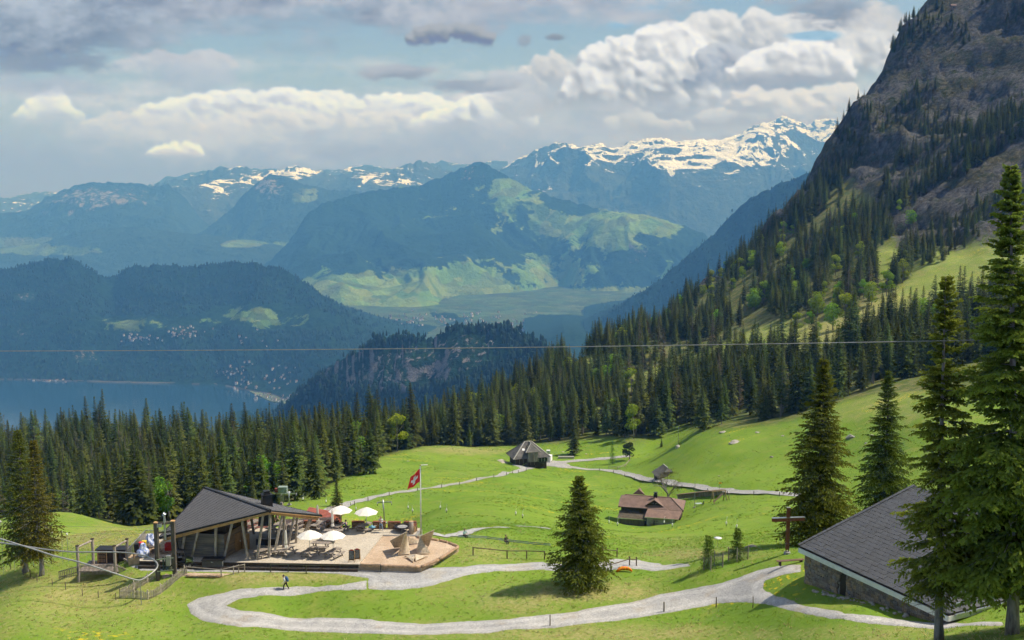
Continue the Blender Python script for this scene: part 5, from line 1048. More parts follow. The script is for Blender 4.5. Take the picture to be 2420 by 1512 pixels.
# ------------------------------------------------------------------ shelter
def build_shelter():
    Cc = P(638, 1206, 113.6); Lc = P(377, 1269, 114.6); Ec = P(760, 1217, 123.6); Ac = P(483.5, 1151.6, 124.6)
    base = onz(621, 1321); t = thing('shelter_building', 'open timber shelter with folded dark tile roof beside the terrace', 'building', base)
    base = t.location
    # roof: two planes folded along the diagonal ridge from the front corner to the far apex
    roof = MB(); th = Vector((0, 0, .22))
    def plane(a, b, c, n=26):                # ridge a-b, low corner c: tile courses parallel to the eave side
        nrm = (b - a).cross(c - a).normalized()
        if nrm.z < 0: nrm = -nrm
        for i in range(n):
            s0, s1 = i / n, (i + 1) / n; lift = nrm * .045
            # course between lines parallel to ridge
            p0, p1 = a + (c - a) * s0, b + (c - b) * s0; q0, q1 = a + (c - a) * s1, b + (c - b) * s1
            if i == n - 1: roof.mesh([p0, p1, c + lift, p0 - th, p1 - th, c - th], [(0, 2, 1), (3, 4, 5), (0, 3, 5, 2), (1, 2, 5, 4)])
            else: roof.mesh([p0, p1, q1 + lift, q0 + lift, q1, q0], [(0, 3, 2, 1), (3, 5, 4, 2)])
    # the near plane faces the viewer (eave = low corner L), the far plane falls to E
    plane(Ac, Cc, Lc, 40); plane(Cc, Ac, Ec, 40)
    rf = roof.wbuild('roof', ROOFT, t)
    MB().beam(Ac + Vector((0, 0, .05)), Cc + Vector((0, 0, .05)), .34, .10).wbuild('ridge_cap', CHAR, rf)
    for nm, a, b in (('eave_gutter', Lc, Cc), ('eave_gutter', Cc, Ec)):
        MB().beam(a - Vector((0, 0, .10)), b - Vector((0, 0, .10)), .22, .26).wbuild(nm, CHAR, rf)
    for a, b in ((Ac, Lc), (Ac, Ec)): MB().beam(a - Vector((0, 0, .06)), b - Vector((0, 0, .06)), .12, .24).wbuild('verge_board', CHAR, rf)
    # timber under the eaves
    inn = (Ac + Ec + Lc + Cc) / 4
    def inset(p, k, dz): q = p + (inn - p) * k; q.z = p.z + dz; return q
    for a, b in ((Lc, Cc), (Cc, Ec)):
        MB().beam(inset(a, .05, -.36), inset(b, .05, -.36), .26, .34).wbuild('eave_beam', WOODL, t)
        MB().beam(inset(a, .02, -.2), inset(b, .02, -.2), .5, .06).wbuild('soffit', WOODL, t)
    # slanted posts in pairs
    def ev(f, which):
        a, b = (Lc, Cc) if which == 'f' else (Cc, Ec); p = a + (b - a) * f; q = inset(p, .05, -.5); return q
    fr = [(.20, (430, 1312)), (.33, Z3(580, 1140)), (.50, Z3(905, 1145)), (.655, Z3(1025, 1150)), (.75, Z3(1355, 1160)), (.95, Z3(1480, 1165))]
    rt = [(.03, Z3(1645, 1135)), (.26, Z3(1715, 1105)), (.30, Z3(1845, 1020)), (.50, Z3(1905, 990)), (.56, Z3(2020, 930)), (.83, Z3(2100, 865)), (.86, Z3(2125, 862))]
    bk = [(.30, Z3(1437, 815)), (.36, Z3(1880, 780))]
    for which, lst in (('f', fr), ('r', rt)):
        for f, b in lst:
            top = ev(f, which); bt = onz(*b, 0.06); p = MB().beam(bt, top, .24, .30, up=(0, 1, 0)).wbuild('post', WOODG, t)
            MB().box((bt.x, bt.y, .03), (.3, .36, .06)).wbuild('post_shoe', STEEL, p)
    for f, b in bk:
        bt = onz(*b, 0.0); MB().beam(bt, bt + Vector((-.5, .2, 3.6)), .24, .3, up=(0, 1, 0)).wbuild('post', WOODG, t)
    # boarded room
    w0, w1 = onz(418, 1313.5), onz(531.5, 1318.5); w2 = onz(585, 1287); H0 = 2.75
    back = w0 + (w2 - w1)
    core = MB().hexa([(p.x, p.y, -.3) for p in (w0, w1, w2, back)], [(p.x, p.y, H0 - .05) for p in (w0, w1, w2, back)]).wbuild('room_core', WOODD, t)
    n = 15; e = (w1 - w0).normalized(); nr = Vector((e.y, -e.x, 0)) * .035
    for i in range(n):
        z = H0 * (i + .5) / n; MB().beam(w0 + nr + Vector((0, 0, z)), w1 + nr + Vector((0, 0, z)), .07, H0 / n - .02).wbuild('wall_board', WALLG, t)
    e2 = (w2 - w1).normalized(); nr2 = Vector((e2.y, -e2.x, 0)) * .035
    for i in range(n):
        z = H0 * (i + .5) / n; MB().beam(w1 + nr2 + Vector((0, 0, z)), w2 + nr2 + Vector((0, 0, z)), .07, H0 / n - .012).wbuild('wall_board', WOODB, t)
    dm = w1 + (w2 - w1) * .42; dr = MB().beam(dm + nr2 * 3 + Vector((0, 0, 1.05)), dm + nr2 * 3 + e2 * 1.1 + Vector((0, 0, 1.05)), .07, 2.1).wbuild('door', WOODL2, t)
    MB().box(tuple(dm + nr2 * 5 + e2 * .95 + Vector((0, 0, 1.05))), (.06, .06, .16)).wbuild('door_handle', STEEL, dr)
    d2 = w1 + (w2 - w1) * .72; op = MB().beam(d2 + nr2 * 3 + Vector((0, 0, .95)), d2 + nr2 * 3 + nr2.normalized() * 1.0 + Vector((0, 0, .95)), 1.9, .06, up=e2).wbuild('open_door', WOODL2, t)
    v = onz(*Z3(508, 1130)); MB().box((v.x, w0.y - .1, 2.25), (.26, .06, .26)).wbuild('vent_grille', WOODD, t)
    v = onz(*Z3(740, 1140)); MB().box((v.x, w0.y - .12, 1.35), (.34, .03, .26)).wbuild('wall_notice', WHITE, t)
    # upper dark gable infill and counter
    MB().hexa([(p.x, p.y, H0) for p in (w0 + Vector((0, .6, 0)), w1 + Vector((0, .6, 0)), w2, back)], [(p.x, p.y, zz) for p, zz in ((w0 + Vector((0, .6, 0)), H0 + .02), (w1 + Vector((0, .6, 0)), 3.9), (w2, 4.2), (back, H0 + .5))]).wbuild('loft_infill', WOODD, t)
    c = onz(*Z3(1265, 985)); cc = MB().box((c.x, c.y, .55), (1.3, 1.0, 1.1), .35).wbuild('serving_counter', WOODB, t); MB().box((c.x, c.y, 1.12), (1.4, 1.1, .05), .35).wbuild('counter_top', CHAR, cc)
    # chimney
    c = P(*Z3(1615, 400), 119.2)
    ch = MB().box((c.x, c.y, c.z + .35), (1.25, 1.25, 1.5), .4, taper=.82).wbuild('chimney', CHAR, t)
    MB().box((c.x, c.y, c.z + 1.16), (1.2, 1.2, .1), .4).box((c.x, c.y, c.z + 1.38), (.75, .75, .32), .4, taper=.8).box((c.x, c.y, c.z + 1.58), (.72, .72, .06), .4).wbuild('chimney_cap', CHAR, ch)
    # fireplace hood hanging over the open hearth
    f = onz(*Z3(1620, 940)); MB().hexa([(f.x - .85, f.y - .7, 2.3), (f.x + .85, f.y - .7, 2.3), (f.x + .85, f.y + .7, 2.3), (f.x - .85, f.y + .7, 2.3)], [(f.x - .6, f.y - .5, 4.6), (f.x + .6, f.y - .5, 4.6), (f.x + .6, f.y + .5, 4.6), (f.x - .6, f.y + .5, 4.6)]).wbuild('fireplace_hood', CHAR, t)
    hb = MB().box((f.x, f.y, .38), (2.2, 1.5, .76)).wbuild('hearth', CHAR, t); MB().box((f.x, f.y, .79), (2.3, 1.6, .05)).wbuild('hearth_slab', CONC, hb)
    # downpipe
    q = onz(*Z3(415, 1130)); MB().tube([(q.x - .5, q.y, 2.6), (q.x - .35, q.y, 2.3), (q.x, q.y - .1, .2)], .06, 8).wbuild('downpipe', CHAR, t)
    return t
def tile_roof_material():
    m, g, b = _new('small dark roof tiles'); pos = g.new('ShaderNodeNewGeometry').outputs['Position']
    br = g.new('ShaderNodeTexBrick'); g.l.new(g.mapping(pos, (1, 1, 1), rot=(0, 0, .35)), br.inputs['Vector']); br.inputs['Scale'].default_value = 3.2; br.inputs['Mortar Size'].default_value = .05
    br.inputs['Color1'].default_value = (.155, .153, .155, 1); br.inputs['Color2'].default_value = (.195, .192, .192, 1); br.inputs['Mortar'].default_value = (.05, .05, .055, 1)
    n = g.noise(pos, 1.4, 4, .6); c = g.mix(g.math('MULTIPLY', g.ramp(n, .35, .7), .35), br.outputs[0], (.19, .185, .18, 1)); g.l.new(c, b.inputs['Base Color']); b.inputs['Roughness'].default_value = .7
    bp = g.new('ShaderNodeBump'); bp.inputs['Strength'].default_value = .8; bp.inputs['Distance'].default_value = .05; g.l.new(br.outputs[1], bp.inputs['Height']); bp.invert = True; g.l.new(bp.outputs[0], b.inputs['Normal']); return m
ROOFT = tile_roof_material(); WALLG = mat('weathered wall board', (.20, .165, .13), .85, .35, 1.2, .3, 20, stretch=(.4, .4, 4), c2=(.115, .11, .105)); WOODL2 = mat('larch door', (.36, .21, .10), .75, .2, 2, .2)
build_shelter()

# ------------------------------------------------------------------ furniture on the terrace
def picnic_table():
    t = thing('picnic_table', 'x', 'table', (0, 0, 0), 0, 'picnic tables on the terrace'); Lh = 1.05
    for i in range(4): MB().box((-.32 + i * .213, 0, .75), (.195, 2 * Lh, .05)).build('top_board', WOODT, t)
    for s in (-1, 1):
        b = MB().box((s * .78, 0, .46), (.30, 2 * Lh, .055)).build('bench', WOODT, t)
        for yy in (-.72, .72): MB().beam((s * .72, yy, 0), (s * .30, yy, .72), .09, .10, up=(0, 1, 0)).build('leg', WOODT, t)
    for yy in (-.72, .72): MB().beam((-.9, yy - .085, .40), (.9, yy - .085, .40), .07, .11).build('cross_bar', WOODT, t); MB().beam((-.36, yy + .085, .69), (.36, yy + .085, .69), .07, .09).build('top_bar', WOODT, t)
    return t
tb = picnic_table(); first = [tb]
def place(proto, used, loc, rz, label, sc=None):
    o = used.pop() if used else copy_tree(proto); o.location = loc; o.rotation_euler.z = rz; o['label'] = label
    if sc: o.scale = sc
    return o
TB = [((840, 1090), -.5, 'picnic table with a closed parasol at the front posts of the shelter'), ((1400, 1120), -.5, 'front picnic table in the middle under the left open parasol'), ((1945, 1130), -.5, 'front picnic table on the right near the chalkboards'),
      ((320, 1110), -.75, 'reddish picnic table in the shade between the front posts'), ((1640, 950), 1.45, 'crosswise picnic table under the two touching parasols'), ((1925, 660), 1.5, 'crosswise picnic table in the second row from the back'), ((1850, 760), 1.5, 'crosswise picnic table behind the two touching parasols'),
      ((1580, 500), -.5, 'picnic table with a closed parasol at the back of the terrace'), ((2090, 530), -.5, 'picnic table where two people sit'), ((1050, 480), -.5, 'picnic table at the back near the last shelter posts'), ((870, 700), 1.5, 'dark picnic table in the shade under the shelter edge'), ((610, 530), -.4, 'picnic table far inside the shelter beyond the hood'), ((60, 470), -.4, 'picnic table at the far left inside the shelter')]
for (a, b), rz, lb in TB: q = onz(*ZT(a, b), .35); place(tb, first, (q.x, q.y, 0), rz, lb)
q = onz(*Z2(1240, 700), .35); place(tb, first, (q.x, q.y, 0), -.55, 'picnic table with blue clothes under the rightmost open parasol')
def parasol(open_=True):
    t = thing('parasol', 'x', 'parasol', (0, 0, 0), 0, 'open parasols on the terrace' if open_ else 'closed parasols on the terrace')
    MB().tube([(0, 0, .02), (0, 0, 3.0 if open_ else 3.1)], .035, 8).build('pole', STEEL, t); MB().lathe([(.3, 0), (.3, .07), (.06, .1)], 14).build('base', CONC, t)
    m = MB(); n = 8
    if open_:
        Rr = 1.46; rim = [(Rr * math.cos(2 * math.pi * k / n), Rr * math.sin(2 * math.pi * k / n), 2.28) for k in range(n)]
        for k in range(n):
            a, b = Vector(rim[k]), Vector(rim[(k + 1) % n]); mid = (a + b) / 2 * .985 + Vector((0, 0, .06)); ap = Vector((0, 0, 3.0)); i1, i2 = a.lerp(ap, .5) + Vector((0, 0, .05)), b.lerp(ap, .5) + Vector((0, 0, .05))
            m.face([a, mid, b, i2, i1]); m.face([i1, i2, ap])
        c = m.build('canopy', CANVAS, t)
        md = c.modifiers.new('solid', 'SOLIDIFY'); md.thickness = .02
        for k in range(n): MB().beam((rim[k][0] * .96, rim[k][1] * .96, 2.27), (0, 0, 2.88), .02, .025).build('rib', WOODL, t)
        MB().lathe([(.05, 3.0), (.04, 3.1), (.0, 3.12)], 8).build('finial', WOODL, t)
    else:
        prof = [(.05, 3.05), (.10, 2.8), (.13, 2.2), (.15, 1.55), (.11, 1.42), (.20, 1.05), (.17, 1.0)]; k = 16; vs = []
        for r, z in prof:
            for j in range(k): rr = r * (1.18 if j % 2 else .82); vs.append((rr * math.cos(2 * math.pi * j / k), rr * math.sin(2 * math.pi * j / k), z))
        m.mesh(vs, [(i * k + j, i * k + (j + 1) % k, (i + 1) * k + (j + 1) % k, (i + 1) * k + j) for i in range(len(prof) - 1) for j in range(k)]); m.face([vs[j] for j in range(k)]); m.build('folded_canopy', CANVAS, t); MB().lathe([(.13, 1.4), (.13, 1.46)], 12).build('tie_strap', WOODD, t)
    return t
pz = parasol(True); fo = [pz]; pc = parasol(False); fc = [pc]
for (a, b), lb in [((1395, 1170), 'left one of the two touching cream parasols at the front'), ((1938, 1180), 'right one of the two touching cream parasols at the front'), ((2112, 560), 'open cream parasol above the two seated people')]:
    q = onz(*ZT(a, b)); place(pz, fo, (q.x, q.y, 0), .2, lb)
q = onz(*Z2(1254, 735)); place(pz, fo, (q.x, q.y, 0), .3, 'rightmost open cream parasol beside the standing woman')
for (a, b), lb in [((845, 1190), 'closed parasol in front of the shelter posts'), ((1925, 680), 'closed parasol standing at the crosswise table'), ((1580, 560), 'closed parasol at the back edge left of the open ones')]:
    q = onz(*ZT(a, b)); place(pc, fc, (q.x, q.y, 0), .2, lb)
# firewood boxes
def wood_rack():
    t = thing('firewood_rack', 'x', 'firewood rack', (0, 0, 0), 0, 'firewood racks along the terrace'); w, d, h = 1.55, .55, .85
    for n_, c, s in (('top_plate', (0, 0, h), (w, d, .03)), ('base_plate', (0, 0, .03), (w, d, .03)), ('back_plate', (0, d / 2 - .012, h / 2), (w - .04, .02, h - .05)), ('side_plate', (-w / 2 + .012, 0, h / 2), (.022, d - .05, h - .05)), ('side_plate', (w / 2 - .012, 0, h / 2), (.022, d - .05, h - .05))): MB().box(c, s).build(n_, RUST, t)
    rg = random.Random(3)
    for i in range(9):
        for j in range(5):
            r = .075 * rg.uniform(.8, 1.1); n = rg.choice((3, 5, 6)); x, z = -w / 2 + .11 + i * .166 + rg.uniform(-.02, .02) , .12 + j * .145
            a0 = rg.uniform(0, 6); y0 = -d / 2 + rg.uniform(-.03, .03)
            m = MB(); m.mesh([(x + r * math.cos(a0 + 6.283 * k / n), y, z + r * math.sin(a0 + 6.283 * k / n)) for y in (y0, y0 + .5) for k in range(n)], [tuple(range(n)), tuple(range(2 * n - 1, n - 1, -1))] + [(k, n + k, n + (k + 1) % n, (k + 1) % n) for k in range(n)]); m.build('log', LOGEND, t)
    return t
wr = wood_rack(); fw = [wr]
for (a, b), lb in [((650, 695), 'low firewood rack behind the closed parasol on the left'), ((890, 698), 'firewood rack behind the seated pair'), ((1165, 703), 'firewood rack left of the rightmost open parasol'), ((1390, 705), 'firewood rack behind the standing woman'), ((1552, 708), 'firewood rack between the woman and the fire bowl'), ((1722, 705), 'firewood rack right behind the fire bowl')]:
    q = onz(*Z2(a, b)); place(wr, fw, (q.x, q.y, 0), 0.0, lb)
q = onz(*Z2(1762, 740)); place(wr, fw, (q.x, q.y, 0), 1.2, 'firewood rack turned sideways at the terrace corner', (.55, 1, 1))
q = onz(*Z2(1640, 738)); t = thing('fire_bowl', 'flat black fire bowl on legs near the terrace corner', 'fire bowl', (q.x, q.y, 0)); MB().lathe([(.2, .42), (.75, .52), (1.0, .66), (.97, .67), (.72, .56), (.2, .47)], 24).build('bowl', CHAR, t, True); MB().lathe([(0.01, .60), (.6, .585), (.62, .60), (.01, .62)], 20).build('ash_bed', mat('ash', (.35, .34, .33), .95), t)
for k in range(3): MB().beam((.5 * math.cos(k * 2.1), .5 * math.sin(k * 2.1), 0), (.45 * math.cos(k * 2.1), .45 * math.sin(k * 2.1), .5), .05, .05).build('leg', CHAR, t)
q = onz(*Z2(1735, 765)); t = thing('wooden_post', 'thick upright log post beside the fire bowl', 'post', (q.x, q.y, 0)); MB().tube([(0, 0, 0), (0, 0, 1.55)], [.29, .27], 14).build('trunk_piece', WOODG, t, True); MB().lathe([(.27, 1.56), (.2, 1.57)], 14).build('cut_end', LOGEND, t)
# chalkboards
def chalkboard(q, rz, lb, lines):
    t = thing('chalkboard_sign', lb, 'sign', (q.x, q.y, 0), rz, 'chalkboard menu signs'); Wd = .62
    for s in (-1, 1):
        MB().beam((s * Wd / 2, 0, 0), (s * Wd / 2, .16, 1.35), .05, .04).build('frame_stile', WOODL, t); MB().beam((s * Wd / 2, .55, 0), (s * Wd / 2, .20, 1.3), .05, .04).build('rear_leg', WOODL, t)
    MB().beam((-Wd / 2, .155, 1.33), (Wd / 2, .155, 1.33), .04, .07).build('frame_rail', WOODL, t); MB().beam((-Wd / 2, .03, .25), (Wd / 2, .03, .25), .04, .06).build('frame_rail', WOODL, t)
    nrm = Vector((0, -1, .118)).normalized(); pt = lambda x, z: Vector((x, .16 * z / 1.35 - .005, z))
    bd = MB().hexa([pt(-Wd / 2 + .03, .28), pt(Wd / 2 - .03, .28), pt(Wd / 2 - .03, .28) + Vector((0, .02, 0)), pt(-Wd / 2 + .03, .28) + Vector((0, .02, 0))], [pt(-Wd / 2 + .03, 1.29), pt(Wd / 2 - .03, 1.29), pt(Wd / 2 - .03, 1.29) + Vector((0, .02, 0)), pt(-Wd / 2 + .03, 1.29) + Vector((0, .02, 0))]).build('slate', mat('slate board', (.022, .026, .032), .7), t)
    hd = MB(); hd.face([pt(-.22, 1.31) + nrm * .03, pt(.22, 1.31) + nrm * .03, pt(.16, 1.44) + nrm * .03, pt(-.16, 1.44) + nrm * .03]); hd.build('red_header', mat('red header', (.55, .06, .04), .6), t)
    tx = MB(); rg = random.Random(len(lb))
    for i in range(9):
        z = 1.2 - i * .098; x = -.24
        while x < .2:
            w = rg.uniform(.04, .11); tx.face([pt(x, z) + nrm * .006, pt(x + w, z) + nrm * .006, pt(x + w, z + .032) + nrm * .006, pt(x, z + .032) + nrm * .006]); x += w + rg.uniform(.02, .05)
    tx.build('chalk_writing', mat('chalk', (.75, .75, .72), .9), t)
chalkboard(onz(*Z2(1092, 1073)), -.12, 'left one of the two chalkboard menu signs at the terrace edge', 8); chalkboard(onz(*Z2(1152, 1062)), .05, 'right one of the two chalkboard menu signs at the terrace edge', 8)
# flagpole
q = onz(995, 1262, -.4); top = P(990, 1101, (q.y + .0) / ray(990, 1101).y); hp = top.z - q.z
t = thing('flagpole', 'tall white flagpole at the terrace corner', 'flagpole', q); MB().tube([(0, 0, 0), (0, 0, hp)], [.085, .05], 12).build('pole', WHITE, t, True); MB().lathe([(.02, hp), (.09, hp + .06), (.09, hp + .14), (.01, hp + .2)], 12).build('ball', mat('gold ball', (.55, .38, .1), .3, metal=.8), t, True); MB().beam((0, 0, hp + .1), (.9, 0, hp + .16), .12, .07).build('top_arm', WHITE, t)
MB().tube([(.1, 0, .6), (.1, 0, hp - .1)], .01, 4).build('halyard', STEEL, t)
def flag(q, hp):
    t = thing('swiss_flag', 'red flag with a white cross hanging from the flagpole', 'flag', (q.x, q.y, q.z + hp - .35)); S = 1.75
    def pt(u, v):
        y = .16 * math.sin(u * 7 + v * 2) * (.3 + u); x = -S * .66 * u - .05 - .10 * v * u; z = -S * v * .92 - S * .62 * u + .05 * math.sin(u * 9); return Vector((x - .32 * v * u, y, z))
    N = 20; red, wh = MB(), MB()
    for i in range(N):
        for j in range(N):
            u, v = (i + .5) / N, (j + .5) / N; c = (abs(u - .5) < .1 and abs(v - .5) < .3) or (abs(v - .5) < .1 and abs(u - .5) < .3); (wh if c else red).face([pt(i / N, j / N), pt((i + 1) / N, j / N), pt((i + 1) / N, (j + 1) / N), pt(i / N, (j + 1) / N)])
    a = red.build('red_field', mat('flag red', (.72, .035, .03), .8, .08), t, True); b = wh.build('white_cross', mat('flag white', (.85, .84, .83), .8, .05), t, True)
    for o in (a, b): md = o.modifiers.new('solid', 'SOLIDIFY'); md.thickness = .012
flag(q, hp)
# twisted timber fans of the play sculpture: planks swept between two curves
FAN = mat('pale larch plank', (.62, .52, .385), .8, .3, 4, .25, 30)
def fan(lab, a0, a1, b0, b1, n, thick=.07, wdt=.16, grp='twisted timber fans in the play area'):
    """planks run from points on the line a0-a1 to points on the line b0-b1 (picture point + height)"""
    A0, A1, B0, B1 = [onz(*ZP(x, y), z) for x, y, z in (a0, a1, b0, b1)]; c = (A0 + A1 + B0 + B1) / 4; c.z = -.12
    t = thing('timber_fan', lab, 'sculpture', c, 0, grp)
    for i in range(n):
        f = i / (n - 1); p, q_ = A0.lerp(A1, f), B0.lerp(B1, f); MB().beam(p, q_, wdt * .55, thick * 1.3, up=(A1 - A0 + Vector((.01, .02, 0.03))), w2=wdt * .5).wbuild('plank', FAN, t)
    return t
fan('tall left twisted timber fan with dark shaded side', (470, 665, 0), (640, 650, 0), (365, 490, 1.1), (765, 285, 2.9), 26)
fan('tall pale triangular timber fan left of the middle', (840, 820, 0), (560, 840, 0), (800, 520, .9), (740, 290, 2.85), 26)
fan('tall right twisted timber fan leaning outwards', (1290, 640, 0), (1190, 560, .1), (1425, 240, 2.9), (1075, 400, 1.7), 26)
fan('pale triangular timber fan right of the middle', (1030, 815, 0), (1325, 800, 0), (1020, 700, .55), (1080, 400, 1.75), 26)
fan('low pale timber fan at the back between the tall ones', (1050, 555, 0), (830, 580, 0), (1040, 500, .2), (800, 400, .9), 20)
fan('low front timber wing pointing left', (960, 830, .35), (930, 1010, 0), (700, 885, 0), (760, 870, .1), 14)
fan('low front timber wing pointing right', (970, 830, .35), (985, 985, 0), (1280, 885, 0), (1220, 875, .1), 14)
# ------------------------------------------------------------------ stone chapel on the right
STONE = [mat('wall stone %d' % i, c, .9, .4, 3, .5, 16, rnd=.25) for i, c in enumerate([(.25, .21, .165), (.30, .255, .20), (.21, .195, .18), (.28, .215, .14), (.185, .165, .15)])]
SHING = mat('fibre cement shingle', (.076, .080, .088), .7, .2, 1.5, .15, 30, rnd=.10); FASC = mat('pale fascia board', (.62, .66, .62), .7, .1, 2, .1); MORT = mat('mortar', (.20, .185, .165), .95, .3, 4, .4)
def rbox(seed, jit=.12):
    rg = random.Random(seed); m = MB(); c = lambda x, y, z: (x + rg.uniform(-jit, jit), y + rg.uniform(-.05, .05), z + rg.uniform(-jit, jit))
    f = [c(-.5, -.5, -.5), c(.5, -.5, -.5), c(.5, -.5, .5), c(-.5, -.5, .5)]; mid = [((q[0]) * .8, -.62, q[2] * .8) for q in f]; b = [(q[0], .5, q[2]) for q in f]
    return m.mesh(f + mid + b, [(4, 5, 6, 7), (0, 1, 5, 4), (1, 2, 6, 5), (2, 3, 7, 6), (3, 0, 4, 7), (8, 9, 1, 0), (9, 10, 2, 1), (10, 11, 3, 2), (11, 8, 0, 3)])
def build_chapel():
    A = P(1888, 1290, 93); ze = A.z; B = onz(2241, 1452, ze); e = (B - A).normalized(); Lw = (B - A).length; pr = Vector((-e.y, e.x, 0))
    if pr.x < 0: pr = -pr
    half, pitch = 14.0, .275
    t = thing('stone_chapel', 'stone-walled chapel with a large dark shingle roof on the right', 'building', Vector((A.x, A.y, float(H(A.x, A.y))))); up = Vector((0, 0, 1))
    RA_ = A + pr * half + up * half * pitch; RB_ = B + pr * half - e * (half * .8) + up * half * pitch; A2, B2 = A + pr * 2 * half, B + pr * 2 * half
    # roof body under the shingles
    dn = up * -.16
    def slab(pts, name, m, par, th=.30):
        q = [p + dn for p in pts]; n = len(q); MB().mesh(q + [p - up * th for p in q], [tuple(range(n)), tuple(range(2 * n - 1, n - 1, -1))] + [(i, n + i, n + (i + 1) % n, (i + 1) % n) for i in range(n)]).wbuild(name, m, par)
    slab([A, RA_, RB_, B], 'roof_deck', WOODD, t); slab([B, RB_, B2], 'hip_deck', WOODD, t); slab([RA_, A2, B2, RB_], 'rear_deck', SHING, t)
    # shingles: nearest courses as single pieces
    sh = MB().box((0, 0, 0), (1, 1, 1)).data('shingle', SHING); nr = (B - A).cross(pr + up * pitch).normalized(); nr = nr if nr.z > 0 else -nr
    slope = (pr + up * pitch).normalized(); Ls = half * math.sqrt(1 + pitch ** 2); rows = 27; rh = Ls / rows; cnt = 0; rest = MB()
    for r in range(rows):
        s0 = (r + .5) * rh; f = s0 / Ls; x1 = Lw - (half * .8) * f; w = .62; k = int(x1 / w); off = (r % 2) * w * .5
        for i in range(-1, k + 1):
            a, b = max(i * w + off, 0), min((i + 1) * w + off, x1)
            if b - a < .08: continue
            c = A + e * ((a + b) / 2) + slope * s0 + nr * (.02 + .012 * ((i * 7 + r * 3) % 3))
            if r < 24 and a < 9.0 and cnt < 296:
                o = link('shingle', sh, t); tl = slope * .998 + nr * .055
                M = Matrix((e, tl.normalized(), nr)).transposed().to_4x4(); M.translation = c - t.location; o.matrix_local = M @ Matrix.Diagonal((b - a - .015, rh * .91, .05, 1)); cnt += 1
            else:
                p = [c + e * (x * (b - a - .012) / 2) + (slope * .998 + nr * .055) * (y * rh * .455) for x, y in ((-1, -1), (1, -1), (1, 1), (-1, 1))]; rest.hexa([q - nr * .017 for q in p], [q + nr * .017 for q in p])
    # hip face
    e2 = pr; ln2 = 2 * half; apx = RB_; base2 = B; sl2 = (RB_ - (B + pr * half)); n2 = (pr.cross(sl2)).normalized(); n2 = n2 if n2.z > 0 else -n2; L2 = sl2.length; sl2.normalize(); rows2 = 26
    for r in range(rows2):
        f = (r + .5) / rows2; x0, x1 = half * f, ln2 - half * f; w = .55; x = x0
        while x < x1 - .05:
            b = min(x + w, x1); c = B + pr * ((x + b) / 2) + sl2 * (f * L2) + n2 * .03
            p = [c + pr * (u * (b - x - .015) / 2) + (sl2 + n2 * .055) * (y * L2 / rows2 * .455) for u, y in ((-1, -1), (1, -1), (1, 1), (-1, 1))]; rest.hexa([q - n2 * .017 for q in p], [q + n2 * .017 for q in p]); x = b
    o = rest.wbuild('shingles', SHING, t); o['kind'] = 'stuff'
    # verge caps along the gable edge, hip caps, fascia, snow guard
    for i in range(26):
        p, q = A + (RA_ - A) * (i / 26) + nr * .09, A + (RA_ - A) * ((i + .94) / 26) + nr * .09; MB().beam(p, q, .30, .12, up=nr).wbuild('verge_cap', SHING, t)
    MB().beam(B + up * .07, RB_ + up * .07, .26, .10).wbuild('hip_cap', SHING, t)
    MB().beam(A - up * .36 - pr * .02, B - up * .36 - pr * .02, .10, .42).wbuild('fascia_board', FASC, t); MB().beam(B - up * .36, B2 - up * .36, .10, .40).wbuild('fascia_board', FASC, t)
    MB().beam(B + pr * .8 + sl2 * .6 + n2 * .25, B2 - pr * 2 + sl2 * .6 + n2 * .25, .08, .10).wbuild('snow_guard', STEEL, t); g_ = MB().beam(B + pr * .6 - e * -.12 - up * .12, B2 - up * .12 + e * .12, .18, .14).wbuild('gutter', STEEL, t)
    # walls
    w0 = A + pr * .55 + e * .3; w1 = B + pr * .55 - e * .4; wv = w1 - w0; Ln = wv.length; zt = ze - .52
    MB().hexa([(p.x, p.y, ze - 6) for p in (w0, w1, w1 + pr * 21.5, w0 + pr * 21.5)], [(p.x, p.y, zt) for p in (w0, w1, w1 + pr * 21.5, w0 + pr * 21.5)]).wbuild('wall_core', MORT, t)
    st = [rbox(i).data('stone', STONE[i % 5]) for i in range(15)]; rg = random.Random(9); z = zt; cnt = 0; ang = math.atan2(e.y, e.x); door = None; rest = MB()
    q = onz(*ZF(0, 0)) if False else None
    # door lies where the sight line through its picture position crosses the wall
    def wall_x(px_):
        r = ray(px_, 1380); # intersect vertical plane of wall
        d = (w0 - Vector((0, 0, CAMZ))).dot(pr) / r.dot(pr); return (Vector((0, 0, CAMZ)) + r * d - w0).dot(e)
    dx = wall_x(1994)
    while z > ze - 4.2:
        h = rg.uniform(.24, .36); x = -.05 + rg.uniform(0, .2)
        while x < Ln:
            w = rg.uniform(.26, .58); cx = x + w / 2; p = w0 + e * cx; gz = float(H(p.x - pr.x * .1, p.y - pr.y * .1)); zc = z - h / 2
            if zc + h / 2 > gz - .1 and not (abs(cx - dx) < .5 and zc < gz + 2.35 and zc > gz - .3) and cnt < 330:
                o = link('stone', st[rg.randrange(15)], t); o.location = p - pr * .03 + Vector((0, 0, zc - p.z)) - t.location; o.rotation_euler = (0, rg.uniform(-.06, .06), ang); o.scale = (w * .97, .16, h * .96)
                o.location -= Vector((0, 0, 0)); cnt += 1
            x += w
        z -= h
    p = w0 + e * dx; gz = float(H(p.x, p.y)); dr = MB().beam(p - pr * .012 + Vector((0, 0, gz + 1.1 - p.z)), p + pr * .02 + Vector((0, 0, gz + 1.1 - p.z)), .86, 2.3, up=up).wbuild('doorway', BLACK, t)
    MB().beam(p + e * .47 - pr * .06 + Vector((0, 0, gz - .2 - p.z)), p + e * .47 - pr * .06 + Vector((0, 0, gz + 2.3 - p.z)), .1, .12, up=e).wbuild('door_jamb', STONE[2], t)
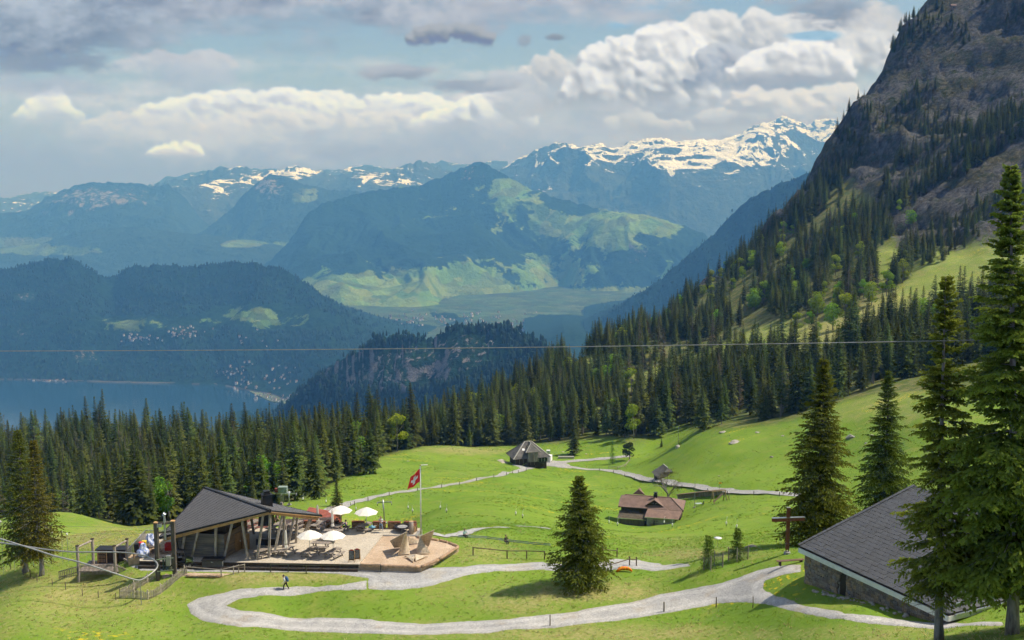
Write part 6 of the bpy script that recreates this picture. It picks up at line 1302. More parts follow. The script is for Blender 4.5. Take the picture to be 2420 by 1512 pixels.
    # rubble drain along the foot of the wall
    for k in range(46):
        f = rg.uniform(.12, .8); p = w0 + e * (Ln * f) - pr * rg.uniform(.35, 1.1); s = rg.uniform(.10, .26); b = boulder_mesh(k % 5)
        o = link('rock', b); o.location = (p.x, p.y, float(H(p.x, p.y)) + s * .25); o.scale = (s, s * .8, s * .7); o.rotation_euler = (0, 0, rg.uniform(0, 6)); tag(o, 'grey rubble stone in the drain along the chapel wall', 'rock', 'rubble at the chapel wall')
BMESH = {}
ROCKM = mat('limestone boulder', (.40, .37, .33), .95, .35, 1.2, .6, 5)
def boulder_mesh(i):
    if i in BMESH: return BMESH[i]
    bm = bmesh.new(); bmesh.ops.create_icosphere(bm, subdivisions=2, radius=1.0); rg = random.Random(i + 40); off = [Vector((rg.uniform(-1, 1), rg.uniform(-1, 1), rg.uniform(-.6, 1))).normalized() for _ in range(7)]
    for v in bm.verts:
        c = v.co.copy()
        for o in off:
            d = c.dot(o) - .62
            if d > 0: c -= o * d * .9
        v.co = c + Vector((rg.uniform(-.06, .06), rg.uniform(-.06, .06), rg.uniform(-.06, .06)))
    me = bpy.data.meshes.new('boulder'); bm.to_mesh(me); bm.free(); me.materials.append(ROCKM); BMESH[i] = me; return me
build_chapel()
# timber cross and bench
q = hit(1860, 1309); dp = to_px(q.x, q.y, q.z)[2]; hc = (1309 - 1196) * dp / 2420; CROSS = mat('red-brown timber', (.19, .065, .035), .7, .25, 3, .15)
t = thing('wooden_cross', 'tall red-brown timber cross standing on the grass left of the chapel', 'cross', q); MB().box((0, 0, hc / 2 + .25), (.34, .26, hc - .5)).build('upright', CROSS, t); MB().beam((-1.66, 0, hc * .735), (1.66, 0, hc * .76), .27, .34).build('crossbar', CROSS, t)
MB().beam((-1.68, 0, hc * .735 + .2), (1.68, 0, hc * .76 + .2), .32, .04).build('crossbar_cap', STEEL, t); MB().box((0, 0, hc + .02), (.38, .3, .04)).build('top_cap', STEEL, t); MB().lathe([(.34, -.3), (.34, .22), (.3, .26)], 14).build('footing', CONC, t); MB().box((-.12, 0, .35), (.05, .2, .5)).box((.12, 0, .35), (.05, .2, .5)).build('steel_shoe', CHAR, t)
def bench(q, L, rz, lb, back=False):
    t = thing('bench', lb, 'bench', q, rz)
    for k in range(3): MB().box((0, (k - 1) * .15, .45), (L, .135, .05)).build('seat_board', WOODB2, t)
    for x in (-L * .38, L * .38): MB().box((x, 0, .2), (.12, .4, .44)).build('leg', WOODD, t)
    if back:
        for k in range(2): MB().box((0, .26, .65 + k * .17), (L, .04, .13)).build('back_board', WOODB2, t)
WOODB2 = mat('brown bench boards', (.20, .125, .085), .8, .3, 3, .2)
bench(hit(1868, 1334), 2.9, .18, 'low plank bench between the timber cross and the chapel')
bench(hit(1338, 1355), 2.0, .15, 'plank bench behind the lone spruce', True)

# ------------------------------------------------------------------ farmhouse with the brown roof
RB1 = mat('brown roof shingles', (.235, .155, .125), .85, .2, .8, .5, 6, stretch=(1, 1, 1)); RB2 = mat('old mossy roof', (.12, .10, .075), .9, .4, 2, .6, 10); WGR = mat('grey boarding', (.20, .185, .165), .85, .3, 1.5, .3, 12, stretch=(2, 2, .3)); PLAST = mat('rough plaster', (.40, .40, .36), .9, .2, 1, .2); GLASS = mat('dark window glass', (.02, .025, .03), .12, .1, 1, 0, spec=.6)
def roof_courses(mb, a, b, c, d, n=14, lift=.035):
    """a-b eave, d-c ridge: overlapping courses from eave to ridge"""
    nr = (b - a).cross(d - a).normalized(); nr = nr if nr.z > 0 else -nr
    for i in range(n):
        s0, s1 = i / n, (i + 1) / n; p0, p1, q1, q0 = a.lerp(d, s0), b.lerp(c, s0), b.lerp(c, s1), a.lerp(d, s1); mb.mesh([p0 + nr * lift, p1 + nr * lift, q1, q0, p0, p1], [(0, 1, 2, 3), (4, 5, 1, 0)])
def build_farm():
    E1 = P(*ZF(318, 636), 262); z = E1.z; E2 = onz(*ZF(1893, 748), z); e = (E2 - E1).normalized(); L = (E2 - E1).length; b = Vector((-e.y, e.x, 0)); up = Vector((0, 0, 1)); hd = 4.5; rise = 1.9
    gc = (E1 + E2) / 2; t = thing('farmhouse', 'long farmhouse with brown shingle roof and lean-tos in the meadow', 'building', Vector((gc.x, gc.y, z - 5)))
    R1, R2 = E1 + b * hd + e * 1.2 + up * rise, E2 + b * hd - e * 3.6 + up * rise; B1, B2 = E1 + b * 2 * hd, E2 + b * 2 * hd; rf = MB(); th = up * .18
    roof_courses(rf, E1, E2, R2, R1, 16); roof_courses(rf, B2, B1, R1, R2, 10); roof_courses(rf, E2, B2, R2, R2 - b * .01, 10)
    H1a, H1b = E1 + (R1 - e * 1.2 - E1) * .62, B1 + (R1 - e * 1.2 - B1) * .62; rf.mesh([H1a, H1b, R1, E1, B1], [(0, 2, 1), (3, 2, 0), (1, 2, 4)]); rf.mesh([E1 - th, E2 - th, B2 - th, B1 - th], [(0, 1, 2, 3)])
    o = rf.wbuild('roof', RB1, t); MB().beam(R1 + up * .05, R2 + up * .05, .3, .12).wbuild('ridge_cap', RB1, o); MB().beam(R2 + up * .05, E2 + up * .05, .28, .1).wbuild('hip_cap', WOODD, o)
    for p, q in ((E1, E2), (E2, B2)): MB().beam(p - up * .1, q - up * .1, .12, .2).wbuild('eave_board', WOODD, o)
    def blk(x0, x1, y0, y1, z0, z1, m, nm): p = [E1 + e * x + b * y for x, y in ((x0, y0), (x1, y0), (x1, y1), (x0, y1))]; return MB().hexa([q + up * (z0) for q in p], [q + up * z1 for q in p]).wbuild(nm, m, t)
    blk(.7, L - .7, .7, 2 * hd - .7, -6, -.05, WOODD, 'main_wall')
    # left lean-to
    xl = L * .44; a, c2 = E1 + e * .3 + b * .66 - up * 1.15, E1 + e * xl + b * .66 - up * 1.15; f1, f2 = E1 + e * .2 - b * 2.6 - up * 2.2, E1 + e * (xl + .1) - b * 2.6 - up * 2.2; m = MB(); roof_courses(m, f1, f2, c2, a, 8); m.wbuild('lean_to_roof', RB2, t); MB().beam(f1 - up * .05, f2 - up * .05, .1, .16).wbuild('lean_to_gutter', STEEL, t)
    blk(.6, xl - .2, -2.2, .7, -7, -2.25, WGR, 'lean_to_wall')
    for k in range(14): x = .6 + (xl - .8) * (k + .5) / 14; p = E1 + e * x - b * 2.235; MB().beam(p - up * 6.2, p - up * 2.3, .05, (xl - .8) / 14 - .04, up=b).wbuild('wall_board', WGR, t)
    # right lean-to: continues the roof towards the viewer
    xr0 = L * .46; f1, f2 = E1 + e * (xr0 - .5) - b * 3.0 - up * 1.35, E2 - e * .9 - b * 3.0 - up * 1.35; a, c2 = E1 + e * xr0 + b * .3 + up * .1, E2 + b * .3 + up * .1 - e * .1; m = MB(); roof_courses(m, f1, f2, c2, a, 9); m.wbuild('porch_roof', RB1, t); MB().beam(f1 - up * .08, f2 - up * .08, .1, .18).wbuild('porch_gutter', STEEL, t)
    blk(xr0, L - 2.0, -2.5, .7, -7, -1.5, PLAST, 'porch_wall')
    for nm, x, w, z0, z1, m in (('barn_door', xr0 + 1.6, 2.2, -4.9, -1.8, WGR), ('window', xr0 + 2.0, 1.7, -3.1, -2.3, GLASS), ('window', L - 4.6, .9, -2.9, -1.9, GLASS), ('window', L - 6.3, .8, -2.4, -1.9, GLASS), ('door', xr0 - .6, 1.2, -3.2, -1.9, WOODD)):
        p = E1 + e * x - b * 2.54; fr = MB().beam(p + up * z0, p + up * z1, .06, w, up=b).wbuild(nm, m, t)
        if nm == 'window':
            MB().beam(p - b * .05 + up * (z0 + z1) / 2 - e * w / 2, p - b * .05 + up * (z0 + z1) / 2 + e * w / 2, .05, .05).wbuild('glazing_bar', WHITE, fr); MB().beam(p - b * .06 + up * (z0 - .04) - e * (w / 2 + .08), p - b * .06 + up * (z0 - .04) + e * (w / 2 + .08), .14, .07).wbuild('sill', WOODG, fr)
    # dormer and chimney
    x = L * .555; d0 = E1 + e * x + b * 1.2; zb = rise * 1.2 / hd; w = 2.0; ap = d0 + up * (zb + 1.5); ba = E1 + e * x + b * 4.0 + up * (zb + 1.5); g = MB().mesh([d0 - e * w + up * zb, d0 + e * w + up * zb, ap - b * -.1], [(0, 1, 2)]).wbuild('dormer_gable', WOODD, t)
    dl, drt = d0 - e * (w + .35) - b * .5 + up * (zb - .15), d0 + e * (w + .35) - b * .5 + up * (zb - .15); apf = ap - b * .5; m = MB(); m.mesh([dl, apf, ba, E1 + e * (x - w - .3) + b * 2.0 + up * (rise * 2.0 / hd + .05)], [(0, 3, 2, 1)]); m.mesh([drt, apf, ba, E1 + e * (x + w + .3) + b * 2.0 + up * (rise * 2.0 / hd + .05)], [(0, 1, 2, 3)]); dd = m.wbuild('dormer_roof', RB1, t); md = dd.modifiers.new('solid', 'SOLIDIFY'); md.thickness = .12
    for k in (-.45, .45): p = d0 - b * .03 + e * k; wn = MB().beam(p + up * (zb + .25), p + up * (zb + .95), .05, .5, up=b).wbuild('window', GLASS, t); MB().beam(p - b * .04 + up * (zb + .6) - e * .25, p - b * .04 + up * (zb + .6) + e * .25, .04, .04).wbuild('glazing_bar', WHITE, wn)
    c = E1 + e * x + b * 3.6 + up * (rise * .75); ch = MB().box(tuple(c + up * .5), (.95, .95, 1.9), math.atan2(e.y, e.x)).wbuild('chimney', CHAR, t); MB().box(tuple(c + up * 1.62), (.6, .6, .35)).box(tuple(c + up * 1.85), (1.0, 1.0, .06)).wbuild('chimney_cap', CHAR, ch)
    p = E1 + e * (L * .28) + b * 6.0 + up * (rise * .9); MB().mesh([p - e * 1.6, p + e * 1.6, p + up * 1.3 + e * .0, p + b * 2 + up * 1.3], [(0, 1, 2), (1, 3, 2), (0, 2, 3)]).wbuild('rear_dormer', RB1, t)
build_farm()
# pyramid-roofed barn
GREYSH = mat('silver-grey wood shingles', (.165, .155, .145), .9, .35, .7, .6, 7); RIDGE = mat('pale ridge boards', (.46, .44, .40), .8, .2)
def build_barn():
    g0 = hit(*ZH(640, 805)); z = g0.z + 3.3; up = Vector((0, 0, 1)); N_, R_, L_ = onz(*ZH(570, 715), z), onz(*ZH(1468, 642), z), onz(*ZH(318, 566), z); e = (R_ - N_).normalized(); Lf = (R_ - N_).length; b = Vector((-e.y, e.x, 0)); Dp = max(abs((L_ - N_).dot(b)), Lf * .55)
    L_ = N_ + b * Dp; B_ = R_ + b * Dp; t = thing('pyramid_barn', 'large barn with steep grey pyramid roof on the far meadow', 'building', Vector((g0.x, g0.y, g0.z)))
    c = (N_ + B_) / 2; r = ray(*ZH(840, 275)); zr = CAMZ + r.z * (c.y / r.y); 
    r1, r2 = Vector((c.x, c.y, zr)) - e * 1.4, Vector((c.x, c.y, zr)) + e * 1.2; m = MB(); roof_courses(m, N_, R_, r2, r1, 26, .05); roof_courses(m, L_, N_, r1, r1 + e * .01, 26, .05); roof_courses(m, R_, B_, r2, r2 + e * .01, 20, .05); roof_courses(m, B_, L_, r1, r2, 12, .05); m.mesh([N_ - up * .1, R_ - up * .1, B_ - up * .1, L_ - up * .1], [(0, 1, 2, 3)]); rf = m.wbuild('roof', GREYSH, t)
    for p, q in ((N_, r1), (R_, r2), (L_, r1), (r1, r2)): MB().beam(p + up * .12, q + up * .12, .38, .14).wbuild('ridge_board', RIDGE, rf)
    p = [N_ + (e * x + b * y) for x, y in ((1.2, 1.2), (Lf - 1.2, 1.2), (Lf - 1.2, Dp - 1.2), (1.2, Dp - 1.2))]; MB().hexa([q - up * 5.5 for q in p], [q - up * .02 for q in p]).wbuild('wall', WOODD, t)
    for k in range(6): q = N_ + e * (1.2 + k * 1.5) + b * 1.14; MB().beam(q - up * 3.0, q - up * .1, .12, .2, up=b).wbuild('wall_post', WGR, t)
    q = N_ + e * (Lf * .78) + b * 1.12; wn = MB().beam(q - e * 2.4 - up * 1.3, q + e * 2.4 - up * 1.3, .06, 1.3).wbuild('window_strip', GLASS, t)
    for k in range(5): MB().beam(q + e * (-2.4 + k * 1.2) - b * .05 - up * 1.95, q + e * (-2.4 + k * 1.2) - b * .05 - up * .65, .05, .09, up=b).wbuild('mullion', WHITE, wn)
    # entrance gable with its own little hipped roof
    x = Lf * .52; f = N_ + e * x - b * .3; w, h0, h1 = 2.9, 2.4, 5.3; k_ = (zr - z) / (Dp / 2)
    bx = MB(); bx.hexa([f - e * 1.9 + b * .2 - up * 1.5, f + e * 1.9 + b * .2 - up * 1.5, f + e * 1.9 + b * 5 - up * 1.5, f - e * 1.9 + b * 5 - up * 1.5], [f - e * 1.9 + b * .2 + up * h0, f + e * 1.9 + b * .2 + up * h0, f + e * 1.9 + b * 5 + up * h0, f - e * 1.9 + b * 5 + up * h0]); ga = bx.wbuild('entrance_gable', WGR, t); MB().beam(f + b * .12 - up * .9, f + b * .12 + up * h0 * .8, .06, 2.6, up=b).wbuild('barn_door', WOODG, ga)
    ea, eb = f - e * w + up * (h0 - .1), f + e * w + up * (h0 - .1); ia, ib = f - e * w + b * 4 + up * (h0 - .1), f + e * w + b * 4 + up * (h0 - .1); ap = f + b * 2.6 + up * h1; ap2 = f + b * (h1 / k_ + .5) + up * h1; m = MB(); m.mesh([ea, eb, ap, ap2, ia, ib], [(0, 1, 2), (0, 2, 3, 4), (1, 5, 3, 2)]); gr = m.wbuild('entrance_roof', GREYSH, t); md = gr.modifiers.new('solid', 'SOLIDIFY'); md.thickness = .12
    for p, q in ((ea, ap), (eb, ap), (ap, ap2)): MB().beam(p + up * .08, q + up * .08, .25, .1).wbuild('ridge_board', RIDGE, gr)
    q = N_.lerp(r1, .55) + e * 3.5; q = N_ + e * (Lf * .32) + b * (Dp * .5 * .52); q.z = z + (zr - z) * .52 + .15; MB().beam(q - e * .5, q + e * .5, .9, .08, up=(0, -.7, .7)).wbuild('skylight', WHITE, rf)
    # grass ramp to the entrance
    rp = MB(); f0 = f + b * .1 - up * 1.2; g1 = hit(*ZH(1190, 815)); g2 = hit(*ZH(960, 850)); n = 10
    for i in range(n):
        for s0, s1 in ((-4.4, -2), (-2, 0), (0, 2), (2, 4.4)):
            def pt(i_, s): ff = i_ / n; c_ = f0.lerp(g1.lerp(g2, .5), ff); q = c_ + e * s; q.z = f0.z * (1 - ff) + float(H(q.x, q.y)) * ff - abs(s) ** 1.5 * .18 * (1 - ff) + .25; return q
            rp.face([pt(i, s0), pt(i + 1, s0), pt(i + 1, s1), pt(i, s1)][::-1])
    o = rp.build('grass_ramp', GROUND, None, True); tag(o, 'grassy ramp up to the entrance of the pyramid barn', 'ramp')
    return N_, R_, e, b, z
barnN, barnR, barnE, barnB, barnZ = build_barn()
# small hay barn
def small_barn():
    q = hit(*Z4(1740, 520)); q2 = hit(*Z4(1895, 525)); e = (q2 - q).normalized(); e.z = 0; e.normalize(); b = Vector((-e.y, e.x, 0)); up = Vector((0, 0, 1)); L, D, h = 6.6, 5.4, 2.6; t = thing('hay_barn', 'small grey-roofed hay barn at the foot of the meadow knoll', 'building', q); g = q + e * -.2
    p = [g + e * x + b * y for x, y in ((0, 0), (L, 0), (L, D), (0, D))]; MB().hexa([a - up * 1 for a in p], [a + up * h for a in p]).wbuild('wall', WGR, t)
    for k in range(12): x = L * (k + .5) / 12; a = g + e * x - b * .03; MB().beam(a - up * .6, a + up * h, .04, L / 12 - .06, up=b).wbuild('wall_board', WGR, t)
    E1, E2, B1, B2 = g - e * .9 - b * .9 + up * (h - .5), g + e * (L + .9) - b * .9 + up * (h - .5), g - e * .9 + b * (D + .9) + up * (h - .5), g + e * (L + .9) + b * (D + .9) + up * (h - .5); r1, r2 = g + e * 1.0 + b * D / 2 + up * (h + 2.6), g + e * (L - 1.0) + b * D / 2 + up * (h + 2.6); m = MB(); roof_courses(m, E1, E2, r2, r1, 12, .04); roof_courses(m, B2, B1, r1, r2, 8, .04)
    for a, c, r in ((E1, B1, r1), (E2, B2, r2)): ha, hb = a.lerp(r, .6), c.lerp(r, .6); m.mesh([ha, hb, r], [(0, 1, 2)]); m.mesh([a, ha, r], [(0, 1, 2)]); m.mesh([c, hb, r], [(0, 1, 2)])
    m.wbuild('roof', GREYSH, t); MB().beam(r1 + up * .06, r2 + up * .06, .25, .1).wbuild('ridge_board', RIDGE, t); a = g + e * (L * .5) - b * .06; MB().beam(a - up * .4, a + up * 1.7, .06, 1.6, up=b).wbuild('barn_door', WOODD, t)
small_barn()
# ------------------------------------------------------------------ things round the pyramid barn
def van():
    q = hit(*ZH(800, 815)); t = thing('van', 'white van with orange lower body parked at the pyramid barn', 'van', q, .15); MB().box((0, 0, 1.75), (1.9, 3.6, .9), taper=.9).build('cab', WHITE, t, bevel=.12); MB().box((0, -.2, .85), (2.0, 4.2, .9)).build('lower_body', mat('orange paint', (.7, .16, .05), .4), t, bevel=.1); MB().box((0, -1.95, 1.75), (1.5, .1, .6)).build('windscreen', GLASS, t)
    for x in (-.85, .85):
        for y in (-1.4, 1.2): MB().tube([(x - .12, y, .36), (x + .12, y, .36)], .36, 14).build('wheel', BLACK, t)
    q = hit(*ZH(1418, 770)); t = thing('trailer', 'grey box trailer at the right corner of the pyramid barn', 'trailer', q, -.25); MB().box((0, 0, 1.55), (2.3, 3.4, 2.2)).build('box', WHITE, t, bevel=.06); MB().box((-.2, -1.72, 1.6), (1.6, .06, 1.5)).build('rear_shutter', STEEL, t); MB().box((0, 0, .4), (2.1, 3.2, .12)).build('chassis', CHAR, t)
    for x in (-1.0, 1.0): MB().tube([(x - .1, .2, .35), (x + .1, .2, .35)], .35, 14).build('wheel', BLACK, t)
    q = hit(*ZH(1408, 640)); t = thing('portable_toilet', 'pale portable toilet cabin behind the pyramid barn', 'toilet cabin', q); MB().box((0, 0, 1.3), (1.5, 1.3, 2.5)).build('cabin', mat('pale blue plastic', (.55, .63, .66), .5), t, bevel=.05); MB().box((0, 0, 2.62), (1.6, 1.4, .16), taper=.85).build('cabin_roof', WHITE, t); MB().box((0, -.67, 1.25), (.95, .05, 2.1)).build('door', STEEL, t); MB().box((0, -.70, 2.2), (.5, .04, .15)).build('vent_slot', BLACK, t)
    q = hit(*ZH(1225, 880)); t = thing('water_trough', 'long timber water trough beside the track at the barn', 'trough', q, -.5); MB().box((0, 0, .3), (4.2, .9, .6)).build('basin', WOODD, t, bevel=.04); MB().box((0, 0, .61), (4.0, .7, .02)).build('water', GLASS, t); MB().box((-2.3, 0, .7), (.2, .2, 1.5)).build('spout_post', WOODG, t); MB().box((0, 0, .65), (4.3, .95, .05)).build('rim', WOODG, t)
    q = hit(*ZH(685, 795)); t = thing('wooden_crate', 'pale box standing at the wall of the pyramid barn', 'crate', q); MB().box((0, 0, .5), (1.5, .9, 1.0)).build('box', WOODG, t); MB().box((0, 0, 1.03), (1.6, 1.0, .06)).build('lid', RIDGE, t)
    q = hit(*ZH(1845, 690)); t = thing('log_pile', 'short stack of pale logs on the meadow right of the barn', 'logs', q)
    for k in range(5): MB().tube([(-3.2, (k % 3) * .5, .25 + (k // 3) * .45), (3.2, (k % 3) * .5, .25 + (k // 3) * .45)], .24, 8).build('log', mat('bleached log', (.45, .42, .36), .9), t)
van()
drape('concrete_slab', 'pale stone terrace left of the pyramid barn', wpoly([ZH(165, 735), ZH(300, 715), ZH(430, 795), ZH(290, 805)]), mat('pale slab', (.52, .46, .38), .9), .5, .35, .1)
# ------------------------------------------------------------------ play platform, glider rail and frame on the left
POLE = mat('grey round timber', (.38, .33, .28), .85, .4, 2, .35, 16, stretch=(3, 3, .4)); PAL = mat('grey palings', (.37, .31, .27), .85, .35, 4, .25, 24); PICK = mat('split chestnut pale', (.58, .50, .41), .85, .35, 6, .3, 24)
def build_platform():
    up = Vector((0, 0, 1)); FL = hit(*Z1(352, 1290)); FR = P(*Z1(798, 1290), to_px(FL.x, FL.y, FL.z)[2]); FR.z = FL.z; e = (FR - FL); e.z = 0; Wd = e.length; e.normalize(); b = Vector((-e.y, e.x, 0)); g = max(FL.z, FR.z); t = thing('play_platform', 'raised wooden platform with log posts, paling rails and a small hut', 'platform', Vector((FL.x, FL.y, g)))
    dep = 2.3; z0 = g + 1.15; ht = 4.15
    posts = [FL, FR, FL + b * dep + e * .75, FR + b * dep + e * .55]
    for p in posts:
        o = MB().tube([(p.x, p.y, g - 1.6), (p.x, p.y, g + ht)], .16, 12).wbuild('post', POLE, t, smooth=False); MB().lathe([(.20, 0), (.20, .08), (.05, .12)], 12, (p.x, p.y, g + ht)).wbuild('post_cap', WOODD, o)
    for a, c in ((posts[0], posts[2]), (posts[1], posts[3])): MB().tube([(a.x, a.y, g + ht - .15), (c.x, c.y, g + ht - .15)], .11, 10).wbuild('tie_log', POLE, t)
    for k in range(14): y = (k + .5) / 14 * (dep + 1.2); MB().beam(FL - e * .2 + b * y + up * (z0 - FL.z), FR + e * .3 + b * y + up * (z0 - FR.z), (dep + 1.2) / 14 - .015, .05).wbuild('deck_board', PAL, t)
    def rail(p, q, zp, zq, n, hh=1.18, nm='paling'):
        for k in range(n):
            f = (k + .5) / n; c = p.lerp(q, f); z = zp + (zq - zp) * f; MB().beam((c.x, c.y, z - .22), (c.x, c.y, z + hh - .22 + (.05 if k % 2 else 0)), .03, (q - p).length / n * .74, up=b).wbuild(nm, PAL, t)
        for dz in (.1, .75): MB().beam((p.x, p.y + .05, zp + dz), (q.x, q.y + .05, zq + dz), .05, .09).wbuild('rail', PAL, t)
    fr = -b * .2
    rail(FL + fr + e * .25, FR + fr - e * .1, z0, z0, 26); lo = FL + fr - e * 2.2; rail(lo, FL + fr + e * .2, z0 - .7, z0, 12, 1.0)
    st = FR + fr + e * 2.6; rail(FR + fr + e * .2, st, z0, z0 - 1.1, 17); bk = b * 1.5; rail(FR + bk + e * .4, st + bk, z0 + .1, z0 - 1.0, 14); MB().beam(FR + bk * .95 + e * .4 + up * (z0 + 1.0 - FR.z), st + bk * .95 + up * (z0 - .1 - st.z), .12, .16).wbuild('hand_rail', PAL, t)
    for k in range(6): f = (k + .5) / 6; c = (FR + e * .3).lerp(st, f) + b * .6; MB().box((c.x, c.y, z0 - 1.15 * f), (.34, 1.3, .05), math.atan2(e.y, e.x)).wbuild('step', PAL, t)
    # cabin at the back
    cb = FL + e * 1.05 + b * (dep + .1); cx = FL + e * (Wd + .35) + b * (dep + .1); zt = z0 + 1.5
    ch = MB().hexa([(p.x, p.y, z0) for p in (cb + b * .25, cx + b * .25, cx + b * 1.5, cb + b * 1.5)], [(p.x, p.y, zt) for p in (cb + b * .25, cx + b * .25, cx + b * 1.5, cb + b * 1.5)]).wbuild('cabin_wall', WOODD, t)
    MB().beam((cb - e * .15 + b * .8) + up * (zt + .12 - cb.z), (cx + e * .2 + b * .8) + up * (zt + .12 - cx.z), 1.5, .10).wbuild('cabin_roof', CHAR, t)
    for f, w in ((.03, .1), (.32, .1), (.66, .42), (.97, .1)): p = cb.lerp(cx, f) + b * .2; MB().beam((p.x, p.y, z0), (p.x, p.y, zt), .1, w, up=b).wbuild('cabin_post', WOODL, t)
    for k in range(3):
        for j in range(3): p = cb.lerp(cx, .08 + k * .08) + b * .2; MB().box((p.x, p.y, z0 + .35 + j * .5), (.22, .05, .4), math.atan2(e.y, e.x)).wbuild('lattice_panel', WOODB, t)
    return posts, g
posts, pg = build_platform()
def build_rail():
    pts = [(ZL(-200, 425), 113.6), (ZL(0, 455), 113.6), (ZL(400, 508), 113.5), (ZL(900, 588), 113.4), (ZL(1330, 632), 113.3), (Z1(330, 930), 113.2), (Z1(560, 931), 113.2), (Z1(780, 931), 113.1), (Z1(900, 937), 113), (Z1(1020, 950), 112.6), (Z1(1140, 975), 112), (Z1(1230, 1010), 111.4), (Z1(1285, 1052), 110.6), (Z1(1302, 1095), 109.9), (Z1(1282, 1138), 109.3), (Z1(1225, 1190), 108.7), (Z1(1160, 1236), 108.2), (Z1(1092, 1272), 107.8), (Z1(1010, 1262), 107.6), (Z1(900, 1228), 107.5), (Z1(780, 1187), 107.4), (Z1(640, 1142), 107.4), (Z1(480, 1090), 107.4), (Z1(300, 1038), 107.4), (ZL(1100, 722), 107.4), (ZL(700, 592), 107.4), (ZL(400, 500), 107.4), (ZL(0, 375), 107.4), (ZL(-200, 315), 107.4)]
    w = [P(*p, d) for p, d in pts]; t = thing('glider_rail', 'curved grey steel glider rail looping round the play platform', 'rail', Vector((w[14].x, w[14].y, float(H(w[14].x, w[14].y))))); ww = []
    for i in range(len(w) - 1):
        for k in range(4): f = k / 4; a, b_, c, d = w[max(i - 1, 0)], w[i], w[i + 1], w[min(i + 2, len(w) - 1)]; ww.append(.5 * (2 * b_ + (c - a) * f + (2 * a - 5 * b_ + 4 * c - d) * f * f + (3 * b_ - a - 3 * c + d) * f ** 3))
    MB().tube(ww, .085, 8).wbuild('rail_tube', STEELD, t, smooth=True)
    for i in (68,):
        p = ww[min(i, len(ww) - 1)]; g = float(H(p.x, p.y))
        MB().tube([(p.x, p.y, g - .2), (p.x, p.y, p.z)], .045, 6).wbuild('support', STEELD, t)
STEELD = mat('dull steel', (.36, .36, .34), .5, .2, 2, .05, metal=.5); build_rail()
def build_frame():
    a, b_ = hit(*Z1(1310, 1262)), hit(*Z1(1512, 1215)); zt = P(*Z1(1292, 576), a.y / ray(*Z1(1292, 576)).y).z; t = thing('winch_frame', 'tall two-post timber frame with steel winch gear beside the shelter', 'frame', a); up = Vector((0, 0, 1))
    DK = mat('dark impregnated post', (.125, .105, .085), .85, .4, 3, .3, 16, stretch=(2, 2, .4))
    for p in (a, b_): o = MB().box((p.x, p.y, (p.z - .3 + zt) / 2), (.42, .42, zt - p.z + .3)).wbuild('post', DK, t, bevel=.03); MB().box((p.x, p.y, zt + .03), (.46, .46, .08), taper=.9).wbuild('post_cap', WOODL, o)
    for dz, w, m in ((-.15, .24, DK), (-1.15, .18, DK)): MB().beam(a + up * (zt + dz - a.z), b_ + up * (zt + dz - b_.z), w, w).wbuild('cross_beam', m, t)
    for z in (1.0, 2.35): MB().beam(a - Vector((0, .25, 0)) + up * z, b_ - Vector((0, .25, 0)) + up * (z + a.z - b_.z), .1, .1).wbuild('steel_rail', STEEL, t)
    c = a.lerp(b_, .52); MB().tube([c + up * (zt - c.z - 2.0), c + up * (zt - c.z + .7)], .13, 10).wbuild('winch_tube', STEEL, t); MB().tube([c + up * (zt - c.z + .7) - Vector((.1, 0, 0)), c + up * (zt - c.z + .95), c + up * (zt - c.z + .8) + Vector((.15, 0, 0))], .14, 10).wbuild('pulley_hood', STEEL, t)
    for x in (.36, .52, .66): p = a.lerp(b_, x) - Vector((0, .1, 0)); MB().box((p.x, p.y, a.z + 1.75), (.16, .14, 1.6)).wbuild('machine_column', mat('dark green steel', (.05, .075, .065), .5), t)
    MB().box(tuple(c + up * (2.1 + a.z - c.z) + Vector((.3, -.1, 0))), (.45, .5, 1.1)).wbuild('gear_box', STEELD, t)
    for k in range(3): p = a.lerp(b_, .15 + .1 * k); MB().box((p.x, p.y - .2, zt - .3), (.12, .2, .35)).wbuild('bracket', STEEL, t)
    MB().tube([c + up * (zt - c.z - 1.2), hit(*Z1(1245, 1090)) + up * .1], .02, 5).wbuild('stay_cable', STEEL, t)
    return a, b_, zt
fa_, fb_, fzt = build_frame()
def picket():
    c1, c2, c3, c4 = hit(*Z1(845, 1485)), hit(*Z1(1185, 1508)), hit(*Z1(1642, 1195)), hit(*Z1(1295, 1235)); t = thing('picket_fence', 'rustic split-pale picket fence enclosing the grass below the frame', 'fence', c1); rg = random.Random(8)
    for p, q in ((c1, c2), (c2, c3), (c1, c4)):
        L = (q - p).length; n = int(L / .15); d = (q - p).normalized()
        for k in range(n):
            f = (k + .5) / n; c = p.lerp(q, f); z = float(H(c.x, c.y)); MB().beam((c.x, c.y, z - .1), (c.x + rg.uniform(-.03, .03), c.y, z + rg.uniform(.82, 1.0)), .095 * rg.uniform(.7, 1.1), .035, up=(0, 1, 0)).wbuild('pale', PICK, t)
        for k in range(int(L / 1.6) + 1): c = p.lerp(q, min(1, k * 1.6 / L)); z = float(H(c.x, c.y)); MB().tube([(c.x, c.y + .06, z - .3), (c.x, c.y + .06, z + 1.1)], .06, 8).wbuild('post', PICK, t)
        for dz in (.25, .7):
            pts_ = [Vector((*(p.lerp(q, k / 6)).to_2d(), 0)) for k in range(7)]; pts_ = [Vector((v.x, v.y + .03, float(H(v.x, v.y)) + dz)) for v in pts_]; MB().tube(pts_, .03, 6).wbuild('rail', PICK, t)
picket()
